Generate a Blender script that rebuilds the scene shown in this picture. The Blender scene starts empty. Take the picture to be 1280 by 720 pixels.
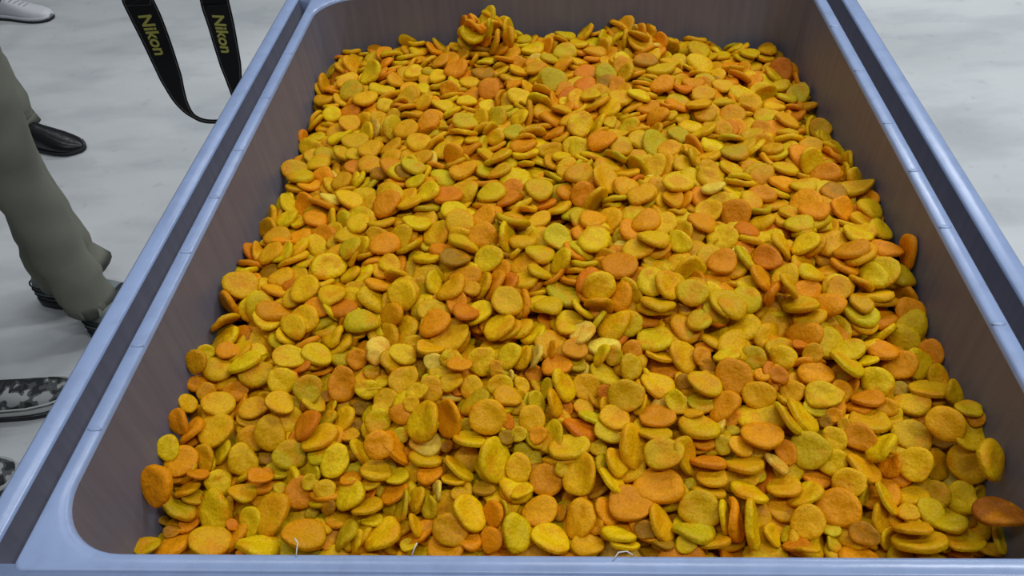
import bpy, bmesh, math, random
import numpy as np
from mathutils import Vector, Matrix, Quaternion
random.seed(7); np.random.seed(7)
SC = bpy.context.scene; COL = SC.collection
RIM = 0.72                                   # height of the tub's rim above the floor
# ------------------------------------------------------------------ camera
cd = bpy.data.cameras.new('camera'); cam = bpy.data.objects.new('camera', cd); COL.objects.link(cam)
ax = [[0.996771, 0.042784, -0.067942], [0.02044, 0.683107, 0.730032], [0.077645, -0.729064, 0.680027]]
M = Matrix([[ax[0][i], ax[1][i], ax[2][i], (0.0254, 0.0, 0.6356+RIM)[i]] for i in range(3)] + [[0,0,0,1]])
cam.matrix_world = M; cd.sensor_width = 36; cd.lens = 1016.95*36/1280; cd.clip_start = .02
SC.camera = cam
# ------------------------------------------------------------------ light
w = bpy.data.worlds.new('world'); SC.world = w; w.use_nodes = True
bg = w.node_tree.nodes['Background']; bg.inputs[0].default_value = (.80, .90, 1.0, 1); bg.inputs[1].default_value = .06
def area(x, y, z, sx, sy, power, rot=0, col=(.93, .97, 1)):
    l = bpy.data.lights.new('ceiling_tube', 'AREA'); l.shape = 'RECTANGLE'; l.size = sx; l.size_y = sy; l.energy = power; l.color = col
    o = bpy.data.objects.new('ceiling_tube', l); COL.objects.link(o); o.location = (x, y, z); o.rotation_euler = (0, 0, rot)
for x in (-1.7, 0.3, 2.3):                   # rows of fluorescent tubes under the hall's ceiling
    for y in (-.5, 2.4, 5.2):
        area(x, y, 4.3, 1.5, .22, 16 if x < 0 else (26 if x < 2 else 60))
SC.view_settings.view_transform = 'Standard'; SC.view_settings.look = 'None'
SC.view_settings.gamma = 1; SC.view_settings.use_curve_mapping = False
SC.view_settings.exposure = 0.0
# ------------------------------------------------------------------ materials
def mat(name, color=(.5,.5,.5), rough=.5, **kw):
    m = bpy.data.materials.new(name); m.use_nodes = True
    b = m.node_tree.nodes['Principled BSDF']
    b.inputs['Base Color'].default_value = (*color, 1); b.inputs['Roughness'].default_value = rough
    for k, v in kw.items(): b.inputs[k.replace('_', ' ')].default_value = v
    return m
def nodes(m): return m.node_tree.nodes, m.node_tree.links, m.node_tree.nodes['Principled BSDF']
def noise(m, scale, detail=4, coord='Object', stretch=None):
    n, l, b = nodes(m); t = n.new('ShaderNodeTexCoord'); x = n.new('ShaderNodeTexNoise')
    x.inputs['Scale'].default_value = scale; x.inputs['Detail'].default_value = detail
    src = n.new('ShaderNodeNewGeometry').outputs['Position'] if coord == 'World' else t.outputs[coord]
    if stretch:
        mp = n.new('ShaderNodeMapping'); mp.inputs['Scale'].default_value = stretch; l.new(src, mp.inputs[0]); src = mp.outputs[0]
    l.new(src, x.inputs['Vector']); return x
def ramp(m, src, stops):
    n, l, b = nodes(m); r = n.new('ShaderNodeValToRGB'); e = r.color_ramp.elements
    while len(e) < len(stops): e.new(.5)
    for q, (p, c) in zip(e, stops): q.position = p; q.color = (*c, 1) if len(c) == 3 else c
    l.new(src, r.inputs[0]); return r
def mix(m, mode, fac, a, c):
    n, l, b = nodes(m); x = n.new('ShaderNodeMix'); x.data_type = 'RGBA'; x.blend_type = mode
    for s, v in ((0, fac), (6, a), (7, c)):
        if isinstance(v, (int, float)): x.inputs[s].default_value = v
        elif isinstance(v, tuple): x.inputs[s].default_value = (*v, 1)
        else: l.new(v, x.inputs[s])
    return x.outputs[2]
def bump(m, src, strength, dist):
    n, l, b = nodes(m); u = n.new('ShaderNodeBump'); u.inputs['Strength'].default_value = strength; u.inputs['Distance'].default_value = dist
    l.new(src, u.inputs['Height']); l.new(u.outputs[0], b.inputs['Normal'])
def base(m, src): nodes(m)[1].new(src, nodes(m)[2].inputs['Base Color'])

def apricot_mat(name, attr):
    m = mat(name, rough=.5); n, l, b = nodes(m); b.inputs['Specular IOR Level'].default_value = .16
    if attr: c = n.new('ShaderNodeAttribute'); c.attribute_name = 'flesh'; c = c.outputs['Color']
    else: c = n.new('ShaderNodeObjectInfo').outputs['Color']
    x = noise(m, 38, 2, 'World'); r = ramp(m, x.outputs[0], [(.50, (0,0,0)), (.66, (1,1,1))])
    k = n.new('ShaderNodeMath'); k.operation = 'MULTIPLY'; k.inputs[1].default_value = .62; l.new(r.outputs[0], k.inputs[0])
    o = mix(m, 'MIX', k.outputs[0], c, (.70, .25, .001))            # orange blush of the riper flesh
    y = noise(m, 420, 3, 'World'); s = ramp(m, y.outputs[0], [(.3, (.80,.78,.7)), (.62, (1.06,1.05,1.0))])
    base(m, mix(m, 'MULTIPLY', 1.0, o, s.outputs[0]))
    z = noise(m, 130, 4, 'World'); bump(m, z.outputs[0], .6, .0035)
    b.inputs['Subsurface Weight'].default_value = .18; b.inputs['Subsurface Radius'].default_value = (1, .35, .05); b.inputs['Subsurface Scale'].default_value = .006
    return m
M_apr = apricot_mat('apricot_flesh', False); M_heap = apricot_mat('apricot_flesh_heap', True)
FLESH = dict(y=(.73,.45,.001), a=(.71,.36,.001), o=(.74,.275,.001), g=(.58,.40,.003), b=(.38,.175,.003), r=(.66,.195,.003), w=(.80,.56,.06), k=(.36,.10,.006))

M_tub = mat('tub_plastic', (.235,.30,.50), .24); n_ = noise(M_tub, 3.0, 5); r_ = ramp(M_tub, n_.outputs[0], [(.3, (.285,.37,.585)), (.7, (.32,.41,.65))])
n2_ = noise(M_tub, 40, 6); r2_ = ramp(M_tub, n2_.outputs[0], [(.30, (.86,.86,.86)), (.55, (1,1,1))])
base(M_tub, mix(M_tub, 'MULTIPLY', .8, r_.outputs[0], r2_.outputs[0])); bump(M_tub, noise(M_tub, 26, 3).outputs[0], .12, .004)
M_tub_shade = mat('tub_shaded_plastic', (.2,.2,.27), .5); n_ = noise(M_tub_shade, 14, 5, 'Object', (6, 6, .35)); r_ = ramp(M_tub_shade, n_.outputs[0], [(.3, (.145,.145,.19)), (.7, (.182,.180,.232))])  # darker copy of the tub plastic: shade of walls and groove put into colour
base(M_tub_shade, r_.outputs[0])
M_floor = mat('painted_concrete', (.6,.62,.63), .55)
a_ = noise(M_floor, .9, 6, 'World', (.8, 1.6, 1)); ra = ramp(M_floor, a_.outputs[0], [(.32, (.47,.49,.50)), (.50, (.60,.62,.63)), (.68, (.70,.715,.72))])
b_ = noise(M_floor, 5, 7, 'World', (.6, 1.4, 1)); rb = ramp(M_floor, b_.outputs[0], [(.36, (.80,.81,.83)), (.52, (1,1,1))])
c_ = noise(M_floor, 22, 4, 'World'); rc = ramp(M_floor, c_.outputs[0], [(.28, (.74,.73,.72)), (.38, (1,1,1))])
base(M_floor, mix(M_floor, 'MULTIPLY', .45, mix(M_floor, 'MULTIPLY', .8, ra.outputs[0], rb.outputs[0]), rc.outputs[0])); bump(M_floor, b_.outputs[0], .06, .01)
def cloth(name, c1, c2, scale=60):
    m = mat(name, c1, .9); x = noise(m, scale, 4, 'World'); base(m, ramp(m, x.outputs[0], [(.3, c1), (.7, c2)]).outputs[0]); bump(m, noise(m, 700, 2, 'World').outputs[0], .3, .001); return m
M_khaki = cloth('khaki_cotton', (.185,.185,.142), (.225,.222,.172), 9); M_olive = cloth('olive_cotton', (.165,.165,.128), (.20,.20,.155), 9)
M_navy = cloth('navy_cotton', (.012,.014,.03), (.02,.022,.045)); M_dark = cloth('charcoal_cotton', (.03,.03,.035), (.045,.045,.05))
M_leather = mat('black_leather', (.010,.010,.012), .28); bump(M_leather, noise(M_leather, 90, 3).outputs[0], .25, .003)
M_white = mat('white_leather', (.62,.62,.66), .5); M_black = mat('black_rubber', (.013,.014,.018), .6); M_lace = mat('shoe_lace', (.5,.5,.54), .8)
M_grey = mat('grey_knit', (.20,.235,.24), .8); M_pale = mat('pale_rubber', (.42,.43,.42), .6); M_lacek = mat('dark_lace', (.03,.03,.035), .8)
M_camo = mat('camouflage_canvas', (.2,.2,.2), .8); n_ = noise(M_camo, 34, 1.5, 'World')
r_ = ramp(M_camo, n_.outputs[0], [(.0, (.014,.015,.018)), (.46, (.07,.075,.075)), (.53, (.30,.31,.31))]); r_.color_ramp.interpolation = 'CONSTANT'; base(M_camo, r_.outputs[0])
M_strap = mat('strap_webbing', (.0035,.0035,.004), .9, Specular_IOR_Level=.15); bump(M_strap, noise(M_strap, 500, 2).outputs[0], .4, .001)
M_edge = mat('strap_stitching', (.03,.03,.03), .8); M_letter = mat('yellow_thread', (.17,.16,.02), .7)
M_fibre = mat('white_fibre', (.7,.7,.68), .7)
# ------------------------------------------------------------------ helpers
def obj(name, me, m, parent=None, smooth=True):
    if isinstance(me, bmesh.types.BMesh): b = me; me = bpy.data.meshes.new(name); b.to_mesh(me); b.free()
    if m is not None and not me.materials: me.materials.append(m)
    if smooth:
        me.polygons.foreach_set('use_smooth', [True]*len(me.polygons))
    o = bpy.data.objects.new(name, me); COL.objects.link(o)
    if parent is not None: o.parent = parent
    return o
def mesh(vs, fs):
    me = bpy.data.meshes.new('m'); me.from_pydata([tuple(v) for v in vs], [], fs); me.update(); return me
def thing(name, label, cat, loc=(0,0,0), rz=0, group=None):
    o = bpy.data.objects.new(name, None); COL.objects.link(o); o.location = loc; o.rotation_euler = (0,0,rz); o.empty_display_size = .1
    o['label'] = label; o['category'] = cat
    if group: o['group'] = group
    return o
def loft(loops, closed=True, cap0=False, cap1=False):
    vs = []; fs = []; n = len(loops[0])
    for L in loops: vs += [tuple(p) for p in L]
    for a in range(len(loops)-1):
        for k in range(n if closed else n-1):
            fs.append((a*n+k, a*n+(k+1) % n, (a+1)*n+(k+1) % n, (a+1)*n+k))
    if cap0: fs.append(tuple(range(n))[::-1])
    if cap1: fs.append(tuple(range((len(loops)-1)*n, len(loops)*n)))
    me = mesh(vs, fs); b = bmesh.new(); b.from_mesh(me); bmesh.ops.recalc_face_normals(b, faces=b.faces); b.to_mesh(me); b.free(); return me
def tube(pts, r, n=6):
    loops = []
    for i, p in enumerate(pts):
        p = Vector(p); t = (Vector(pts[min(i+1, len(pts)-1)])-Vector(pts[max(i-1, 0)])).normalized()
        u = t.orthogonal().normalized() if i == 0 else (u-t*u.dot(t)).normalized()
        v = t.cross(u); loops.append([p+u*r*math.cos(2*math.pi*k/n)+v*r*math.sin(2*math.pi*k/n) for k in range(n)])
    return loft(loops, True, True, True)
# ------------------------------------------------------------------ floor
fl = obj('floor', mesh([(-9,-7,0),(9,-7,0),(9,11,0),(-9,11,0)], [(0,1,2,3)]), M_floor, smooth=False); fl['kind'] = 'structure'
# ------------------------------------------------------------------ the tub
HW, Y0, Y1 = .455, .350, 1.515            # inner half width, inner front and back edge at the rim
G1, G2, RW = .0190, .0450, .0690          # groove from G1 to G2, rim ends at RW
def rrect(off, z, R, seg=12, sub=14):
    hx = HW+off; a = Y0-off; b = Y1+off; pts = []
    for cx, cy, t0 in ((hx-R, b-R, 0), (-hx+R, b-R, 90), (-hx+R, a+R, 180), (hx-R, a+R, 270)):
        for k in range(seg+1):
            t = math.radians(t0+90*k/seg); pts.append((cx+R*math.cos(t), cy+R*math.sin(t), z))
    out = []                                # straight runs get points of their own
    for i, p in enumerate(pts):
        q = pts[(i+1) % len(pts)]; out.append(p); d = math.dist(p, q)
        if d > .3:
            for k in range(1, sub): out.append(tuple(p[j]+(q[j]-p[j])*k/sub for j in range(3)))
    return out
tub = thing('plastic_tub', 'big blue-grey plastic tub holding the heap of dried apricots', 'tub', (0, .93, 0))
tub_inv = Matrix.Translation((0, -.93, 0))
def tpart(name, me, m, label=None, smooth=True):
    me.transform(tub_inv); o = obj(name, me, m, tub, smooth)
    if label: o['label'] = label
    return o
dr = .04
inner = [rrect(-dr*.565, .155, .05)]
for k in range(12): d = .56-.55*k/11; inner.append(rrect(-dr*d, RIM-d, .055+.02*k/11))
inner.append(rrect(-.0004, RIM-.006, .075))
tpart('inner_wall', loft(inner, True, True, False), M_tub_shade, 'shaded inner walls of the tub, coloured dull grey-mauve')
lip = [rrect(-.0004, RIM-.006, .075), rrect(.0004, RIM-.003, .0755), rrect(.0018, RIM-.0008, .076), rrect(.0042, RIM, .078), rrect(.0090, RIM+.0003, .08),
       rrect(G1-.0030, RIM, .012), rrect(G1-.0008, RIM-.0012, .010), rrect(G1, RIM-.0045, .009)]
tpart('inner_lip', loft(lip), M_tub)
gr = [rrect(G1, RIM-.0045, .009), rrect(G1+.0012, RIM-.066, .010), rrect(G1+.003, RIM-.070, .011), rrect(G2-.003, RIM-.070, .014), rrect(G2-.0010, RIM-.066, .015), rrect(G2, RIM-.004, .016)]
tpart('rim_groove', loft(gr), M_tub_shade, 'recessed groove along the rim, coloured dark for its shade')  # same plastic as the lip, given the darker colour for the recess's shade
out = [rrect(G2, RIM-.004, .016), rrect(G2+.0008, RIM-.0012, .017), rrect(G2+.003, RIM, .018), rrect(RW-.004, RIM, .036), rrect(RW-.001, RIM-.0012, .038), rrect(RW, RIM-.005, .04),
       rrect(RW+.001, RIM-.075, .04), rrect(RW-.002, RIM-.079, .04), rrect(.03, RIM-.079, .06), rrect(.012, RIM-.085, .07), rrect(-.006, .13, .06), rrect(-.010, .11, .055)]
tpart('outer_rim', loft(out, True, False, True), M_tub)
for s in (-1, 1):                           # the four moulded feet
    for yy in (Y0+.12, Y1-.12):
        b = bmesh.new(); bmesh.ops.create_cube(b, size=1, matrix=Matrix.Translation((s*.36, yy, .056)) @ Matrix.Diagonal((.14, .16, .112, 1)))
        bmesh.ops.bevel(b, geom=b.edges[:], offset=.012, segments=2, affect='EDGES'); me = bpy.data.meshes.new('foot'); b.to_mesh(me); b.free(); tpart('foot', me, M_tub)
def bar(y_in, y_out, sgn):                  # flat end bar of the rim, a step below the lip, closing the groove
    b = bmesh.new(); X = HW+RW-.0005; ya, yb = sorted((y_in, y_out))
    bmesh.ops.create_cube(b, size=1, matrix=Matrix.Translation((0, (ya+yb)/2, RIM-.0365)) @ Matrix.Diagonal((2*X, yb-ya, .070, 1)))
    bmesh.ops.bevel(b, geom=b.edges[:], offset=.003, segments=3, affect='EDGES'); me = bpy.data.meshes.new('bar'); b.to_mesh(me); b.free(); return me
tpart('end_bar', bar(Y0-.0095, Y0-RW+.0005, -1), M_tub); tpart('end_bar', bar(Y1+.0095, Y1+RW-.0005, 1), M_tub)
def weld(x, y, rz):                         # small moulding bumps across the inner lip
    b = bmesh.new(); bmesh.ops.create_uvsphere(b, u_segments=12, v_segments=7, radius=1, matrix=Matrix.Translation((x, y, RIM-.0002)) @ Matrix.Rotation(rz, 4, 'Z') @ Matrix.Diagonal((.0075, .0035, .0017, 1)))
    me = bpy.data.meshes.new('bump'); b.to_mesh(me); b.free(); tpart('moulding_bump', me, M_tub)
for y in (.485, .60, .76, .875, .99, 1.14, 1.29): weld(-HW-.008, y, 0); weld(HW+.008, y+.012, 0)
# ------------------------------------------------------------------ apricots
def apricot_mesh(seed, nth, rings):
    r = random.Random(seed); a2, a3, p2, p3, p4 = r.uniform(.0,.07), r.uniform(.01,.06), r.uniform(0,6.3), r.uniform(0,6.3), r.uniform(0,6.3)
    cup = r.uniform(-.28, .28); twist = r.uniform(-.25,.25); dent = r.uniform(.02,.06); notch = r.uniform(.02,.10); fold = r.choice((0, 0, .10, .16))
    prof = {9: [(.0,1),(.48,1.0),(.80,.90),(.96,.55),(.985,0),(.96,-.55),(.80,-.9),(.48,-1),(0,-1)],
            13: [(.0,1),(.30,1.0),(.58,1.04),(.80,1.0),(.93,.74),(1.0,.36),(.965,.0),(1.0,-.36),(.93,-.70),(.80,-.9),(.58,-1),(.3,-1),(0,-1)]}[rings]
    vs = []; fs = []
    def f(rr, t, h):
        R = 1+a2*math.cos(2*t+p2)+a3*math.cos(3*t+p3)+.018*math.cos(5*t+p4)-notch*math.exp(-(min(t, 2*math.pi-t)/.28)**2)
        x = .5*rr*R*math.cos(t); y = .5*rr*R*math.sin(t)
        z = h*(.096-dent*math.exp(-(rr/.45)**2)) + cup*(x*x*1.2+y*y)*1.1 + twist*x*y*2 - fold*math.exp(-((y-.05)/.12)**2)*(.35+abs(x))*.35
        z += .014*math.sin(11*x+p2)*math.cos(9*y+p3)*(1 if h > 0 else .6)
        return (x, y, z)
    vs.append(f(0, 0, 1))
    for rr, h in prof[1:-1]:
        for k in range(nth): vs.append(f(rr, 2*math.pi*k/nth, h))
    vs.append(f(0, 0, -1)); n = len(prof)-2; last = len(vs)-1
    for k in range(nth):
        fs.append((0, 1+k, 1+(k+1) % nth))
        for a in range(n-1):
            i = 1+a*nth; fs.append((i+k, i+nth+k, i+nth+(k+1) % nth)); fs.append((i+k, i+nth+(k+1) % nth, i+(k+1) % nth))
        i = 1+(n-1)*nth; fs.append((i+k, last, i+(k+1) % nth))
    return vs, fs
FINE = []
for s in range(10):
    me = mesh(*apricot_mesh(s, 26, 13)); me.name = 'dried_apricot'; me.materials.append(M_apr); me.polygons.foreach_set('use_smooth', [True]*len(me.polygons)); FINE.append(me)
def flesh(c, rnd):
    v = rnd.uniform(.86, 1.12); g = rnd.uniform(.90, 1.10); f = FLESH[c]; return (f[0]*v, f[1]*v*g, f[2]*v)
# the 298 nearest, each its own object: x, y, z (0.1 mm, from the rim), quaternion, length, width/length, variant, colour, label
APRICOTS = [
(1099,4948,-1189,996,53,-40,-24,556,77,1,'o','large oval orange apricot, ninth orange from left wall in third row from front rim'),
(2964,4793,-1367,927,292,-86,-215,480,86,1,'o','large round orange apricot, fifth orange from left wall in second row from front rim'),
(4302,4457,-894,953,-169,-80,-234,492,87,7,'k','large brownish orange dried apricot lying alone against the grey side wall near the front'),
(4139,5498,-871,866,355,-89,-337,429,84,4,'a','round amber apricot, thirteenth amber from left wall in fifth row from front rim'),
(780,4733,-1214,990,11,42,-125,482,88,5,'o','large round orange apricot, third orange from left wall in second row from front rim'),
(1508,4718,-1266,948,279,-31,-144,480,77,6,'y','large oval bright yellow apricot, seventh yellow from left wall in second row from front rim'),
(4347,5198,-1167,789,351,-36,-501,454,82,7,'a','round amber apricot, eleventh amber from left wall in fourth row from front rim'),
(2751,5363,-1135,902,243,-220,279,450,90,0,'g','round olive yellow apricot, sixth olive from left wall in fourth row from front rim'),
(-2687,4442,-1315,977,-130,151,64,500,85,4,'a','large round amber apricot, second amber from left wall in row along front rim'),
(-3148,4732,-1396,817,19,-218,532,506,89,1,'a','large round amber apricot, second amber from left wall in second row from front rim'),
(-756,5675,-916,943,324,53,14,456,89,4,'a','round amber apricot, sixth amber from left wall in fifth row from front rim'),
(-674,5268,-1160,763,-70,423,-482,520,90,9,'y','large round bright yellow apricot, seventh yellow from left wall in fourth row from front rim'),
(274,5092,-1175,825,33,-297,478,497,79,5,'a','large oval amber apricot, fifth amber from left wall in third row from front rim'),
(-4335,4813,-969,692,407,124,-582,495,84,0,'o','large round orange apricot, first orange from left wall in third row from front rim'),
(1167,5224,-1000,986,152,-44,-25,446,80,5,'y','round bright yellow apricot, eleventh yellow from left wall in fourth row from front rim'),
(2050,6228,-923,733,329,134,-579,465,89,1,'o','round orange apricot, fourth orange from left wall in sixth row from front rim'),
(-1481,5595,-876,815,-10,-328,476,502,90,7,'y','large round bright yellow apricot, third yellow from left wall in fifth row from front rim'),
(2597,4601,-1322,820,155,-247,490,374,94,9,'a','round amber apricot, ninth amber from left wall in second row from front rim'),
(-3778,4447,-1475,976,-31,177,111,465,88,9,'a','round amber apricot, first amber from left wall in row along front rim'),
(3793,5178,-1136,845,337,-50,-410,371,97,6,'y','round bright yellow apricot, sixteenth yellow from left wall in fourth row from front rim'),
(253,4617,-1297,798,68,-264,535,449,74,8,'a','oval amber apricot, sixth amber from left wall in second row from front rim'),
(-3810,4755,-1374,713,328,140,-602,497,75,3,'y','large oval bright yellow apricot, first yellow from left wall in second row from front rim'),
(3867,5533,-1125,919,200,-24,-336,440,80,1,'y','round bright yellow apricot, fifteenth yellow from left wall in fourth row from front rim'),
(805,5991,-955,940,336,-26,-15,438,89,5,'a','round amber apricot, fifteenth amber from left wall in sixth row from front rim'),
(860,5386,-1077,752,-62,421,-500,538,77,4,'a','large oval amber apricot, eighth amber from left wall in fourth row from front rim'),
(-4000,5695,-1145,892,99,-79,432,477,85,6,'a','large round amber apricot, first amber from left wall in fifth row from front rim'),
(2247,5481,-1020,989,-83,-47,-107,464,87,9,'o','round orange apricot, sixth orange from left wall in fourth row from front rim'),
(3657,4403,-1383,942,-278,-127,-129,516,86,2,'a','large tilted amber apricot, ninth amber from left wall in row along front rim'),
(-3301,5591,-1081,750,184,293,-561,443,81,8,'a','round amber apricot, fourth amber from left wall in fifth row from front rim'),
(-405,4442,-1281,768,10,322,-552,422,78,1,'y','oval bright yellow apricot, sixth yellow from left wall in row along front rim'),
(4364,4924,-721,721,8,377,-580,442,84,3,'y','tilted bright yellow apricot, seventeenth yellow from left wall in fourth row from front rim'),
(-1111,4468,-1271,936,235,136,-218,403,83,7,'a','round amber apricot, fourth amber from left wall in row along front rim'),
(-921,4648,-1234,887,-87,306,-333,419,91,2,'y','round bright yellow apricot, sixth yellow from left wall in second row from front rim'),
(-54,4431,-1380,959,-187,148,-146,457,88,6,'y','tilted bright yellow apricot, seventh yellow from left wall in row along front rim'),
(-104,5079,-1269,956,289,19,5,385,94,4,'o','round orange apricot, eighth orange from left wall in third row from front rim'),
(3027,6014,-1019,980,95,-61,-160,433,79,5,'y','oval bright yellow apricot, eleventh yellow from left wall in sixth row from front rim'),
(-176,4775,-1400,960,117,-85,237,414,82,9,'a','round amber apricot, fifth amber from left wall in second row from front rim'),
(-1861,4487,-1387,921,-143,-145,328,456,89,8,'y','tilted bright yellow apricot, fourth yellow from left wall in row along front rim'),
(4245,4912,-1365,637,333,48,-692,368,85,8,'y','round bright yellow apricot, thirteenth yellow from left wall in second row from front rim'),
(-2559,6240,-981,675,346,-120,639,447,77,5,'o','oval orange apricot, third orange from left wall in sixth row from front rim'),
(2300,5778,-1105,993,-4,-81,-69,574,74,9,'y','large oval bright yellow apricot, fifth yellow from left wall in fifth row from front rim'),
(-2471,5238,-1125,758,268,-105,583,406,77,9,'y','oval bright yellow apricot, fourth yellow from left wall in fourth row from front rim'),
(-3042,5376,-1201,938,299,162,49,402,85,1,'g','round olive yellow apricot, first olive from left wall in fourth row from front rim'),
(148,5376,-1094,992,-84,-50,67,459,84,2,'y','round bright yellow apricot, ninth yellow from left wall in fourth row from front rim'),
(1613,5634,-1037,979,-162,18,-115,496,87,3,'y','large tilted bright yellow apricot, fourth yellow from left wall in fifth row from front rim'),
(3089,5003,-1222,946,284,-144,-44,359,91,5,'a','round amber apricot, tenth amber from left wall in third row from front rim'),
(-3609,5354,-1264,845,168,306,-403,405,82,8,'y','round bright yellow apricot, third yellow from left wall in fourth row from front rim'),
(-4281,5268,-1156,896,150,-2,416,414,85,4,'o','round orange apricot, first orange from left wall in fourth row from front rim'),
(3987,6459,-1015,951,178,-241,70,407,85,9,'o','round orange apricot, twelfth orange from left wall in seventh row from front rim'),
(3672,6231,-1043,869,369,-54,-323,390,88,3,'y','round bright yellow apricot, twelfth yellow from left wall in sixth row from front rim'),
(2302,6009,-984,935,335,-98,-41,386,84,9,'a','round amber apricot, sixteenth amber from left wall in sixth row from front rim'),
(-1192,5683,-938,559,481,-23,-673,458,92,5,'o','tilted orange apricot, fourth orange from left wall in fifth row from front rim'),
(-1941,5297,-912,943,307,114,34,352,93,7,'o','round orange apricot, second orange from left wall in fourth row from front rim'),
(3311,5515,-1113,910,332,-88,-228,348,90,2,'o','round orange apricot, eighth orange from left wall in fourth row from front rim'),
(4105,4412,-1377,956,-157,-60,-238,375,91,5,'y','tilted bright yellow apricot, thirteenth yellow from left wall in row along front rim'),
(-3181,4359,-1398,945,-264,159,100,479,83,8,'y','large tilted bright yellow apricot, second yellow from left wall in row along front rim'),
(-2265,4881,-1234,852,23,-203,480,385,91,8,'y','round bright yellow apricot, fifth yellow from left wall in third row from front rim'),
(1421,4489,-1293,951,-285,18,-105,461,83,8,'g','tilted olive yellow apricot, second olive from left wall in row along front rim'),
(-4049,6016,-1059,974,71,175,116,409,86,9,'a','round amber apricot, third amber from left wall in sixth row from front rim'),
(1896,5878,-1012,923,24,-280,260,420,75,1,'o','oval orange apricot, sixth orange from left wall in fifth row from front rim'),
(3016,6357,-1020,983,57,-47,-162,432,75,7,'o','oval orange apricot, tenth orange from left wall in seventh row from front rim'),
(-2715,5543,-1098,949,-90,-76,289,477,77,4,'a','large tilted amber apricot, third amber from left wall in fourth row from front rim'),
(3481,5741,-1127,971,-136,-42,-185,473,89,6,'a','large tilted amber apricot, eleventh amber from left wall in fifth row from front rim'),
(1988,4522,-1211,671,-234,538,-452,522,82,2,'y','large edge-on bright yellow apricot, ninth yellow from left wall in second row from front rim'),
(1525,6590,-954,877,19,281,-387,456,81,0,'a','round amber apricot, eighth amber from left wall in seventh row from front rim'),
(-2863,4967,-1345,945,278,157,46,369,97,0,'o','round orange apricot, fourth orange from left wall in third row from front rim'),
(1090,4556,-1271,819,-159,350,-424,420,81,9,'a','tilted amber apricot, seventh amber from left wall in second row from front rim'),
(3985,5953,-1083,980,3,-111,-157,417,75,8,'y','oval bright yellow apricot, thirteenth yellow from left wall in sixth row from front rim'),
(-3661,6431,-981,966,119,78,213,444,80,3,'y','round bright yellow apricot, third yellow from left wall in seventh row from front rim'),
(1709,6136,-914,969,-52,106,-214,438,78,4,'y','oval bright yellow apricot, tenth yellow from left wall in sixth row from front rim'),
(1142,5766,-1057,995,-81,-32,-35,408,91,2,'o','round orange apricot, fifth orange from left wall in fifth row from front rim'),
(2436,5024,-1308,985,-122,-88,-76,376,90,1,'a','round amber apricot, ninth amber from left wall in third row from front rim'),
(1185,6185,-981,971,-47,121,-196,420,91,8,'y','round bright yellow apricot, eighth yellow from left wall in sixth row from front rim'),
(-2910,6073,-868,888,264,259,-269,364,90,6,'g','round olive yellow apricot, first olive from left wall in sixth row from front rim'),
(-886,6531,-929,704,309,-186,611,385,90,0,'y','round bright yellow apricot, eighth yellow from left wall in seventh row from front rim'),
(3141,4495,-1372,929,280,-100,-216,305,82,2,'b','small round brown apricot, third brown from left wall in row along front rim'),
(-1806,6271,-958,946,167,-49,269,394,84,5,'a','round amber apricot, seventh amber from left wall in sixth row from front rim'),
(-3245,6179,-842,923,341,167,55,348,96,9,'y','round bright yellow apricot, first yellow from left wall in sixth row from front rim'),
(366,6208,-1049,939,342,-4,-7,350,96,9,'a','round amber apricot, fourteenth amber from left wall in sixth row from front rim'),
(-3227,6511,-786,982,62,139,102,401,89,2,'y','round bright yellow apricot, fourth yellow from left wall in seventh row from front rim'),
(671,5752,-1051,983,20,89,-155,385,87,6,'a','round amber apricot, ninth amber from left wall in fifth row from front rim'),
(-408,5202,-1219,954,296,35,9,318,100,0,'y','small round bright yellow apricot, tenth yellow from left wall in third row from front rim'),
(2640,4938,-1328,951,-183,-234,74,407,83,1,'y','tilted bright yellow apricot, fourteenth yellow from left wall in third row from front rim'),
(4223,6114,-1054,960,-190,-80,-185,457,85,2,'a','tilted amber apricot, nineteenth amber from left wall in sixth row from front rim'),
(3286,5179,-1207,900,-169,181,-355,443,75,4,'a','tilted amber apricot, eleventh amber from left wall in third row from front rim'),
(2057,4901,-1213,927,-282,114,-215,438,85,3,'y','edge-on bright yellow apricot, thirteenth yellow from left wall in third row from front rim'),
(3479,5361,-1067,891,-260,-356,103,399,89,7,'y','tilted bright yellow apricot, fourteenth yellow from left wall in fourth row from front rim'),
(-265,5701,-991,727,230,229,-604,337,89,4,'a','round amber apricot, seventh amber from left wall in fifth row from front rim'),
(-4187,6527,-987,969,88,115,194,397,90,3,'a','round amber apricot, second amber from left wall in seventh row from front rim'),
(2026,5196,-1168,968,-230,-63,-72,425,77,9,'a','tilted amber apricot, eighth amber from left wall in third row from front rim'),
(4358,5420,-944,859,95,133,-483,396,89,6,'y','round bright yellow apricot, seventh yellow from left wall in fifth row from front rim'),
(-3207,5886,-892,967,-38,247,-27,373,84,6,'a','round amber apricot, fifth amber from left wall in sixth row from front rim'),
(330,4369,-1370,996,-83,-5,-1,364,79,7,'a','oval amber apricot, fifth amber from left wall in row along front rim'),
(2672,6558,-960,901,369,-43,-218,338,85,3,'y','round bright yellow apricot, fourteenth yellow from left wall in seventh row from front rim'),
(3990,4574,-1291,959,-197,-146,-132,356,74,8,'y','tilted bright yellow apricot, twelfth yellow from left wall in second row from front rim'),
(1673,5074,-1193,993,-82,-60,-49,354,85,0,'a','round amber apricot, seventh amber from left wall in third row from front rim'),
(-3861,5126,-1366,936,282,199,59,317,92,3,'y','small round bright yellow apricot, first yellow from left wall in third row from front rim'),
(99,6158,-948,834,-88,394,-374,421,79,1,'y','tilted bright yellow apricot, seventh yellow from left wall in sixth row from front rim'),
(-4242,4843,-1434,945,-166,279,11,433,77,0,'g','oval olive yellow apricot, first olive from left wall in second row from front rim'),
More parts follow.
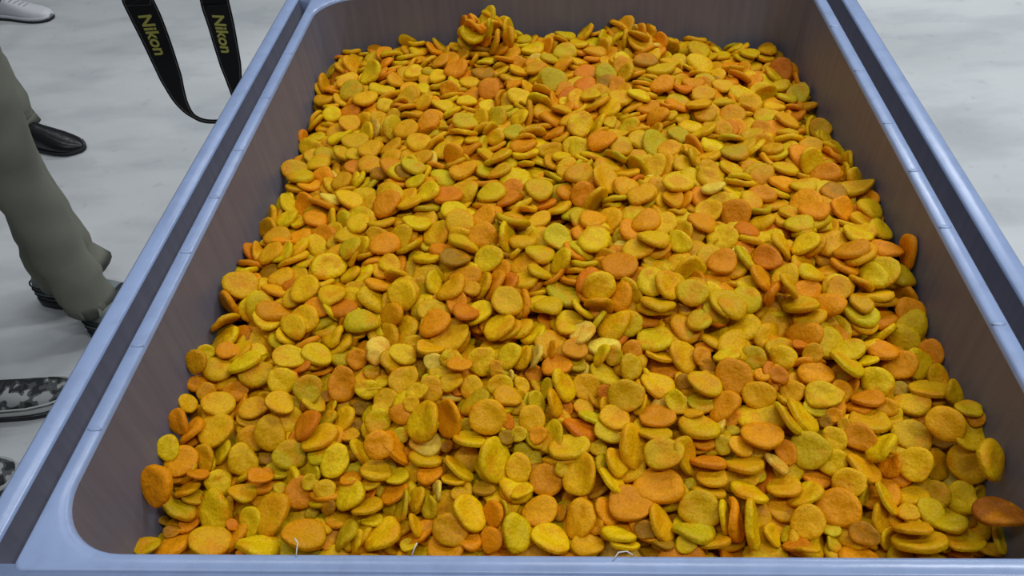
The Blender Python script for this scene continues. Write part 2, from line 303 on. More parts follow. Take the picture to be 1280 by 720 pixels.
(2741,5772,-1068,867,-182,291,-358,475,80,9,'y','large edge-on bright yellow apricot, sixth yellow from left wall in fifth row from front rim'),
(-2000,5155,-1180,986,-110,92,78,379,83,0,'y','round bright yellow apricot, seventh yellow from left wall in third row from front rim'),
(-2041,5714,-1022,897,339,27,280,331,85,4,'y','round bright yellow apricot, second yellow from left wall in fifth row from front rim'),
(285,5657,-1106,956,-190,163,-146,445,79,8,'r','tilted reddish orange apricot, second reddish from left wall in fifth row from front rim'),
(-2925,6618,-874,968,-69,237,-20,418,83,6,'y','round bright yellow apricot, fifth yellow from left wall in seventh row from front rim'),
(2974,5262,-1214,943,296,-136,-45,345,87,8,'y','round bright yellow apricot, twelfth yellow from left wall in fourth row from front rim'),
(-2879,5667,-1026,846,-86,-290,437,418,90,0,'r','tilted reddish orange apricot, first reddish from left wall in fifth row from front rim'),
(2396,4817,-1445,976,14,0,-211,340,81,4,'a','round amber apricot, eighth amber from left wall in second row from front rim'),
(3875,4747,-1348,864,90,102,-483,331,81,0,'y','round bright yellow apricot, eleventh yellow from left wall in second row from front rim'),
(-3594,5943,-1050,962,78,49,251,354,84,1,'a','round amber apricot, third amber from left wall in fifth row from front rim'),
(1865,4577,-1245,677,-221,529,-460,472,75,8,'o','large edge-on orange apricot, fourth orange from left wall in second row from front rim'),
(4133,5316,-1355,719,90,303,-617,381,78,0,'a','oval amber apricot, twelfth amber from left wall in third row from front rim'),
(-42,5538,-1111,847,38,-289,443,395,81,5,'y','round bright yellow apricot, eighth yellow from left wall in fourth row from front rim'),
(885,6383,-904,738,164,309,-575,350,75,0,'y','oval bright yellow apricot, twelfth yellow from left wall in seventh row from front rim'),
(-4202,4429,-1509,919,-231,-15,317,432,90,3,'o','tilted orange apricot, first orange from left wall in row along front rim'),
(-4422,5359,-1031,769,97,361,-517,307,83,9,'y','small round bright yellow apricot, first yellow from left wall in fourth row from front rim'),
(3830,6623,-917,974,-92,-37,-197,373,92,3,'o','tilted orange apricot, eleventh orange from left wall in seventh row from front rim'),
(607,6383,-1023,955,-118,187,-190,429,86,3,'y','tilted bright yellow apricot, eleventh yellow from left wall in seventh row from front rim'),
(-682,4407,-1363,665,329,47,-668,291,91,0,'o','small round orange apricot, third orange from left wall in row along front rim'),
(3580,5247,-1233,861,-94,-398,300,308,90,7,'o','small round orange apricot, ninth orange from left wall in fourth row from front rim'),
(2342,6570,-983,773,353,102,-515,327,85,1,'g','round olive yellow apricot, fifth olive from left wall in seventh row from front rim'),
(3519,6016,-1064,965,-199,-100,-130,384,88,4,'o','tilted orange apricot, fifth orange from left wall in sixth row from front rim'),
(3609,4516,-1290,909,-374,-109,-142,399,81,0,'a','edge-on amber apricot, eighth amber from left wall in row along front rim'),
(666,5199,-1108,852,-122,337,-380,358,84,0,'a','tilted amber apricot, seventh amber from left wall in fourth row from front rim'),
(-1467,5475,-1122,993,-55,73,56,386,90,8,'w','round pale yellow apricot, first pale from left wall in fourth row from front rim'),
(-3839,6551,-910,932,-159,-104,305,460,84,0,'y','edge-on bright yellow apricot, second yellow from left wall in seventh row from front rim'),
(3364,6425,-930,908,-215,198,-296,467,86,4,'y','edge-on bright yellow apricot, sixteenth yellow from left wall in seventh row from front rim'),
(-1855,6619,-879,973,89,190,-84,376,74,4,'y','oval bright yellow apricot, sixth yellow from left wall in seventh row from front rim'),
(-550,6509,-821,880,125,-233,392,355,80,1,'y','round bright yellow apricot, ninth yellow from left wall in seventh row from front rim'),
(18,6428,-920,995,-27,-46,67,404,79,6,'o','oval orange apricot, sixth orange from left wall in seventh row from front rim'),
(-540,5940,-873,982,-39,148,-106,353,81,7,'a','round amber apricot, eleventh amber from left wall in sixth row from front rim'),
(3446,6669,-976,978,-17,-201,-7,402,81,9,'y','round bright yellow apricot, seventeenth yellow from left wall in seventh row from front rim'),
(4221,6499,-1048,750,145,287,-577,384,92,1,'y','round bright yellow apricot, nineteenth yellow from left wall in seventh row from front rim'),
(4389,6636,-1012,684,390,68,-611,332,88,9,'o','round orange apricot, thirteenth orange from left wall in seventh row from front rim'),
(2706,6125,-1077,889,153,-285,320,318,83,0,'a','small round amber apricot, seventeenth amber from left wall in sixth row from front rim'),
(3055,5520,-1153,769,334,48,-541,303,81,1,'y','small round bright yellow apricot, thirteenth yellow from left wall in fourth row from front rim'),
(1390,5265,-1097,740,-122,456,-477,439,84,5,'a','tilted amber apricot, ninth amber from left wall in fourth row from front rim'),
(-3514,4967,-1325,972,-114,178,88,335,82,8,'y','round bright yellow apricot, second yellow from left wall in third row from front rim'),
(-2270,4495,-1403,830,-187,-297,431,378,83,8,'g','tilted olive yellow apricot, first olive from left wall in row along front rim'),
(3754,4953,-1372,977,-94,-112,-149,371,81,7,'a','round amber apricot, twelfth amber from left wall in second row from front rim'),
(-994,5357,-1266,940,285,114,-144,325,89,0,'a','round amber apricot, sixth amber from left wall in fourth row from front rim'),
(-1456,6100,-924,736,207,282,-577,337,85,4,'a','round amber apricot, ninth amber from left wall in sixth row from front rim'),
(-4400,5679,-985,708,401,181,-550,338,77,8,'o','oval orange apricot, first orange from left wall in fifth row from front rim'),
(1364,5920,-984,749,301,151,-569,302,76,5,'y','small oval bright yellow apricot, ninth yellow from left wall in sixth row from front rim'),
(549,4688,-1257,863,2,255,-434,325,88,1,'o','round orange apricot, second orange from left wall in second row from front rim'),
(-957,5460,-1051,952,-281,110,-2,417,87,6,'y','edge-on bright yellow apricot, sixth yellow from left wall in fourth row from front rim'),
(-4390,6472,-810,688,377,211,-581,330,85,0,'a','round amber apricot, first amber from left wall in seventh row from front rim'),
(235,6610,-825,994,39,62,-71,343,82,6,'o','round orange apricot, seventh orange from left wall in seventh row from front rim'),
(-665,4633,-1248,587,451,-66,-668,327,84,0,'o','tilted orange apricot, first orange from left wall in second row from front rim'),
(659,4420,-1238,942,-316,60,-83,383,74,3,'y','edge-on bright yellow apricot, eighth yellow from left wall in row along front rim'),
(2502,5362,-1168,782,316,64,-531,278,83,2,'o','small round orange apricot, seventh orange from left wall in fourth row from front rim'),
(3349,4677,-1368,694,-64,431,-572,342,81,9,'a','tilted amber apricot, tenth amber from left wall in second row from front rim'),
(-1390,5122,-1192,977,-78,-41,186,318,91,7,'o','small round orange apricot, seventh orange from left wall in third row from front rim'),
(-1779,4951,-1322,938,-136,-128,289,353,82,6,'o','tilted orange apricot, sixth orange from left wall in third row from front rim'),
(-2059,4771,-1306,943,-255,-46,206,371,86,4,'a','tilted amber apricot, fourth amber from left wall in second row from front rim'),
(596,5583,-1085,983,31,87,-155,346,90,2,'g','round olive yellow apricot, fourth olive from left wall in fifth row from front rim'),
(-2237,6150,-972,931,338,121,38,304,79,8,'y','small oval bright yellow apricot, third yellow from left wall in sixth row from front rim'),
(2555,5675,-977,843,-279,329,-319,445,89,9,'g','edge-on olive yellow apricot, fifth olive from left wall in fifth row from front rim'),
(-3379,4673,-1464,698,302,125,-636,342,82,2,'y','round bright yellow apricot, second yellow from left wall in second row from front rim'),
(-4042,5348,-1213,704,378,153,-580,332,79,2,'a','oval amber apricot, first amber from left wall in fourth row from front rim'),
(-2543,4930,-1229,947,281,143,42,258,91,3,'y','small round bright yellow apricot, fourth yellow from left wall in third row from front rim'),
(603,4992,-1141,877,-283,292,-251,376,92,4,'y','edge-on bright yellow apricot, twelfth yellow from left wall in third row from front rim'),
(-1082,5170,-1188,889,-302,305,-154,389,87,2,'y','edge-on bright yellow apricot, ninth yellow from left wall in third row from front rim'),
(-3111,5782,-1079,931,319,163,52,337,96,4,'y','round bright yellow apricot, first yellow from left wall in fifth row from front rim'),
(-987,6177,-1006,821,265,223,-451,302,96,9,'a','small round amber apricot, tenth amber from left wall in sixth row from front rim'),
(-1440,5307,-1155,966,-220,125,8,405,76,3,'a','tilted amber apricot, fifth amber from left wall in fourth row from front rim'),
(1654,5957,-1052,992,1,3,-118,316,87,9,'g','small round olive yellow apricot, fifth olive from left wall in sixth row from front rim'),
(-3910,6251,-1103,893,363,126,231,326,80,5,'o','oval orange apricot, second orange from left wall in sixth row from front rim'),
(-3534,5600,-1178,931,308,182,57,361,86,3,'a','round amber apricot, second amber from left wall in fourth row from front rim'),
(1100,5533,-1051,966,-245,8,-65,389,85,9,'a','edge-on amber apricot, tenth amber from left wall in fifth row from front rim'),
(2020,5402,-1110,957,41,80,-274,302,77,4,'a','small oval amber apricot, tenth amber from left wall in fourth row from front rim'),
(-4401,4329,-1355,956,-94,107,253,295,80,7,'y','small round bright yellow apricot, first yellow from left wall in row along front rim'),
(-1761,5740,-930,939,325,102,31,280,87,3,'o','small round orange apricot, third orange from left wall in fifth row from front rim'),
(-934,5953,-1009,936,-82,-197,278,408,81,9,'g','tilted olive yellow apricot, second olive from left wall in sixth row from front rim'),
(-2431,6591,-928,783,220,306,-492,274,95,7,'o','small round orange apricot, third orange from left wall in seventh row from front rim'),
(2807,5154,-1354,969,-87,19,-225,334,76,8,'o','oval orange apricot, tenth orange from left wall in third row from front rim'),
(4393,5634,-776,964,-114,-71,-223,294,86,0,'y','small tilted bright yellow apricot, eighth yellow from left wall in fifth row from front rim'),
(1653,5209,-1129,949,-298,-10,-88,391,75,1,'r','edge-on reddish orange apricot, only reddish in fourth row from front rim'),
(1617,4394,-1344,926,-345,-146,25,360,88,0,'a','edge-on amber apricot, sixth amber from left wall in row along front rim'),
(-1811,5355,-1085,851,-247,403,-223,466,78,5,'o','tilted orange apricot, third orange from left wall in fourth row from front rim'),
(-2505,5837,-1158,831,-33,-302,463,376,82,4,'a','tilted amber apricot, fifth amber from left wall in fifth row from front rim'),
(4378,6321,-1056,771,144,252,-565,293,92,9,'a','small round amber apricot, twentieth amber from left wall in sixth row from front rim'),
(3420,4843,-1257,806,-198,342,-439,366,75,2,'y','edge-on bright yellow apricot, tenth yellow from left wall in second row from front rim'),
(1760,4610,-1262,712,-214,487,-456,375,87,1,'y','edge-on bright yellow apricot, eighth yellow from left wall in second row from front rim'),
(4411,5978,-928,730,70,359,-576,292,86,8,'y','small tilted bright yellow apricot, fourteenth yellow from left wall in sixth row from front rim'),
(-2386,4710,-1439,974,-147,51,156,304,90,3,'a','small tilted amber apricot, third amber from left wall in second row from front rim'),
(-1226,6186,-905,980,63,-42,179,313,76,7,'y','small oval bright yellow apricot, fifth yellow from left wall in sixth row from front rim'),
(929,4469,-1261,963,262,-37,-9,241,86,2,'b','small round brown apricot, first brown from left wall in row along front rim'),
(-3322,5094,-1220,965,-160,195,60,299,83,5,'o','small tilted orange apricot, third orange from left wall in third row from front rim'),
(3631,4721,-1325,982,-43,-148,-99,242,83,0,'a','small round amber apricot, eleventh amber from left wall in second row from front rim'),
(4438,4422,-1354,729,-95,388,-554,309,82,6,'g','small edge-on olive yellow apricot, sixth olive from left wall in row along front rim'),
(1626,5495,-1142,995,-45,-55,-48,306,84,9,'o','small round orange apricot, fifth orange from left wall in fourth row from front rim'),
(-635,6127,-935,909,318,132,-231,348,79,6,'y','oval bright yellow apricot, sixth yellow from left wall in sixth row from front rim'),
(-4300,5667,-1124,853,-195,-256,408,426,84,8,'o','edge-on orange apricot, second orange from left wall in fifth row from front rim'),
(-1378,4776,-1324,635,391,16,-665,266,83,7,'g','small round olive yellow apricot, third olive from left wall in second row from front rim'),
(-1652,4780,-1311,757,-202,-431,446,371,74,5,'g','edge-on olive yellow apricot, second olive from left wall in second row from front rim'),
(3011,6573,-914,826,246,-287,415,249,95,9,'a','small round amber apricot, ninth amber from left wall in seventh row from front rim'),
(3699,5901,-1084,910,321,-89,-241,262,77,4,'a','small oval amber apricot, twelfth amber from left wall in fifth row from front rim'),
(1629,4930,-1258,941,-314,23,-113,374,81,1,'a','edge-on amber apricot, sixth amber from left wall in third row from front rim'),
(697,4331,-1299,952,-249,100,-137,327,80,5,'y','tilted bright yellow apricot, ninth yellow from left wall in row along front rim'),
(-2221,5387,-1165,832,-302,424,-186,363,85,6,'y','edge-on bright yellow apricot, fifth yellow from left wall in fourth row from front rim'),
(-2010,6025,-1027,929,87,-113,338,326,90,1,'a','round amber apricot, sixth amber from left wall in sixth row from front rim'),
(-5,5901,-958,766,-185,489,-371,341,84,1,'a','tilted amber apricot, thirteenth amber from left wall in sixth row from front rim'),
(-2643,5376,-1146,937,-85,-105,319,399,92,6,'g','tilted olive yellow apricot, second olive from left wall in fourth row from front rim'),
(-4435,6044,-1070,900,-33,390,-187,264,87,4,'a','small round amber apricot, first amber from left wall in sixth row from front rim'),
(-1766,5113,-1236,982,-80,2,167,284,84,4,'y','small round bright yellow apricot, eighth yellow from left wall in third row from front rim'),
(-4110,6764,-918,978,-5,155,135,308,86,7,'o','small round orange apricot, first orange from left wall in seventh row from front rim'),
(3430,4543,-1533,647,497,5,577,276,90,6,'y','small tilted bright yellow apricot, twelfth yellow from left wall in row along front rim'),
(-904,4396,-1365,987,-137,50,41,268,91,8,'o','small round orange apricot, second orange from left wall in row along front rim'),
(1831,5421,-1116,691,283,144,-648,233,85,1,'g','small round olive yellow apricot, fifth olive from left wall in fourth row from front rim'),
(-1976,6503,-893,856,-79,413,-296,335,89,7,'a','round amber apricot, third amber from left wall in seventh row from front rim'),
(-1523,6662,-843,974,-181,129,14,363,88,5,'a','tilted amber apricot, fourth amber from left wall in seventh row from front rim'),
(-1531,4866,-1309,781,-80,-359,503,303,75,0,'y','small tilted bright yellow apricot, fifth yellow from left wall in second row from front rim'),
(1323,4331,-1293,952,162,-136,215,238,78,0,'y','small oval bright yellow apricot, tenth yellow from left wall in row along front rim'),
(696,6560,-903,752,304,192,-551,254,90,3,'g','small round olive yellow apricot, fourth olive from left wall in seventh row from front rim'),
(-788,4977,-1286,978,-195,41,39,280,88,6,'b','small tilted brown apricot, first brown from left wall in third row from front rim'),
(2383,5230,-1183,901,-212,211,-311,310,82,1,'w','small edge-on pale yellow apricot, second pale from left wall in fourth row from front rim'),
(2226,4490,-1409,780,-146,367,-483,275,86,5,'y','small tilted bright yellow apricot, eleventh yellow from left wall in row along front rim'),
(-3902,5478,-1279,789,-56,-333,511,324,85,9,'y','tilted bright yellow apricot, second yellow from left wall in fourth row from front rim'),
(2556,6267,-942,915,269,21,-298,269,74,1,'r','small oval reddish orange apricot, only reddish in seventh row from front rim'),
(2005,6509,-857,987,-99,-120,-10,324,75,1,'y','tilted bright yellow apricot, thirteenth yellow from left wall in seventh row from front rim'),
(-4190,5020,-1345,922,-167,-53,341,315,74,9,'a','small tilted amber apricot, first amber from left wall in third row from front rim'),
(-1137,6368,-811,990,-112,53,49,302,86,2,'o','small tilted orange apricot, fourth orange from left wall in seventh row from front rim'),
(-1462,6453,-847,930,355,84,25,229,100,8,'w','small round pale yellow apricot, second pale from left wall in seventh row from front rim'),
(926,6648,-900,930,362,-29,-19,255,100,3,'o','small round orange apricot, eighth orange from left wall in seventh row from front rim'),
(-396,6503,-836,868,-25,-326,370,330,81,7,'a','round amber apricot, sixth amber from left wall in seventh row from front rim'),
(470,5460,-1213,977,111,76,-158,239,81,0,'y','small round bright yellow apricot, tenth yellow from left wall in fourth row from front rim'),
(-197,5536,-1068,895,156,-171,378,239,78,6,'o','small oval orange apricot, fourth orange from left wall in fourth row from front rim'),
(2140,4554,-1439,735,74,267,-618,333,91,8,'a','half-buried round amber apricot, seventh amber from left wall in row along front rim'),
(-4415,6340,-1048,947,150,82,267,269,83,3,'o','small round orange apricot, first orange from left wall in sixth row from front rim'),
(-2847,5970,-1001,944,-128,290,-80,327,83,6,'y','tilted bright yellow apricot, second yellow from left wall in sixth row from front rim'),
(-225,5932,-1012,761,25,393,-513,319,76,2,'g','small oval olive yellow apricot, third olive from left wall in sixth row from front rim'),
(-363,4893,-1196,966,-143,-115,179,263,76,1,'y','small tilted bright yellow apricot, eleventh yellow from left wall in third row from front rim'),
(2447,4370,-1374,938,-318,-114,-59,303,89,0,'r','small edge-on reddish orange apricot, second reddish from left wall in row along front rim'),
(-1600,5184,-1264,698,330,123,-622,262,85,4,'a','small round amber apricot, second amber from left wall in third row from front rim'),
(-4126,4709,-1568,958,-23,75,271,240,87,5,'r','small round reddish orange apricot, first reddish from left wall in row along front rim'),
(1731,6564,-929,844,131,249,-455,252,91,0,'o','small round orange apricot, ninth orange from left wall in seventh row from front rim'),
(-4128,4978,-1443,970,-37,230,48,291,79,2,'a','small oval amber apricot, first amber from left wall in second row from front rim'),
(3268,6154,-1122,733,111,325,-586,306,89,6,'a','small round amber apricot, eighteenth amber from left wall in sixth row from front rim'),
(-361,5409,-1249,883,269,145,-353,288,83,3,'g','small round olive yellow apricot, fourth olive from left wall in fourth row from front rim'),
(1231,6591,-949,964,-218,86,-120,343,89,2,'a','edge-on amber apricot, seventh amber from left wall in seventh row from front rim'),
(-4259,6220,-1079,917,332,205,68,260,85,0,'a','small round amber apricot, second amber from left wall in sixth row from front rim'),
(-1501,4579,-1360,796,-300,439,-285,285,77,0,'a','small edge-on amber apricot, third amber from left wall in row along front rim'),
(-1608,6030,-893,961,23,-90,255,298,79,6,'y','small oval bright yellow apricot, fourth yellow from left wall in sixth row from front rim'),
(541,6551,-873,853,-169,-399,286,304,89,1,'y','small tilted bright yellow apricot, tenth yellow from left wall in seventh row from front rim'),
(-1998,4653,-1384,970,-187,31,145,254,77,8,'y','small tilted bright yellow apricot, third yellow from left wall in second row from front rim'),
(-2743,5046,-1248,944,285,151,45,190,100,5,'y','small round bright yellow apricot, third yellow from left wall in third row from front rim'),
(2918,5907,-1098,960,154,-18,-230,264,83,2,'g','small round olive yellow apricot, sixth olive from left wall in fifth row from front rim'),
(326,5986,-1161,964,18,157,-211,273,83,6,'a','small round amber apricot, eighth amber from left wall in fifth row from front rim'),
(3314,6404,-1098,926,344,-139,-58,249,85,1,'y','small round bright yellow apricot, fifteenth yellow from left wall in seventh row from front rim'),
(3667,5115,-1281,807,332,-16,-486,227,90,3,'o','small round orange apricot, eleventh orange from left wall in third row from front rim'),
(-3629,5857,-1130,972,130,168,94,329,78,4,'a','half-buried oval amber apricot, second amber from left wall in fifth row from front rim'),
(-259,6388,-1013,881,319,144,-316,229,89,6,'o','small round orange apricot, fifth orange from left wall in seventh row from front rim'),
(4438,5529,-813,680,373,37,-628,195,94,1,'o','small round orange apricot, eighth orange from left wall in fifth row from front rim'),
(-2609,6648,-951,986,3,48,154,329,79,3,'g','oval olive yellow apricot, first olive from left wall in seventh row from front rim'),
(1486,6211,-981,691,298,180,-631,210,88,0,'b','small round brown apricot, only brown in sixth row from front rim'),
(401,5788,-1076,951,-251,136,-113,303,84,1,'g','small edge-on olive yellow apricot, third olive from left wall in fifth row from front rim'),
(-1127,5039,-1205,964,-246,83,27,269,89,2,'a','small tilted amber apricot, third amber from left wall in third row from front rim'),
(-2191,6566,-869,892,98,322,-297,233,78,3,'w','small oval pale yellow apricot, first pale from left wall in seventh row from front rim'),
(-4063,5142,-1229,950,-220,149,159,254,84,9,'o','small tilted orange apricot, second orange from left wall in third row from front rim'),
(-1756,5547,-1067,943,313,102,31,194,94,3,'g','small round olive yellow apricot, third olive from left wall in fourth row from front rim'),
(-391,6159,-941,856,110,289,-413,224,78,1,'a','small oval amber apricot, twelfth amber from left wall in sixth row from front rim'),
(-545,5511,-1069,948,313,42,11,191,94,9,'b','small round brown apricot, first brown from left wall in fourth row from front rim'),
(-411,5546,-1061,947,315,35,8,191,94,5,'g','small round olive yellow apricot, second olive from left wall in fifth row from front rim'),
(219,6486,-936,989,-39,96,-98,317,82,1,'g','small round olive yellow apricot, third olive from left wall in seventh row from front rim'),
(-2126,4399,-1379,728,-167,-433,503,272,79,0,'y','small edge-on bright yellow apricot, third yellow from left wall in row along front rim'),
(-2696,5843,-1144,891,-73,-218,390,289,76,0,'g','small tilted olive yellow apricot, first olive from left wall in fifth row from front rim'),
(-227,6471,-804,799,-198,-463,325,315,84,9,'w','small edge-on pale yellow apricot, third pale from left wall in seventh row from front rim'),
(-1570,4405,-1469,990,-31,40,125,204,78,5,'y','small oval bright yellow apricot, fifth yellow from left wall in row along front rim'),
(-4426,6785,-989,822,203,355,-394,246,83,6,'y','small round bright yellow apricot, first yellow from left wall in seventh row from front rim'),
(-112,6137,-991,788,-125,-449,400,274,88,9,'g','small tilted olive yellow apricot, fourth olive from left wall in sixth row from front rim'),
(-1846,4814,-1446,673,389,49,-626,235,81,4,'y','small round bright yellow apricot, fourth yellow from left wall in second row from front rim'),
(2857,4600,-1474,982,-77,-61,-153,211,80,9,'g','small round olive yellow apricot, fourth olive from left wall in row along front rim'),
(3966,6244,-1188,791,374,4,-483,209,88,4,'w','small round pale yellow apricot, only pale in sixth row from front rim'),
(-3204,5260,-1347,978,-58,193,35,293,78,7,'g','small oval olive yellow apricot, first olive from left wall in third row from front rim'),
(1094,4349,-1308,940,-324,32,-90,250,83,8,'b','small edge-on brown apricot, second brown from left wall in row along front rim'),
(-693,6376,-901,723,239,262,-591,228,83,0,'a','small round amber apricot, fifth amber from left wall in seventh row from front rim'),
(452,4930,-1255,926,-312,-170,122,264,89,7,'b','small edge-on brown apricot, second brown from left wall in third row from front rim'),
(-2227,6430,-988,928,348,118,38,207,94,8,'g','small round olive yellow apricot, second olive from left wall in seventh row from front rim'),
(4236,5573,-1311,970,-94,-77,-206,235,79,9,'b','small tilted brown apricot, second brown from left wall in fourth row from front rim'),
(-2389,5641,-1186,984,-63,47,152,247,81,6,'a','small round amber apricot, fourth amber from left wall in fourth row from front rim'),
(-2332,6012,-1155,935,327,125,39,190,93,4,'b','small round brown apricot, only brown in fifth row from front rim'),
(-2057,5027,-1241,974,-74,-13,210,236,88,1,'y','small round bright yellow apricot, sixth yellow from left wall in third row from front rim'),
(4298,5195,-1421,839,337,-67,-420,344,87,7,'w','half-buried round pale yellow apricot, only pale in third row from front rim'),
(2395,4542,-1458,894,-170,-329,248,210,79,4,'g','small oval olive yellow apricot, third olive from left wall in row along front rim'),
(3274,4952,-1332,559,556,78,609,282,81,8,'g','small edge-on olive yellow apricot, third olive from left wall in third row from front rim'),
(3634,6512,-981,942,-232,-237,-27,260,87,0,'y','small edge-on bright yellow apricot, eighteenth yellow from left wall in seventh row from front rim'),
(-4054,6376,-1078,933,-139,-88,317,302,84,3,'a','small tilted amber apricot, fourth amber from left wall in sixth row from front rim'),
(2858,4455,-1501,836,-26,223,-499,198,80,8,'g','small round olive yellow apricot, fifth olive from left wall in row along front rim'),
(-1651,5840,-876,829,240,247,-438,195,94,6,'a','small round amber apricot, eighth amber from left wall in sixth row from front rim'),
(-1027,4878,-1230,988,-98,107,-23,242,82,7,'a','small round amber apricot, fourth amber from left wall in third row from front rim'),
(3102,5805,-1097,934,322,-136,-51,190,94,5,'o','small round orange apricot, seventh orange from left wall in fifth row from front rim'),
(-1278,6466,-812,728,226,287,-579,229,83,8,'y','small round bright yellow apricot, seventh yellow from left wall in seventh row from front rim'),
(68,5142,-1154,756,93,300,-573,197,81,8,'g','small round olive yellow apricot, second olive from left wall in third row from front rim'),
(419,4552,-1306,828,29,-272,488,212,81,7,'o','small round orange apricot, fourth orange from left wall in row along front rim'),
(-2277,5070,-1228,963,-192,0,185,272,90,6,'o','small tilted orange apricot, fifth orange from left wall in third row from front rim'),
(-2930,6528,-1087,946,-253,-23,197,343,85,2,'o','edge-on orange apricot, second orange from left wall in seventh row from front rim'),
(-2502,4784,-1337,700,345,104,-615,199,91,0,'b','small round brown apricot, first brown from left wall in second row from front rim'),
(40,4760,-1395,869,-72,-283,398,206,86,7,'b','small round brown apricot, second brown from left wall in second row from front rim')]
rnd = random.Random(5); proto = None
for (x, y, z, a, b, c, d, L, R, v, col, lab) in APRICOTS:
    if proto is None: o = proto = bpy.data.objects.new('dried_apricot', FINE[v])
    else: o = proto.copy(); o.data = FINE[v]
    COL.objects.link(o)
    L *= 1e-4; q = Quaternion((a, b, c, d)).normalized()
    o.matrix_world = Matrix.Translation((x*1e-4, y*1e-4, z*1e-4+RIM)) @ q.to_matrix().to_4x4() @ Matrix.Diagonal((L, L*R*.01, L*rnd.uniform(.82, 1.02), 1))
    o.color = (*flesh(col, rnd), 1); o['label'] = lab; o['category'] = 'apricot'; o['group'] = 'dried apricots at the front of the heap'
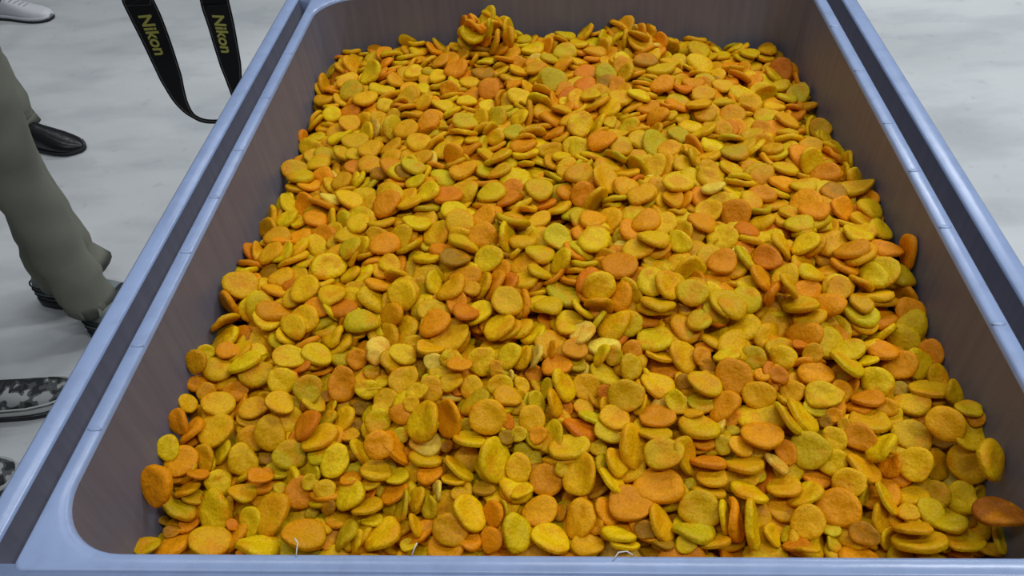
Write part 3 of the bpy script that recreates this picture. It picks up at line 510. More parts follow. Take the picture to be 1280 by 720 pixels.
# the rest of the heap: one object
# x, y, z (mm, from the rim), quaternion (40 = 1), length in mm, width class
HEAP = """-394 386 -189 23 1 -2 33 43 2  -356 406 -190 38 0 0 13 44 3  -301 411 -187 21 -2 -2 34 43 2  -228 413 -184 33 0 0 -23 38 2  -193 408 -182 40 0 -1 -5 45 3
-139 408 -180 -7 -1 0 39 46 1  -101 387 -179 38 6 2 -11 52 3  -9 409 -178 -12 0 0 38 42 2  24 397 -177 27 0 0 30 50 3  77 387 -180 30 4 -4 26 45 2
146 413 -179 31 4 -1 25 43 3  185 404 -182 40 0 1 -2 43 0  249 379 -188 37 5 2 -15 40 1  312 384 -193 10 1 -8 38 42 0  354 392 -191 -17 0 0 36 50 1
402 405 -188 39 0 -2 10 43 2  -399 454 -179 20 1 -5 35 41 1  -341 447 -182 24 1 0 -32 47 2  -298 448 -179 24 0 0 32 46 0  -246 455 -174 -13 1 -6 37 42 3
-187 445 -175 33 0 -1 22 41 0  -138 448 -174 23 -2 -1 32 36 2  -78 450 -172 40 0 0 1 40 1  -33 459 -166 29 4 -6 26 43 1  28 447 -171 -13 0 0 38 43 1
89 449 -172 35 0 0 -19 45 3  132 447 -173 7 0 0 39 45 2  194 452 -176 29 0 0 -27 39 1  246 453 -173 34 6 1 -21 47 2  294 453 -180 -5 0 0 40 40 0
349 443 -182 39 0 0 -8 46 0  404 446 -179 -18 -2 1 36 45 1  -397 499 -167 38 8 -1 11 48 1  -359 499 -169 -16 -4 -8 36 40 2  -297 496 -170 -10 -4 -1 39 38 2
-262 492 -169 12 -2 -1 38 45 1  -177 490 -161 28 6 0 -28 49 1  -129 503 -158 38 12 -2 6 36 0  -89 486 -163 37 0 0 15 46 0  -9 492 -162 40 0 0 1 45 3
26 508 -151 -16 -5 -16 33 44 0  80 502 -156 15 4 -9 36 45 0  144 496 -159 27 4 6 -29 48 1  186 505 -159 -7 -2 -14 37 43 2  256 491 -157 36 -4 -13 10 48 2
290 496 -164 38 7 3 -11 46 1  349 502 -165 2 -3 -16 36 41 3  402 489 -170 40 0 -1 2 45 1  -402 535 -157 35 10 -2 -17 46 3  -350 565 -150 26 0 0 -31 45 1
-297 569 -144 37 1 -4 -15 45 0  -234 532 -149 39 3 -6 6 50 1  -192 571 -141 11 0 0 39 38 1  -137 536 -152 39 0 -1 9 44 3  -95 563 -138 31 0 0 -25 45 3
-19 539 -144 23 6 7 -31 42 2  30 567 -139 -7 0 0 39 40 0  77 574 -139 38 0 0 14 37 0  139 553 -140 23 1 1 33 39 2  190 557 -141 19 0 0 35 40 2
250 549 -143 17 0 0 36 41 0  300 565 -148 25 4 3 31 40 1  356 548 -155 34 8 4 -19 45 2  415 563 -154 -10 0 0 39 47 1  -413 618 -140 -16 -2 -2 36 47 0
-338 613 -138 3 -3 0 40 42 2  -291 615 -134 37 -1 -2 14 41 2  -245 594 -132 40 0 0 0 43 2  -186 608 -130 -1 0 0 40 48 2  -114 612 -130 -8 0 0 39 46 2
-84 615 -125 33 -3 5 -21 47 1  -24 612 -130 -5 0 0 40 40 0  32 613 -129 31 0 0 25 42 2  94 608 -130 35 0 0 20 39 1  130 609 -130 12 1 0 38 41 0
182 608 -130 40 0 1 3 46 0  231 596 -133 35 0 1 20 40 0  297 608 -138 38 2 6 9 46 2  361 597 -147 34 0 0 -21 47 1  411 612 -148 40 0 0 5 47 2
-425 664 -135 40 1 0 -5 50 0  -355 672 -130 -15 -1 -1 37 42 3  -293 657 -127 37 0 -7 -14 47 3  -243 671 -120 18 0 -1 36 49 3  -188 660 -126 23 0 1 -33 43 1
-134 666 -123 30 0 1 -26 38 2  -89 654 -127 35 0 0 -19 38 3  -10 644 -126 33 0 0 23 40 0  27 659 -126 -12 0 0 38 44 2  69 655 -125 29 0 0 -28 49 0
133 671 -119 40 2 -1 4 45 0  197 662 -124 35 2 1 -20 42 0  243 668 -122 36 3 1 -17 40 3  302 651 -133 38 1 5 11 44 1  355 668 -133 33 5 -3 21 43 1
410 668 -135 36 6 -3 17 39 1  -394 721 -110 35 -1 0 -20 36 3  -335 735 -101 1 -28 28 -1 43 2  -296 720 -102 40 0 -4 -2 43 0  -241 731 -95 26 0 0 31 43 1
-180 730 -94 40 0 1 -4 48 0  -128 729 -97 -6 0 0 40 34 1  -93 727 -96 31 -1 0 -26 50 1  -36 717 -101 32 -1 1 24 47 1  26 722 -98 8 0 0 39 45 2
80 716 -100 36 0 0 -18 44 0  139 708 -102 30 1 -1 26 39 1  170 726 -93 14 0 0 38 40 1  233 705 -103 36 2 1 -17 48 3  295 726 -96 40 0 3 -5 35 0
361 718 -104 21 0 0 34 45 1  400 724 -102 40 0 0 5 43 2  -396 781 -108 12 0 0 38 41 1  -359 778 -106 36 0 0 17 48 2  -298 780 -97 26 -3 -4 30 54 1
-249 773 -96 39 0 0 8 48 0  -189 779 -96 40 0 0 4 44 2  -135 775 -95 39 0 1 -7 55 1  -95 773 -97 32 0 0 -24 41 3  -20 757 -96 -4 0 1 40 45 3
23 769 -95 18 0 0 36 43 3  99 764 -92 3 30 26 3 46 3  129 772 -91 31 1 -2 -26 43 2  200 769 -88 36 0 0 18 50 1  245 773 -86 33 2 0 23 52 0
290 777 -90 39 0 0 -9 47 3  365 783 -90 38 5 -1 11 44 1  407 774 -94 -17 0 0 36 43 1  -392 840 -107 0 9 39 0 41 3  -355 823 -104 3 0 -3 40 46 1
-305 826 -96 22 8 3 -32 38 1  -245 816 -90 34 -1 -6 20 46 1  -186 831 -88 15 4 -10 35 43 3  -141 819 -90 11 2 -5 38 49 2  -89 809 -94 -8 0 0 39 44 1
-23 826 -88 36 7 -5 16 41 3  32 820 -92 40 0 0 2 43 3  78 819 -91 6 0 0 40 39 2  127 816 -87 37 -1 -2 14 42 2  186 824 -78 9 2 -7 38 43 0
246 826 -78 38 10 -2 10 36 1  299 821 -79 29 6 -3 27 48 1  356 823 -81 24 4 -5 31 50 1  403 816 -87 39 0 0 -7 43 2  -406 885 -117 34 -2 1 21 40 0
-350 886 -111 30 -1 1 26 52 3  -312 885 -103 36 0 1 18 45 3  -247 874 -92 14 0 -1 37 46 1  -175 876 -92 7 0 0 39 41 0  -135 887 -93 34 0 0 -20 50 1
-79 881 -92 10 0 0 39 43 3  -21 891 -93 -17 -1 1 36 34 2  10 878 -89 -16 -2 -2 36 35 1  80 864 -85 38 2 0 -11 45 2  121 886 -85 23 0 0 -33 44 3
184 885 -81 21 0 0 34 44 0  236 863 -77 -8 0 -1 39 46 2  297 870 -79 37 1 2 16 48 0  349 885 -86 40 0 1 -1 42 1  391 870 -83 37 -2 1 15 47 1
-402 944 -124 38 0 0 13 51 0  -347 941 -120 31 0 0 -25 34 1  -300 932 -105 24 8 -6 -30 38 1  -236 935 -97 40 0 0 6 39 1  -187 950 -97 20 0 0 35 34 2
-145 933 -96 38 0 0 -12 38 3  -74 936 -95 38 0 0 12 38 0  -29 923 -93 12 -1 0 38 42 0  27 937 -92 35 0 0 20 44 1  72 919 -89 18 0 0 36 50 3
132 937 -85 32 -1 -2 24 45 1  197 937 -84 27 0 0 29 40 1  232 934 -84 -15 0 0 37 41 0  310 925 -89 -3 1 2 40 38 1  349 938 -93 20 0 0 35 42 2
417 927 -93 16 -1 3 37 44 1  -398 993 -128 22 -1 1 34 50 2  -358 988 -122 39 -2 -1 -10 46 0  -312 1007 -112 22 2 0 -33 44 0  -257 997 -98 21 0 0 -34 39 3
-184 984 -96 18 -1 0 35 40 1  -134 996 -95 22 0 0 -34 43 1  -76 999 -94 27 0 0 30 47 1  -23 988 -93 -10 -1 0 39 41 1  24 985 -90 30 -2 -3 26 44 2
80 985 -89 34 0 0 -22 40 2  139 990 -85 40 0 -2 -5 45 1  171 998 -85 36 0 0 -18 38 2  234 988 -86 37 0 0 15 42 3  316 995 -94 27 0 0 29 41 1
351 988 -97 26 1 0 30 47 1  406 985 -99 34 0 0 21 48 3  -396 1058 -136 27 0 0 -29 41 1  -352 1055 -132 40 0 0 -6 41 0  -297 1046 -110 30 -11 -11 21 47 0
-248 1045 -101 17 -1 2 36 54 0  -188 1038 -97 35 0 -1 19 43 0  -132 1038 -95 25 -3 0 31 41 1  -78 1044 -95 2 0 1 40 42 2  -33 1037 -92 40 -1 -1 -2 51 1
20 1042 -92 38 -2 0 12 37 1  84 1046 -89 36 -1 -2 -17 55 1  139 1051 -89 27 0 -4 -29 42 0  191 1051 -93 40 0 0 -6 39 3  237 1045 -91 40 -5 0 -3 43 1
299 1045 -96 22 -5 -2 -33 50 2  359 1054 -107 40 -1 -1 -4 47 1  422 1041 -105 31 0 0 -26 43 0  -412 1101 -138 14 -2 -1 37 40 3  -345 1096 -129 23 6 -5 -32 43 1
-305 1091 -119 17 -8 -4 35 44 1  -245 1105 -106 3 0 0 40 48 2  -188 1102 -102 2 -1 0 40 45 0  -135 1095 -99 -11 0 0 39 42 1  -88 1094 -97 35 0 0 -20 38 3
-36 1090 -94 30 -1 0 26 50 1  24 1104 -94 -10 0 0 39 47 1  76 1100 -95 39 0 0 10 45 0  137 1096 -95 39 0 0 -6 43 2  178 1116 -96 40 -2 1 5 41 3
242 1093 -98 40 0 0 -5 49 3  294 1095 -103 23 -8 6 -31 38 0  354 1101 -113 8 0 0 39 44 2  410 1107 -116 -4 0 0 40 48 3  -409 1152 -136 20 1 2 -34 41 1
-354 1136 -132 -13 0 0 38 44 1  -274 1147 -111 32 1 -1 24 50 2  -239 1153 -107 23 0 0 33 39 1  -187 1150 -103 40 0 -1 -1 38 1  -138 1142 -100 -14 -2 1 37 43 0
-81 1155 -98 40 0 0 -5 40 1  -25 1140 -96 40 0 -1 -1 38 2  32 1149 -95 38 0 0 -12 42 1  83 1155 -96 39 0 0 -11 43 1  134 1155 -96 10 0 0 39 49 2
193 1147 -99 13 0 0 38 44 2  231 1155 -99 -11 1 -1 39 44 1  298 1153 -106 9 8 2 38 41 1  378 1160 -120 27 -6 -6 -28 45 0  412 1159 -125 24 -10 -8 -29 46 3
-405 1202 -131 2 -3 0 40 40 2  -351 1206 -128 -18 0 0 36 41 1  -306 1202 -120 26 0 0 31 38 3  -236 1190 -106 38 0 0 -12 45 2  -194 1205 -104 11 0 0 38 43 1
-141 1208 -100 38 1 -2 -11 46 2  -76 1198 -96 39 -1 -1 9 50 2  -29 1204 -95 40 0 -1 -4 47 0  24 1211 -96 38 0 0 12 37 3  89 1202 -95 26 0 0 31 52 3
135 1201 -97 9 1 1 39 38 3  189 1193 -99 -13 1 0 38 38 0  242 1218 -102 16 0 0 36 43 1  312 1215 -121 32 0 0 24 34 1  353 1212 -130 -18 3 4 35 50 2
411 1210 -139 24 -4 -5 -31 42 0  -411 1250 -128 26 0 0 -30 49 1  -358 1260 -126 27 0 0 30 40 0  -303 1256 -114 8 -6 -1 39 42 3  -240 1262 -106 32 0 0 -23 46 2
-196 1256 -104 39 0 0 -10 39 0  -137 1257 -98 27 -6 -9 27 41 3  -65 1262 -97 -19 -2 1 35 40 2  -32 1260 -96 -14 -1 0 37 41 2  17 1277 -91 3 -26 30 5 44 0
56 1269 -95 37 0 1 -14 48 3  131 1239 -97 27 0 1 30 45 2  187 1252 -99 5 1 0 40 49 1  251 1248 -102 16 -2 2 37 40 3  301 1267 -119 28 -10 13 -23 40 1
350 1254 -137 38 -4 6 -10 39 1  411 1264 -148 31 -2 2 -25 51 0  -412 1279 -123 4 39 -7 1 37 0  -354 1305 -124 4 0 0 40 37 2  -294 1309 -112 -10 -10 3 37 34 2
-249 1321 -108 32 -1 1 24 37 1  -184 1304 -104 18 -2 -1 36 37 3  -130 1302 -100 7 0 0 39 46 1  -90 1303 -99 37 0 0 -15 41 1  -19 1315 -96 -1 -11 38 -4 47 1
25 1325 -98 39 -4 -1 -9 43 3  83 1316 -98 9 0 2 39 42 0  133 1300 -98 29 -2 2 -27 44 0  191 1312 -101 28 1 1 29 44 0  251 1316 -107 1 0 0 40 51 3
300 1304 -123 9 14 3 36 48 0  361 1307 -146 26 0 0 -30 46 0  410 1312 -150 0 2 0 40 53 1  -407 1358 -118 40 0 0 5 46 1  -353 1356 -118 35 2 -1 20 46 2
-298 1361 -113 -11 -4 2 38 38 1  -240 1366 -108 15 0 0 37 40 0  -208 1378 -104 25 0 0 31 43 0  -135 1356 -101 40 0 0 -5 46 0  -68 1360 -100 -14 0 1 37 51 1
-30 1371 -101 18 0 2 36 40 2  23 1364 -101 26 -2 -2 -30 49 1  82 1377 -107 35 0 0 18 39 3  129 1361 -103 -15 0 0 37 47 0  193 1358 -105 35 -9 5 15 46 0
236 1372 -118 40 -3 3 0 38 1  302 1366 -133 -19 12 -4 33 51 1  354 1349 -148 40 -3 0 4 44 0  432 1345 -153 15 0 0 37 47 3  -394 1410 -118 34 0 0 22 40 0
-357 1423 -117 4 0 0 40 45 3  -288 1394 -112 39 0 0 7 42 2  -243 1403 -108 39 0 0 11 41 2  -184 1428 -103 -15 -2 1 37 47 3  -124 1418 -101 11 0 0 39 48 3
-78 1423 -102 -12 0 0 38 43 0  -27 1411 -102 37 -1 0 -16 47 2  29 1422 -106 -1 2 0 40 44 0  64 1413 -107 -20 3 -1 35 39 0  135 1416 -111 9 3 1 39 47 3
212 1416 -117 40 0 0 -2 36 0  244 1415 -122 38 0 0 -13 46 2  311 1417 -143 25 0 0 -31 43 1  357 1423 -150 40 0 0 2 49 1  394 1421 -149 39 2 6 3 43 1
-411 1455 -117 39 0 0 -7 47 2  -360 1483 -117 22 0 0 -34 52 2  -295 1457 -111 40 0 -3 -3 52 2  -257 1471 -107 35 1 -2 -19 49 2  -201 1459 -104 31 0 0 -25 41 2
-142 1461 -102 37 0 -1 -15 38 3  -77 1469 -102 -3 0 0 40 46 1  -35 1478 -103 35 0 0 20 48 1  43 1457 -108 21 0 0 -34 40 1  80 1470 -110 6 0 0 40 49 1
132 1471 -112 31 0 0 26 46 0  202 1482 -117 28 0 0 29 38 1  245 1471 -121 30 0 0 26 46 1  302 1474 -135 24 10 6 30 44 2  358 1482 -147 37 1 0 15 54 0
419 1482 -154 38 1 1 13 44 3  -411 396 -181 27 -6 0 29 53 0  -363 381 -189 30 8 8 -23 37 1  -316 374 -195 -8 0 0 39 47 3  -245 392 -182 21 0 -6 33 46 1
-191 411 -174 -12 -1 0 38 37 2  -158 412 -174 22 9 -9 -31 41 1  -107 369 -178 13 -2 -15 34 37 1  -15 370 -184 39 0 0 10 34 0  36 399 -169 39 -2 3 -10 40 1
59 383 -176 -19 -15 2 32 34 2  135 394 -175 20 8 8 -33 46 0  193 377 -176 33 4 -3 22 43 0  234 379 -179 38 1 -10 9 49 3  280 374 -192 36 1 -3 17 40 1
324 413 -190 34 0 -1 -22 38 2  397 409 -181 23 -2 -1 33 39 1  -403 420 -172 36 -6 12 11 45 1  -336 452 -173 20 1 0 -35 47 1  -279 448 -171 16 -1 0 37 41 2
-243 437 -172 -4 3 -7 39 47 1  -187 437 -168 40 0 -1 5 37 0  -112 437 -171 35 2 3 18 40 1  -86 441 -165 38 1 0 -13 44 0  -47 446 -164 38 6 -4 8 40 0
24 444 -163 32 0 0 -25 43 3  102 414 -167 29 0 -4 27 50 0  135 441 -165 39 0 0 11 45 1  171 443 -171 38 1 -4 12 41 1  243 415 -181 30 4 3 -26 41 1
310 429 -178 22 0 8 -33 40 0  343 431 -173 30 1 0 -26 46 2  397 444 -171 40 0 -2 -6 44 2  -391 491 -161 33 7 -3 21 50 2  -360 482 -169 34 8 -4 19 40 1
-313 467 -168 38 -6 3 -11 41 1  -255 471 -160 22 1 2 -33 47 1  -199 484 -160 22 -10 -9 30 42 2  -140 495 -154 25 13 7 -27 45 0  -86 483 -155 32 0 0 24 44 0
-36 492 -157 39 -3 -7 4 43 2  23 496 -153 36 16 5 -5 38 0  72 483 -157 32 8 -5 22 47 0  156 474 -158 36 10 4 -15 48 1  175 487 -161 4 3 -10 38 34 0
232 484 -164 25 8 -6 -30 36 2  274 472 -169 38 10 1 -9 37 1  343 477 -168 3 3 -4 39 48 0  416 498 -161 -5 -1 0 40 44 2  -419 522 -157 39 4 -6 8 42 2
-374 554 -146 6 -6 -3 39 48 1  -319 536 -154 39 9 1 -1 44 0  -258 537 -145 39 4 -6 8 49 0  -182 542 -146 25 8 9 -28 42 1  -148 526 -143 -13 36 -9 6 47 2
-77 538 -146 -15 3 -14 35 39 3  -29 523 -145 24 5 -8 30 41 1  37 572 -131 39 0 0 8 41 1  76 550 -139 36 12 4 -12 46 0  126 528 -139 32 3 -6 23 39 0
207 565 -137 25 4 7 30 43 3  256 579 -141 40 -4 4 -2 42 3  307 557 -142 0 5 0 40 42 2  357 529 -155 32 7 5 -23 47 1  403 532 -154 37 10 -5 -10 48 1
-421 622 -129 -19 -3 -5 35 43 0  -358 605 -135 35 5 -8 -17 39 1  -312 588 -137 39 5 -2 -7 37 0  -235 616 -127 39 -7 1 -1 48 3  -195 625 -123 39 -1 0 6 38 0
-135 616 -124 37 -2 -9 -12 40 2  -100 603 -117 33 3 -9 21 42 2  -31 615 -122 24 0 0 -32 42 0  2 609 -126 26 5 4 30 43 2  74 610 -125 26 -7 -3 29 41 1
143 620 -121 30 -4 5 -26 52 1  190 626 -122 36 -6 5 -15 44 2  226 585 -124 32 -1 0 -23 51 2  319 604 -137 39 0 7 -7 49 0  370 572 -140 38 4 0 11 45 1
412 599 -140 38 0 0 -13 48 2  -432 648 -129 37 6 2 -15 41 1  -373 670 -123 40 1 -2 6 41 1  -313 671 -121 36 -5 -5 16 47 2  -220 666 -116 14 3 2 37 41 0
-179 662 -117 -1 0 -1 40 39 0  -139 661 -118 -4 1 -1 40 47 3  -106 681 -117 21 0 0 -34 40 3  -17 661 -119 38 -9 -6 2 48 3  23 651 -118 16 0 0 37 43 2
64 652 -117 37 0 0 -16 40 3  129 667 -112 32 2 1 -24 47 3  171 664 -117 27 -4 -4 29 51 2  241 653 -121 40 6 -2 -1 40 2  313 643 -127 39 1 5 5 50 0
356 642 -137 37 7 -3 13 47 1  430 643 -141 0 0 -4 40 43 1  -413 715 -108 16 -4 -5 36 43 1  -366 722 -107 1 38 -11 -1 44 2  -304 729 -92 32 -3 -3 23 44 0
-257 718 -94 32 9 -2 -23 50 1  -154 726 -80 39 5 4 -1 45 2  -135 709 -101 -11 -2 -4 38 38 1  -107 728 -87 40 -1 0 -3 42 1  -8 723 -95 32 3 7 22 38 1
15 713 -93 -10 1 0 39 48 0  96 726 -88 24 2 4 32 44 3  151 700 -98 -13 3 -4 38 44 2  195 725 -88 26 5 3 30 47 0  263 736 -89 34 3 -2 20 44 1
299 742 -88 36 -6 3 -17 43 2  372 711 -99 16 0 0 37 40 2  401 740 -92 -6 0 13 37 48 3  -417 779 -103 2 -8 0 39 41 0  -361 757 -100 39 7 2 0 38 0
-304 766 -91 39 2 -5 -7 39 3  -235 784 -88 3 1 1 40 46 3  -194 765 -82 25 3 18 -25 46 3  -135 758 -87 27 2 2 -29 44 0  -71 775 -95 32 -3 3 -23 41 3
-28 768 -89 13 -5 5 37 41 2  10 757 -85 36 -2 2 -16 52 2  74 771 -89 34 -3 -5 21 52 0  129 781 -83 33 -1 -2 23 44 0  205 769 -79 34 0 0 -21 55 2
243 764 -78 -6 1 -2 39 38 3  292 784 -82 6 0 0 40 42 2  350 765 -88 5 -3 -10 38 45 3  422 779 -86 40 0 2 2 47 1  -405 825 -103 38 4 -9 10 45 0
-358 812 -97 30 2 -2 27 44 0  -318 821 -93 26 1 -9 29 49 0  -262 798 -85 35 -6 -12 14 50 3  -194 812 -89 37 8 3 -13 39 0  -124 808 -85 11 3 -6 38 49 2
-87 825 -86 28 0 0 -29 52 1  -21 807 -89 34 6 -6 18 40 2  10 820 -85 23 5 0 -33 49 2  95 834 -79 7 -1 -10 38 43 2  134 831 -77 -5 -3 -1 39 42 1
197 806 -78 36 8 5 -14 42 2  238 812 -78 29 7 -6 26 34 0  275 813 -76 36 4 -11 14 43 3  366 788 -74 29 1 8 26 43 1  408 825 -78 13 0 -1 38 49 0
-412 905 -115 38 -6 0 12 50 2  -373 885 -109 -20 -10 7 33 46 2  -310 888 -96 40 0 1 2 45 1  -255 896 -91 -15 1 10 36 39 1  -202 876 -88 25 3 -6 -30 42 2
-142 898 -86 14 0 0 37 54 0  -93 865 -84 39 4 -4 -4 52 2  -39 878 -87 30 3 -7 25 40 1  -1 866 -83 33 11 1 -20 44 2  97 864 -77 36 -2 5 -16 41 3
129 902 -80 40 -1 1 1 45 1  178 888 -74 38 0 0 -13 43 1  221 846 -69 10 -4 -8 38 46 1  313 889 -78 35 -2 7 18 50 2  363 884 -79 -13 1 0 38 44 2
415 882 -82 33 -7 7 -21 44 1  -403 952 -115 26 0 0 30 52 1  -362 937 -113 33 7 -3 -21 51 1  -309 950 -101 36 3 -10 -13 47 1  -225 929 -90 31 0 0 -25 39 1
-195 928 -92 -15 -3 -3 37 45 3  -128 938 -89 39 -4 2 8 40 1  -97 932 -91 34 5 -5 -19 41 1  -24 914 -85 -15 -1 0 37 43 3  25 923 -84 39 0 0 7 35 1
96 917 -82 40 -2 5 2 46 1  123 940 -78 25 2 -1 -31 47 1  211 946 -76 26 0 0 31 46 0  248 945 -78 38 -2 8 7 43 1  304 934 -82 36 -5 -3 -16 48 0
362 922 -86 35 4 2 19 51 3  440 943 -88 13 18 31 10 42 3  -397 1007 -121 38 -2 -1 -12 40 1  -363 995 -115 33 -2 -1 -22 44 0  -328 985 -109 21 -2 -7 33 43 2
-240 993 -93 -13 5 -3 37 44 0  -217 974 -97 0 -21 34 0 35 3  -141 969 -90 33 2 -7 21 41 1  -78 987 -86 36 0 0 18 42 1  -23 977 -85 27 1 -1 -29 47 3
7 978 -85 30 -2 -3 26 45 1  87 1006 -85 35 -4 6 18 36 2  150 973 -78 21 8 -6 32 41 1  188 983 -78 39 0 6 -9 55 0  220 1013 -87 39 0 2 7 45 2
336 983 -88 36 2 1 17 36 0  359 1015 -95 31 -13 0 -22 48 2  417 970 -93 7 6 -3 39 43 1  -418 1052 -132 26 -5 -6 30 43 1  -368 1039 -127 35 4 -2 -19 39 3
-311 1050 -114 37 -4 -14 4 42 2  -273 1056 -92 39 -3 1 9 48 3  -184 1033 -89 36 0 -1 -18 43 2  -139 1045 -89 33 -1 -3 -22 44 3  -72 1037 -86 38 -1 0 -14 53 3
-47 1052 -85 30 -8 -9 -23 44 3  19 1060 -88 38 -7 3 12 42 0  64 1029 -84 -16 -9 -3 35 41 2  121 1066 -87 37 -6 -5 13 43 2  184 1028 -87 3 0 0 40 43 2
264 1053 -91 19 5 10 33 46 1  294 1041 -85 40 -5 3 -1 41 1  337 1057 -100 1 -4 2 40 49 1  404 1025 -100 39 2 -6 6 44 2  -432 1091 -135 38 1 -6 9 40 1
-347 1102 -121 34 3 -7 -19 52 2  -324 1091 -108 40 1 4 1 47 1  -261 1090 -101 39 7 -7 -1 46 0  -210 1084 -98 32 5 -3 -23 44 1  -128 1077 -93 23 4 -3 32 44 2
-63 1124 -95 1 35 19 1 52 3  -21 1108 -87 39 -4 6 3 53 1  30 1112 -86 40 0 0 -5 47 1  90 1119 -88 26 0 5 30 46 0  123 1104 -87 12 2 0 38 38 1
209 1115 -96 32 2 2 24 45 3  244 1090 -90 28 0 0 -29 43 1  324 1112 -108 34 -2 1 20 44 2  376 1097 -107 -12 3 -1 38 42 2  411 1116 -108 -9 0 0 39 37 0
-433 1128 -136 24 5 -1 -32 39 0  -384 1137 -129 28 -16 1 24 36 0  -306 1122 -116 -14 -7 9 36 40 0  -257 1160 -100 40 -1 -3 5 45 3  -199 1158 -96 29 -11 -3 25 44 1
-160 1126 -97 37 6 -3 -14 49 2  -76 1165 -90 40 0 0 -2 48 1  -28 1156 -91 -9 0 10 38 45 3  26 1148 -87 2 0 0 40 43 1  87 1165 -88 37 0 0 15 45 1
133 1149 -89 21 0 0 -34 35 0  175 1157 -92 39 -5 -3 4 40 2  257 1149 -97 39 3 8 1 50 1  317 1151 -106 26 10 8 28 42 3  390 1172 -117 -20 5 8 33 43 0
430 1141 -118 35 -5 12 -15 42 2  -420 1210 -126 13 -3 -1 38 48 1  -367 1222 -123 26 4 -7 -29 40 0  -295 1190 -111 20 1 0 -34 44 0  -243 1208 -100 38 -9 2 10 45 1
-207 1227 -99 39 -6 -4 1 47 3  -156 1197 -95 36 9 -5 -14 46 1  -85 1216 -90 10 -5 7 38 51 1  -32 1199 -87 27 -1 0 29 43 3  32 1182 -96 40 0 0 0 36 2
85 1200 -87 39 0 0 10 43 2  153 1210 -94 -17 6 2 36 42 0  199 1189 -92 10 1 0 39 46 2  245 1200 -94 39 6 -2 8 54 0  313 1197 -115 28 0 1 -28 37 1
354 1221 -123 9 0 5 39 49 0  429 1227 -138 8 1 12 37 48 2  -411 1243 -120 39 0 0 11 47 2  -376 1249 -120 39 3 -5 -7 38 1  -326 1252 -114 -5 -7 0 39 46 0
-234 1265 -98 40 0 0 1 42 0  -170 1259 -99 -2 4 1 40 45 3  -150 1230 -92 17 29 -22 1 42 1  -80 1275 -92 -13 -8 4 37 43 3  -26 1253 -87 40 1 4 -3 44 3
24 1258 -89 -17 -2 -8 35 45 0  76 1260 -87 -8 6 -12 37 49 1  142 1259 -92 15 4 8 36 51 1  208 1262 -94 39 -5 9 1 45 3  243 1271 -101 -13 3 8 37 41 1
308 1258 -115 23 -12 11 -28 47 0  371 1267 -139 8 8 5 38 41 1  436 1257 -145 16 7 3 36 37 1  -394 1314 -122 38 4 -1 12 42 0  -380 1284 -123 -20 1 -1 35 37 1
-314 1290 -114 35 0 -7 -18 42 1  -247 1330 -101 18 0 1 35 43 2  -195 1323 -100 25 -7 3 30 40 1  -161 1325 -101 39 -1 -3 -8 39 0  -74 1318 -93 4 36 16 -6 51 1
-10 1338 -94 30 -6 5 25 43 0  35 1302 -92 -7 0 -6 39 43 0  90 1334 -91 -9 0 2 39 46 2  156 1300 -88 17 0 14 34 38 2  204 1320 -95 39 0 2 10 42 0
261 1322 -99 40 0 0 5 40 1  319 1303 -124 38 -1 11 -4 54 0  369 1316 -138 -8 0 0 39 40 0  434 1295 -149 -1 7 -6 39 36 2  -402 1373 -110 37 -4 0 -15 48 0
-364 1339 -111 39 6 -3 2 55 3  -310 1359 -108 -17 -4 2 36 46 2  -241 1366 -101 24 0 0 32 40 0  -187 1375 -98 -18 5 -3 35 41 1  -135 1383 -96 38 -7 -2 -11 42 1
-95 1364 -96 36 -6 -6 16 46 2  -43 1371 -93 36 -1 3 18 41 1  40 1385 -98 30 -1 8 25 46 1  88 1363 -100 38 0 0 12 44 1  122 1358 -95 16 0 0 37 41 0
200 1377 -107 -3 2 10 38 46 2  247 1385 -114 38 -5 10 3 38 3  315 1362 -131 35 -8 11 -15 51 1  348 1336 -135 39 0 -8 4 43 3  394 1356 -152 35 -1 0 19 50 1
-422 1418 -114 15 -5 -1 37 43 3  -350 1397 -111 26 3 -1 30 47 1  -314 1407 -110 2 -5 7 39 39 1  -234 1426 -103 -14 0 8 36 42 2  -166 1440 -96 1 9 5 39 40 3
-112 1409 -92 20 0 0 35 46 1  -83 1431 -94 40 0 0 -3 47 3  -40 1420 -94 40 -1 -1 -3 48 2  29 1426 -98 0 2 0 40 38 0  86 1417 -105 -8 7 -1 39 44 0
157 1403 -103 5 2 5 39 39 1  197 1428 -111 27 -6 -3 29 46 1  262 1432 -121 -14 -19 32 0 42 1  328 1444 -139 10 -1 3 39 43 1  357 1422 -141 27 0 0 30 46 1
416 1430 -148 19 9 5 34 43 1  -419 1457 -109 25 0 0 -31 42 2  -361 1495 -104 38 6 3 -11 40 2  -329 1460 -111 39 -3 -7 6 49 1  -269 1470 -94 -15 6 1 37 45 2
-194 1475 -96 31 3 11 23 45 2  -130 1491 -101 15 0 0 37 43 0  -77 1465 -94 24 0 0 -32 38 1  -43 1485 -95 40 0 0 6 45 3  31 1492 -107 24 -1 1 -32 40 0
72 1464 -101 14 0 0 37 47 1  137 1467 -105 37 0 0 -15 37 1  214 1488 -110 21 0 0 34 49 1  269 1461 -114 24 0 2 -32 43 0  313 1489 -132 22 9 9 31 46 1
381 1449 -149 12 4 -4 38 45 3  439 1479 -150 25 8 4 30 39 3  -422 405 -176 8 -5 3 39 50 3  -370 369 -186 1 2 -14 37 46 1  -329 384 -188 25 -3 1 31 35 0
-245 394 -172 7 -3 -6 39 53 1  -198 381 -184 -1 0 -9 39 41 2  -141 385 -177 9 4 -14 36 42 1  -80 373 -169 36 -2 13 11 45 1  -31 401 -173 34 3 -8 -20 41 2
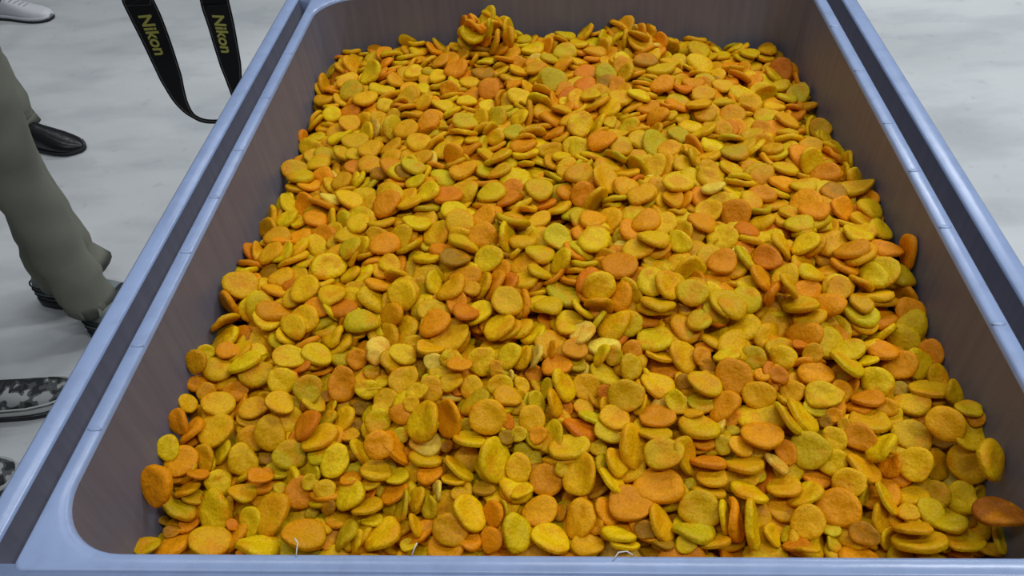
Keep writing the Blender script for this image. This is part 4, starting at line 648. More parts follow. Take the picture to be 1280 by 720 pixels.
46 401 -164 -10 4 0 39 39 1  44 368 -174 -5 -3 -14 37 46 1  137 407 -158 21 -2 0 -34 47 1  175 395 -169 20 -8 -3 34 48 1  216 380 -180 38 6 -8 -9 42 1
320 376 -187 27 6 5 -29 48 1  329 410 -179 39 -1 8 4 43 3  379 390 -178 10 2 -10 37 40 0  -430 437 -177 -2 9 38 8 42 2  -371 430 -181 30 0 -1 -26 43 2
-301 430 -171 36 7 -8 14 49 0  -234 427 -168 35 4 6 -17 44 1  -210 445 -169 22 -13 -4 30 37 2  -145 448 -165 13 -6 -1 37 52 3  -90 427 -157 14 0 -1 37 45 1
-55 440 -155 6 3 -3 39 43 1  14 424 -159 3 -4 -11 38 51 3  76 422 -165 33 4 -10 -21 45 0  141 445 -157 -12 0 0 38 47 3  166 423 -159 39 -1 8 4 41 0
244 400 -169 31 -9 3 23 40 2  278 439 -174 31 -1 -7 24 45 1  336 417 -166 13 0 -1 38 40 1  384 425 -165 32 4 -2 -24 47 2  -423 473 -165 -10 -19 33 -6 39 0
-344 460 -166 37 0 -1 -15 40 3  -295 483 -164 35 6 0 -18 39 3  -243 459 -154 37 9 5 10 43 2  -222 478 -164 27 5 -4 -29 46 2  -134 480 -154 -2 -6 -14 37 50 1
-73 485 -147 12 2 2 38 44 0  -41 494 -151 4 -7 1 39 47 3  23 477 -158 -4 2 -11 38 43 3  65 451 -157 18 2 0 36 43 0  119 492 -155 20 11 -3 -33 47 1
202 473 -162 27 5 4 29 44 0  237 464 -158 27 6 -6 29 47 3  318 489 -166 30 12 6 23 41 3  345 471 -160 30 5 -1 26 48 1  442 498 -156 18 -12 27 -20 37 0
-402 536 -143 14 -3 0 37 46 0  -360 568 -135 -14 9 3 36 43 0  -330 547 -141 30 0 -1 -26 44 2  -269 538 -138 12 -3 -6 37 48 1  -206 536 -146 26 -2 -15 27 43 3
-125 543 -141 -16 -2 -4 37 46 1  -73 565 -135 26 -8 2 -29 39 3  -12 518 -139 3 14 -4 37 47 2  41 542 -141 36 10 11 -10 41 2  99 534 -144 37 14 6 -2 42 2
157 545 -135 31 6 5 24 44 0  224 561 -132 4 4 5 39 44 0  255 556 -133 23 5 2 32 37 1  315 548 -136 36 -2 5 -16 50 1  362 515 -149 35 2 -4 19 38 2
392 518 -155 21 10 2 -32 42 1  -409 591 -142 7 3 -16 36 44 1  -375 603 -135 3 -9 -2 39 44 0  -309 610 -127 34 0 -3 -20 45 3  -235 624 -121 36 -7 -1 -15 46 0
-185 626 -114 -12 0 1 38 55 2  -158 631 -123 31 -2 0 25 51 2  -62 622 -124 15 7 4 36 48 3  -35 618 -115 -1 0 0 40 43 1  21 613 -120 23 2 0 33 43 0
50 621 -118 26 7 2 29 46 2  156 622 -116 36 3 6 16 46 0  207 629 -120 38 -6 8 -6 41 1  263 586 -133 39 -2 8 -6 45 3  327 591 -131 30 -4 6 -25 48 2
380 569 -133 40 4 1 2 46 3  386 613 -138 -18 -2 13 33 43 3  -411 661 -124 5 9 2 39 48 0  -380 641 -132 -19 -5 -10 34 38 1  -313 669 -113 38 -4 -6 10 49 0
-240 682 -103 21 -7 2 33 39 3  -191 656 -111 39 0 -4 8 43 3  -125 653 -111 -8 1 -1 39 42 1  -84 668 -117 33 -2 7 22 42 1  -48 660 -118 5 -6 9 38 46 1
20 645 -110 -6 0 0 40 45 0  85 672 -113 29 0 8 26 46 1  133 658 -108 32 1 -2 24 48 0  195 684 -106 32 -12 0 -21 40 0  243 656 -112 39 6 -2 -3 38 3
320 625 -120 -17 4 -2 36 45 1  370 633 -131 39 7 -1 -1 41 2  402 647 -136 17 -5 -10 34 48 2  -428 707 -107 35 -4 -10 17 49 0  -388 697 -112 -9 2 -9 38 51 0
-332 726 -92 30 6 -3 -25 39 2  -265 703 -99 35 3 -9 17 53 3  -173 705 -101 -4 0 -8 39 42 1  -127 699 -100 38 5 1 -11 43 0  -75 713 -96 2 8 -3 39 46 1
-17 735 -83 16 -2 5 36 45 1  17 708 -87 26 -1 0 -31 41 0  88 708 -89 39 7 -7 -3 43 1  118 705 -97 17 -11 2 34 40 1  200 723 -82 36 3 5 15 45 1
269 711 -98 29 10 -6 26 43 1  304 704 -105 18 8 -8 34 42 1  371 718 -88 37 -1 0 -15 49 2  433 726 -95 30 9 7 -24 39 0  -436 793 -103 6 30 25 6 45 2
-342 771 -96 11 9 7 37 42 2  -312 760 -85 -8 -5 0 39 46 1  -259 769 -83 38 8 0 -8 45 3  -176 766 -82 -3 10 -16 35 47 1  -124 754 -80 21 1 2 -34 40 1
-56 771 -92 32 -7 7 -22 38 1  -33 779 -84 -14 -2 7 37 48 2  38 755 -81 32 -6 1 -23 36 3  65 770 -82 23 -5 -3 32 47 0  130 792 -74 18 -2 -1 36 47 3
179 763 -80 23 15 -7 -28 41 1  235 738 -85 39 3 -6 -4 42 2  305 768 -77 26 9 -5 29 45 0  340 752 -88 20 1 -11 33 46 0  431 777 -78 35 -1 1 -20 48 2
-422 813 -105 36 9 -6 -12 42 2  -348 846 -95 36 -12 -1 12 45 0  -324 821 -85 32 2 -8 23 50 3  -278 807 -85 17 -11 -1 34 42 2  -173 809 -87 -17 9 -11 33 39 1
-117 792 -81 22 5 7 -32 42 1  -76 836 -75 8 9 10 37 34 3  -43 818 -83 6 -7 -3 39 49 0  29 830 -76 -2 10 3 39 47 2  82 824 -78 -1 -4 -10 38 37 1
132 829 -69 28 -1 -3 28 44 0  199 808 -69 34 9 -3 19 39 1  229 793 -74 30 0 3 -26 42 1  317 801 -78 36 6 10 14 45 3  361 827 -70 39 6 -1 7 48 1
411 812 -71 26 0 1 -30 39 1  -401 875 -104 -19 2 -6 35 46 2  -345 885 -97 -5 19 34 5 40 2  -304 858 -86 2 38 12 2 45 3  -256 907 -88 38 -8 -5 -9 44 0
-217 887 -83 -14 -4 0 37 48 0  -168 883 -79 24 9 -1 -31 46 0  -100 884 -76 -20 -5 1 34 50 0  -64 903 -95 21 0 1 34 34 3  34 868 -84 28 -2 6 -28 46 1
105 858 -70 -5 6 -1 39 41 0  140 878 -74 35 9 9 -15 45 1  182 857 -70 -15 -4 -10 35 41 0  246 895 -70 -16 36 -4 5 47 0  278 882 -73 38 -4 -10 0 45 2
345 874 -68 39 0 -4 7 48 3  392 838 -64 2 39 5 -6 43 1  -407 955 -101 20 -7 -3 34 46 1  -372 924 -110 -13 -7 -2 37 46 1  -330 959 -105 -4 -16 1 36 35 0
-250 950 -92 18 -10 -1 35 50 0  -193 916 -86 -12 -3 -4 38 48 0  -132 910 -77 38 0 0 -14 48 0  -98 906 -86 5 -5 -3 39 50 0  -59 921 -82 14 1 11 36 43 1
3 942 -86 1 -8 6 39 44 1  80 939 -80 28 -7 -11 -26 44 3  128 946 -69 21 2 -1 -34 49 3  181 941 -78 28 9 -10 -25 35 0  253 947 -72 12 6 6 37 45 1
284 956 -83 -12 -2 9 37 39 0  372 919 -79 38 2 4 -10 46 2  393 937 -89 36 -5 -7 14 42 1  -423 982 -119 -20 22 19 -18 46 3  -370 1011 -108 31 -4 -4 -25 46 0
-308 983 -103 38 2 10 6 35 3  -243 1014 -86 -4 6 8 38 40 2  -198 975 -89 26 1 -1 -30 46 1  -107 1005 -84 21 -7 10 32 49 0  -61 1005 -76 26 1 1 -30 52 0
-18 1005 -85 37 -14 7 -1 43 3  22 966 -76 -6 38 7 -8 47 3  97 971 -82 31 2 -1 25 44 0  121 979 -82 34 11 -8 -16 36 3  201 989 -72 20 5 2 34 48 3
230 1016 -80 -6 2 0 40 49 2  326 1015 -91 12 1 13 36 44 1  366 973 -90 23 6 -2 32 44 2  397 995 -91 36 -11 -8 10 51 2  -429 1043 -129 14 -7 -4 37 52 2
-386 1036 -124 32 7 -4 -22 48 2  -320 1055 -112 -1 -15 3 37 47 1  -254 1053 -84 9 8 1 38 53 1  -207 1038 -89 37 1 -15 -2 44 1  -118 1045 -86 28 -10 9 -25 53 2
-76 1043 -78 34 -1 1 21 44 3  -23 1060 -86 38 -8 10 -5 39 2  18 1033 -81 -16 -2 -12 35 40 1  56 1013 -84 38 5 -8 8 47 2  123 1049 -78 25 6 4 -31 38 0
172 1053 -85 25 -10 1 30 42 2  272 1068 -91 38 -5 11 5 40 1  319 1038 -85 30 -15 9 -20 46 3  339 1069 -90 35 -7 -3 19 52 1  403 1056 -101 31 -12 1 22 50 2
-428 1091 -126 27 -2 -5 29 43 3  -375 1109 -127 28 12 -10 -24 47 1  -335 1122 -103 -3 31 24 -8 37 1  -263 1089 -92 26 10 0 -28 43 1  -209 1083 -89 9 -4 -3 39 43 0
-109 1078 -87 32 -11 9 -19 44 1  -73 1077 -91 36 4 5 17 48 3  7 1122 -81 22 -9 0 32 41 1  29 1091 -82 0 0 -14 37 43 1  96 1121 -81 2 38 10 -4 42 3
136 1100 -80 -16 5 -4 36 51 0  183 1086 -95 34 -4 -2 -20 36 0  241 1118 -91 -11 1 15 35 39 0  314 1117 -100 10 0 2 39 45 3  357 1094 -99 -3 -9 4 39 42 1
406 1096 -105 31 11 4 -22 37 2  -435 1152 -128 33 -3 3 23 40 2  -351 1167 -119 36 17 -5 -2 49 2  -324 1143 -121 35 -2 -3 18 43 3  -235 1136 -100 38 11 -1 6 40 0
-211 1158 -94 38 -6 -10 0 39 3  -170 1128 -90 -6 -6 -3 39 43 1  -70 1145 -84 -6 0 -7 39 40 2  -27 1161 -84 -15 2 10 36 52 0  32 1150 -79 -4 0 0 40 47 2
86 1157 -80 27 0 0 -29 37 3  129 1173 -87 37 -11 -2 11 51 3  171 1164 -85 24 0 -6 -32 52 0  288 1146 -93 35 9 1 -18 44 2  335 1151 -110 6 13 1 37 44 1
356 1180 -116 39 1 -7 -2 44 0  433 1177 -118 -13 36 -12 2 40 1  -424 1206 -119 40 0 -3 2 39 3  -346 1197 -118 39 7 0 5 44 2  -293 1206 -100 34 2 -4 21 46 1
-244 1226 -100 33 -9 5 20 41 3  -215 1237 -96 38 -6 -3 9 39 1  -169 1188 -95 36 3 -10 13 41 3  -101 1195 -84 18 -3 -14 33 42 3  -19 1196 -80 5 10 1 39 46 0
48 1186 -84 4 -3 6 39 46 0  100 1213 -80 38 -1 1 12 34 1  161 1229 -94 -17 8 6 35 34 1  182 1210 -89 36 -10 -4 -12 38 2  244 1183 -91 36 6 2 -15 41 2
309 1186 -107 39 0 2 -7 45 1  364 1231 -117 26 -2 5 30 48 1  394 1223 -134 9 -10 3 38 48 0  -433 1251 -119 32 -13 -11 16 43 0  -386 1222 -115 34 2 -2 20 49 1
-277 1243 -107 39 0 6 -6 38 1  -219 1265 -91 33 0 0 -22 38 2  -189 1273 -95 34 -9 -9 -16 46 3  -171 1229 -101 12 -5 -1 38 40 3  -101 1264 -89 23 -22 -13 20 42 2
-23 1273 -85 23 -2 15 29 48 0  19 1237 -91 37 10 4 -12 36 3  95 1240 -94 -7 5 -2 39 45 3  154 1252 -85 12 4 7 37 41 3  206 1231 -93 3 1 -8 39 50 1
274 1269 -104 -15 11 -5 35 47 1  339 1253 -125 -6 2 3 39 36 1  385 1282 -136 20 -6 -1 -34 42 1  428 1270 -133 39 -8 -5 4 48 1  -412 1286 -117 7 -1 4 39 45 1
-353 1292 -116 35 0 1 -19 49 0  -309 1311 -106 31 -13 -2 22 54 0  -264 1309 -103 25 1 -14 28 45 1  -210 1335 -98 -19 0 8 34 53 2  -139 1347 -92 35 0 0 -20 46 2
-81 1327 -85 38 -7 2 -10 48 0  -38 1334 -91 37 1 -11 -9 48 3  62 1300 -91 29 0 7 -26 35 3  87 1321 -81 19 8 -8 33 46 1  166 1308 -85 38 -12 4 5 44 0
220 1297 -97 14 13 -5 35 45 0  271 1329 -112 -9 36 -10 11 45 2  328 1327 -123 36 -13 6 -11 41 1  397 1311 -136 0 9 2 39 39 0  432 1313 -140 38 -6 -1 10 39 1
-403 1389 -105 39 -4 2 5 42 1  -369 1331 -105 -18 -5 -5 35 52 0  -325 1369 -105 -15 -6 8 36 44 1  -220 1360 -93 0 30 26 0 46 2  -166 1372 -95 31 -3 2 -26 46 3
-138 1385 -90 -12 2 7 37 36 1  -104 1356 -89 -19 -5 7 34 45 2  -45 1378 -86 29 -3 0 -27 42 3  66 1396 -89 5 36 15 -4 39 2  76 1378 -93 39 -5 -5 -5 43 0
165 1374 -104 34 13 9 14 43 3  190 1396 -110 11 -3 13 36 36 1  272 1373 -126 -10 6 -9 37 43 3  329 1367 -132 16 10 8 34 46 1  356 1378 -147 36 -8 0 -16 38 2
417 1387 -154 39 0 1 -10 38 1  -437 1428 -109 24 -10 -9 29 45 1  -373 1385 -109 23 -16 -15 24 46 3  -316 1419 -107 15 -7 6 36 52 1  -253 1428 -99 36 -2 -15 -8 50 1
-208 1415 -100 38 -2 -9 11 41 1  -145 1433 -88 38 -7 0 -11 53 0  -86 1427 -85 30 2 1 -27 49 2  -40 1399 -92 36 13 -5 9 37 1  4 1407 -94 20 2 -3 34 46 1
103 1444 -105 20 -10 6 -32 41 0  146 1432 -104 27 -4 5 28 47 2  178 1430 -109 38 -4 -6 10 44 1  266 1439 -104 -5 7 -8 38 51 2  324 1449 -132 27 -2 -3 -29 43 0
365 1423 -133 25 0 0 32 44 0  432 1440 -147 -16 9 -4 35 52 2  -394 1463 -109 28 6 11 26 47 1  -362 1464 -108 36 6 0 17 43 1  -304 1489 -105 36 -2 7 16 48 0
-241 1474 -98 35 0 13 14 46 1  -179 1468 -96 37 -1 12 7 34 0  -143 1483 -94 2 0 0 40 41 0  -72 1464 -86 40 0 0 1 46 1  -11 1487 -98 27 -8 11 -26 48 3
47 1492 -101 -15 2 -1 37 41 2  66 1470 -93 28 0 0 28 39 2  140 1496 -107 35 -7 -7 -16 38 1  192 1478 -107 -14 -14 2 35 45 3  245 1461 -108 30 6 -5 -25 47 2
276 1467 -126 25 6 -3 -31 46 1  362 1465 -138 0 -1 3 40 40 1  412 1472 -143 -1 -3 -2 40 47 2  -433 408 -170 24 -6 0 31 45 1  -349 365 -183 31 7 19 -16 38 3
-302 393 -181 33 1 -5 22 35 2  -240 364 -180 35 16 -8 6 41 2  -193 362 -181 22 33 6 0 37 3  -139 379 -172 24 10 -11 29 52 3  -85 411 -175 27 -8 2 -28 41 3
-40 420 -173 37 -10 -9 4 34 3  19 384 -165 34 5 -15 14 41 3  89 380 -169 -17 -3 -13 34 45 1  124 377 -178 33 8 -7 20 44 0  178 386 -158 39 -1 -8 1 49 1
223 358 -176 -3 -3 28 -28 44 1  285 377 -183 17 -1 -3 36 47 1  363 409 -181 39 2 0 6 38 1  388 372 -197 0 -20 34 -4 41 3  -433 460 -176 37 6 -2 13 41 3
-366 426 -172 40 0 -1 -6 52 3  -319 417 -175 34 13 -18 2 41 1  -242 427 -158 38 6 0 13 44 2  -191 460 -166 38 -11 3 1 39 3  -158 460 -162 39 -2 -5 7 34 3
-94 420 -150 23 0 -1 32 40 3  -62 417 -162 5 28 -26 11 35 1  13 414 -154 14 -1 -11 36 46 1  54 452 -166 39 -3 4 -10 42 1  104 453 -161 -19 1 5 35 49 2
182 437 -158 33 3 8 22 50 3  213 406 -167 -1 23 33 2 41 1  272 424 -170 22 -3 -6 33 42 1  367 452 -175 -3 8 2 39 38 3  423 456 -172 -8 9 37 -10 43 3
-433 451 -165 24 -2 -2 -32 40 0  -330 491 -160 34 -1 3 21 51 2  -284 515 -158 28 0 0 29 44 0  -250 496 -151 15 -5 4 37 42 1  -226 494 -155 10 -4 5 38 45 2
-123 480 -138 -6 -5 -11 38 47 2  -97 505 -144 12 -12 -3 36 43 2  -61 492 -139 9 4 6 38 48 2  35 475 -151 33 9 0 20 42 0  63 466 -148 20 -2 1 -34 43 1
101 478 -148 25 -4 0 -31 42 1  211 479 -157 30 -4 5 -25 43 1  229 452 -155 37 9 -2 13 34 0  320 458 -168 -18 -18 30 -9 40 0  368 474 -153 -10 10 2 38 55 0
431 467 -159 0 -20 32 -12 43 0  -386 512 -148 -4 -13 37 -4 42 3  -340 580 -138 39 -5 8 3 34 1  -318 559 -134 38 -6 5 -11 44 3  -285 532 -134 -4 -11 -5 38 48 1
-219 523 -133 38 0 -5 -11 46 0  -141 555 -133 -4 -7 9 38 39 1  -76 560 -125 -8 8 3 38 40 0  -26 555 -132 3 -7 5 39 48 3  35 528 -140 29 15 -9 21 40 2
107 515 -144 22 18 -3 -28 38 3  168 517 -130 26 12 -2 -28 41 2  189 566 -128 39 -3 -8 1 50 3  274 540 -144 14 20 -5 32 44 0  325 548 -130 -20 4 -3 34 45 0
381 533 -139 38 -5 1 12 51 0  389 509 -151 -19 -10 -3 34 41 0  -402 579 -143 22 9 -12 30 38 1  -349 627 -130 26 -5 7 29 42 0  -313 607 -119 20 -3 0 35 50 0
-231 634 -117 -19 5 5 34 41 0  -185 633 -106 1 0 1 40 38 3  -145 623 -113 39 1 3 7 42 0  -64 595 -125 -17 -3 -14 33 41 2  -15 631 -112 -17 11 2 34 38 1
-2 581 -125 12 -2 -17 34 53 1  90 624 -119 35 -3 8 18 45 2  157 628 -108 35 -3 6 -17 41 0  193 598 -117 -15 -5 -8 36 47 2  238 615 -127 34 -12 5 -17 40 2
337 565 -124 38 -3 5 -10 51 1  368 583 -126 36 -10 -8 -13 44 2  415 593 -131 35 0 0 19 48 1  -383 677 -112 35 -5 -5 18 45 2  -349 660 -126 -16 6 -13 34 47 3
-319 644 -124 -6 0 33 -22 40 3  -256 667 -112 15 -10 -13 33 50 0  -174 686 -96 -16 37 1 -4 35 3  -131 656 -103 40 1 1 4 45 3  -68 677 -111 32 -3 6 23 41 2
-31 675 -107 28 -8 10 25 55 2  22 652 -102 0 38 -11 0 42 3  99 681 -107 -15 10 3 36 43 3  120 682 -90 40 -3 -3 0 49 0  193 685 -96 31 -4 11 22 42 0
264 643 -118 30 15 16 -15 40 0  311 645 -113 39 -7 0 3 38 1  351 634 -124 -10 -9 4 38 42 2  396 646 -129 15 -5 -10 35 45 0  -434 732 -95 27 -17 1 24 42 0
-373 727 -91 36 -1 9 14 43 0  -307 737 -80 39 6 -1 -2 38 1  -228 709 -97 28 -9 14 -23 40 3  -166 692 -104 -18 -2 -7 35 42 0  -127 695 -95 35 4 -3 19 46 1
-65 738 -88 -18 13 3 33 41 1  -42 740 -81 27 -9 -15 24 43 3  33 724 -79 20 6 18 29 40 1  60 698 -103 14 -9 -4 36 40 2  124 730 -84 -18 8 7 34 48 0
206 724 -74 24 -3 3 -32 47 1  245 699 -98 29 1 -1 28 37 3  311 693 -108 36 8 7 -14 52 3  344 706 -105 28 14 -3 -24 46 3  431 708 -104 20 9 10 -32 50 2
-434 797 -92 25 3 -4 -31 42 1  -332 784 -96 26 5 10 28 43 2  -313 786 -83 34 -10 -8 -16 43 1  -276 748 -94 40 6 0 1 40 2  -166 740 -84 36 3 2 -18 45 0
-124 733 -75 30 2 2 -26 42 3  -72 795 -80 21 11 -1 -32 40 2  -43 778 -76 11 -6 5 38 50 1  22 780 -83 34 -10 9 16 42 1  54 776 -78 25 4 -4 -31 35 2
111 766 -75 39 9 -3 4 45 0  172 754 -78 36 7 -15 -6 43 1  236 735 -76 23 -3 -6 32 46 2  313 750 -79 -2 4 -10 38 41 2  326 727 -91 11 13 36 3 39 1
405 773 -75 8 -10 -7 37 55 1  -434 835 -99 30 -8 -8 -24 47 2  -369 848 -93 -10 -6 12 36 49 0  -308 813 -77 36 10 8 11 55 3  -252 828 -79 32 -4 -13 -19 40 2
-168 791 -81 -7 0 -12 37 44 1  -148 806 -80 34 14 -7 -15 43 1  -91 830 -78 37 0 0 -14 37 3  -52 843 -80 22 6 -15 -29 41 3  37 833 -72 39 -2 10 2 40 0
68 812 -80 32 16 -4 -17 41 0  109 821 -65 39 1 -3 10 46 1  161 808 -80 3 -7 -7 39 40 1  244 799 -68 33 -9 13 -16 46 3  270 806 -71 31 1 -11 22 46 1
333 826 -68 18 -12 -4 33 44 1  422 808 -64 40 1 0 -5 42 3  -391 871 -99 35 2 6 -18 35 1  -342 909 -99 6 -2 38 9 47 3  -295 892 -88 -4 -17 36 0 52 2
-249 876 -78 11 4 -12 36 40 3  -198 900 -75 9 2 5 39 44 1  -134 888 -67 19 9 -8 33 45 0  -66 858 -71 31 12 20 11 50 0  -21 859 -80 13 1 -11 36 46 0
41 869 -78 39 2 6 -4 43 1  106 859 -63 39 1 6 5 45 0  148 865 -73 38 11 4 3 45 1  198 870 -62 -7 7 0 39 43 0  250 902 -74 -16 32 -17 -1 41 1
282 907 -77 24 -6 -12 -29 44 2  330 854 -72 34 -12 2 17 42 2  433 864 -78 21 -7 6 -33 39 0  -434 940 -112 -8 -15 -14 33 42 0  -380 914 -103 35 -2 -5 18 42 0
-337 946 -100 16 -15 -16 29 43 1  -274 950 -94 12 -11 1 37 40 0  -188 942 -79 -9 2 10 38 45 2  -146 921 -69 0 37 -15 0 44 1  -96 925 -75 2 -2 9 39 41 0
-42 940 -86 23 -6 9 31 42 3  -16 951 -88 39 -5 -8 -2 37 3  84 939 -70 -15 2 12 35 39 0  149 909 -77 -7 22 29 -14 40 1  165 934 -72 -1 29 27 -4 47 3
280 965 -80 37 -6 -7 -13 36 1  315 958 -82 36 -9 13 8 46 0  381 957 -80 39 3 2 6 44 1  391 946 -75 40 3 3 -3 40 0  -439 990 -123 30 10 -11 -21 38 1
-386 988 -105 30 17 -2 -20 49 1  -281 986 -98 8 -26 29 -5 41 1  -214 1007 -77 7 13 37 1 36 0  -172 990 -88 35 -1 11 17 44 0  -138 980 -78 -13 -6 -3 37 47 0
-64 975 -76 38 12 2 -5 40 1  -45 989 -86 28 -11 -8 25 44 2  54 982 -86 27 7 2 -29 40 2  105 1007 -75 6 12 37 -8 46 1  114 1001 -80 27 -11 5 26 43 2
227 998 -70 39 4 7 -7 44 2  261 995 -84 19 8 4 34 42 3  287 1011 -83 32 6 -6 23 42 1  369 968 -84 38 3 5 -11 39 0  391 1008 -90 32 -1 -14 -20 39 1
-433 1021 -124 33 13 -6 -16 47 1  -360 1048 -118 37 -2 9 12 44 2  -329 1057 -109 37 -2 -15 -1 45 3  -239 1038 -81 -16 7 -4 36 50 2  -182 1058 -87 -9 12 9 36 48 3
-156 1037 -86 33 7 -11 -18 39 2  -89 1053 -72 -15 -4 10 35 50 1  -7 1055 -86 26 8 13 27 39 1  28 1013 -73 22 3 32 -8 47 3  77 1024 -70 5 4 2 39 45 1
136 1034 -78 26 12 -8 27 34 1  163 1032 -79 33 2 -11 20 41 2  270 1054 -75 39 -1 -1 -6 47 1  329 1073 -85 7 14 37 -3 44 2  366 1042 -94 39 2 9 -4 44 1
389 1073 -102 35 -18 -2 3 46 2  -432 1093 -108 37 10 7 8 44 1  -384 1088 -126 36 13 -10 7 41 0  -304 1093 -103 35 -1 3 -19 42 2  -266 1087 -86 39 7 -8 2 40 1
-212 1080 -83 31 5 -3 -25 38 1  -141 1097 -84 -5 -9 6 38 50 2  -86 1088 -84 -16 -2 11 35 40 1  -5 1134 -81 38 -4 -9 -6 44 1  36 1084 -79 -8 -3 -14 36 38 1
62 1083 -88 18 2 -8 35 40 3  153 1085 -78 27 -2 11 -28 52 0  194 1078 -86 11 9 2 38 44 0  233 1121 -81 -16 -5 11 35 50 1  328 1120 -93 -15 1 2 37 34 2
365 1120 -103 -16 10 16 31 52 0  436 1138 -113 37 1 13 5 41 1  -417 1144 -123 24 9 4 30 45 2  -387 1160 -123 36 4 -5 16 41 1  -308 1138 -102 1 34 21 2 43 1
-235 1114 -98 -6 0 0 40 39 0  -216 1171 -94 32 -22 -10 -1 35 1  -163 1172 -94 0 4 -16 37 41 1  -100 1144 -93 -18 -13 -2 33 37 2  -5 1171 -74 24 4 7 31 50 0
27 1153 -71 -17 0 0 36 47 1  65 1159 -83 -10 -15 6 35 47 2  120 1182 -84 30 -10 2 24 44 1  178 1166 -75 36 -3 -5 -17 45 2  278 1138 -90 33 6 -8 20 40 3
330 1141 -96 36 9 5 -14 44 3  349 1190 -109 -18 -7 2 35 49 0  436 1176 -128 -4 26 27 12 47 3  -393 1186 -127 35 9 9 -14 40 3  -344 1177 -117 36 17 -3 -6 38 2
-315 1199 -101 36 8 -16 -2 40 0  -250 1229 -92 19 -5 8 34 52 1  -209 1211 -90 37 9 3 -11 45 3  -171 1205 -87 25 3 -11 -29 40 0  -103 1186 -81 37 10 -10 2 47 1
12 1186 -87 20 13 3 -32 40 3  10 1211 -88 39 1 -9 3 42 2  109 1226 -73 17 0 1 36 49 0  153 1200 -81 38 -1 0 -11 46 0  202 1207 -81 38 -6 9 -2 46 0
243 1178 -85 1 -1 -6 39 41 3  308 1211 -105 -3 4 11 38 45 0  369 1238 -110 32 -3 4 24 44 1  384 1222 -123 22 -18 -8 27 44 2  -439 1264 -116 25 -16 -10 24 45 1
-365 1226 -107 27 -4 5 -29 47 1  -286 1226 -102 30 7 -9 24 43 2  -231 1253 -84 33 6 -7 -21 45 1  -191 1282 -92 -3 -3 13 38 41 2  -158 1259 -92 2 38 -12 -1 38 0
-120 1267 -101 34 0 0 21 37 2  -28 1226 -79 4 20 29 -18 53 0  39 1241 -86 23 -5 11 -31 48 0  132 1230 -84 -2 -4 -7 39 47 3  151 1275 -87 18 -1 14 33 37 0
214 1266 -86 -18 8 3 35 46 1  273 1237 -106 5 29 -26 9 39 2  343 1270 -122 36 -9 5 14 51 2  374 1251 -131 39 8 4 1 38 0  425 1305 -128 8 -17 35 5 47 1
-436 1316 -120 23 6 0 32 39 2  -350 1296 -107 39 0 0 10 43 1  -334 1329 -115 -15 -4 7 36 39 1  -272 1291 -104 11 -2 -10 37 44 0  -184 1327 -90 25 6 8 30 42 2
-114 1314 -92 20 0 -1 34 41 0  -70 1346 -83 28 -10 2 -26 47 1  -48 1288 -87 3 35 -11 -15 41 0  52 1348 -91 -3 38 13 2 46 0  88 1295 -88 22 10 -8 31 45 0
138 1324 -90 33 -11 -11 -16 50 1  202 1327 -85 5 -2 2 40 44 2  276 1337 -115 -12 34 -16 8 37 3  354 1347 -124 35 -3 -7 19 45 2  356 1308 -123 -15 36 9 0 49 3
428 1331 -138 10 -6 6 38 50 1  -393 1363 -98 34 6 3 20 51 3  -397 1310 -107 -9 20 32 -11 38 1  -321 1380 -97 38 -4 -9 -6 48 1  -235 1391 -96 38 -4 4 12 43 2
-180 1350 -97 23 15 3 -29 34 3  -133 1390 -82 18 -4 5 35 39 0  -103 1382 -91 32 -15 5 18 43 3  -11 1376 -98 30 -8 6 -24 43 1  71 1419 -85 7 1 2 39 48 2
92 1362 -83 -13 7 -4 37 41 1  162 1357 -92 -18 -3 -4 35 50 1  209 1389 -100 39 -1 6 6 46 3  286 1357 -115 -7 32 -22 7 43 0  343 1376 -123 33 -6 2 22 41 1
367 1389 -144 39 -6 5 6 50 3  420 1366 -144 37 -5 1 -13 44 3  -409 1421 -101 37 2 11 9 46 1  -363 1411 -100 28 -5 -11 -26 46 0  -302 1431 -99 38 -9 -5 -8 50 3
-283 1423 -102 13 33 14 12 42 1  -205 1411 -89 38 4 -5 -10 52 1  -142 1438 -80 -7 3 6 39 47 0  -103 1427 -78 -12 -9 2 37 42 1  -20 1442 -89 16 -6 35 9 47 2
13 1439 -89 24 -5 -1 -32 41 2  115 1440 -100 32 4 8 23 45 2  163 1456 -92 33 -9 -3 20 47 2  183 1426 -98 28 -6 -3 28 49 0  270 1405 -115 31 9 0 24 42 0
302 1423 -133 40 0 2 2 39 1  343 1406 -133 36 2 -13 13 40 0  431 1414 -141 13 7 -12 35 42 0  -388 1496 -112 -9 2 10 38 37 0  -358 1460 -101 27 1 6 -29 41 1
-290 1480 -99 15 5 5 36 43 1  -217 1458 -100 15 -16 33 -7 38 2  -175 1469 -89 34 -9 9 -17 46 0  -116 1467 -95 20 -7 7 -33 44 1  -64 1465 -79 39 0 0 11 37 2
0 1445 -106 0 3 40 0 34 2  11 1474 -101 23 4 -5 32 39 3  99 1476 -93 -5 38 -10 -1 42 2  120 1489 -102 37 -7 -11 10 52 1  168 1462 -113 32 -3 -2 23 37 0
243 1499 -118 39 -9 2 0 34 2  281 1499 -124 38 -12 -3 5 40 3  370 1471 -130 31 -3 1 25 43 1  394 1479 -137 7 -3 -2 39 43 3  -412 396 -157 37 8 7 -12 54 3
-352 397 -178 27 -6 2 -28 42 2  -284 382 -183 9 34 16 9 44 3  -252 373 -163 23 -7 -18 26 41 1  -180 391 -171 3 3 -8 39 41 1  -125 369 -168 21 11 -13 29 50 3
-77 405 -168 21 4 8 33 43 3  -53 404 -170 38 3 -13 -4 42 1  -1 379 -169 -19 24 19 -16 44 2  56 376 -158 24 6 -5 31 49 0  154 369 -177 16 10 -10 34 45 3
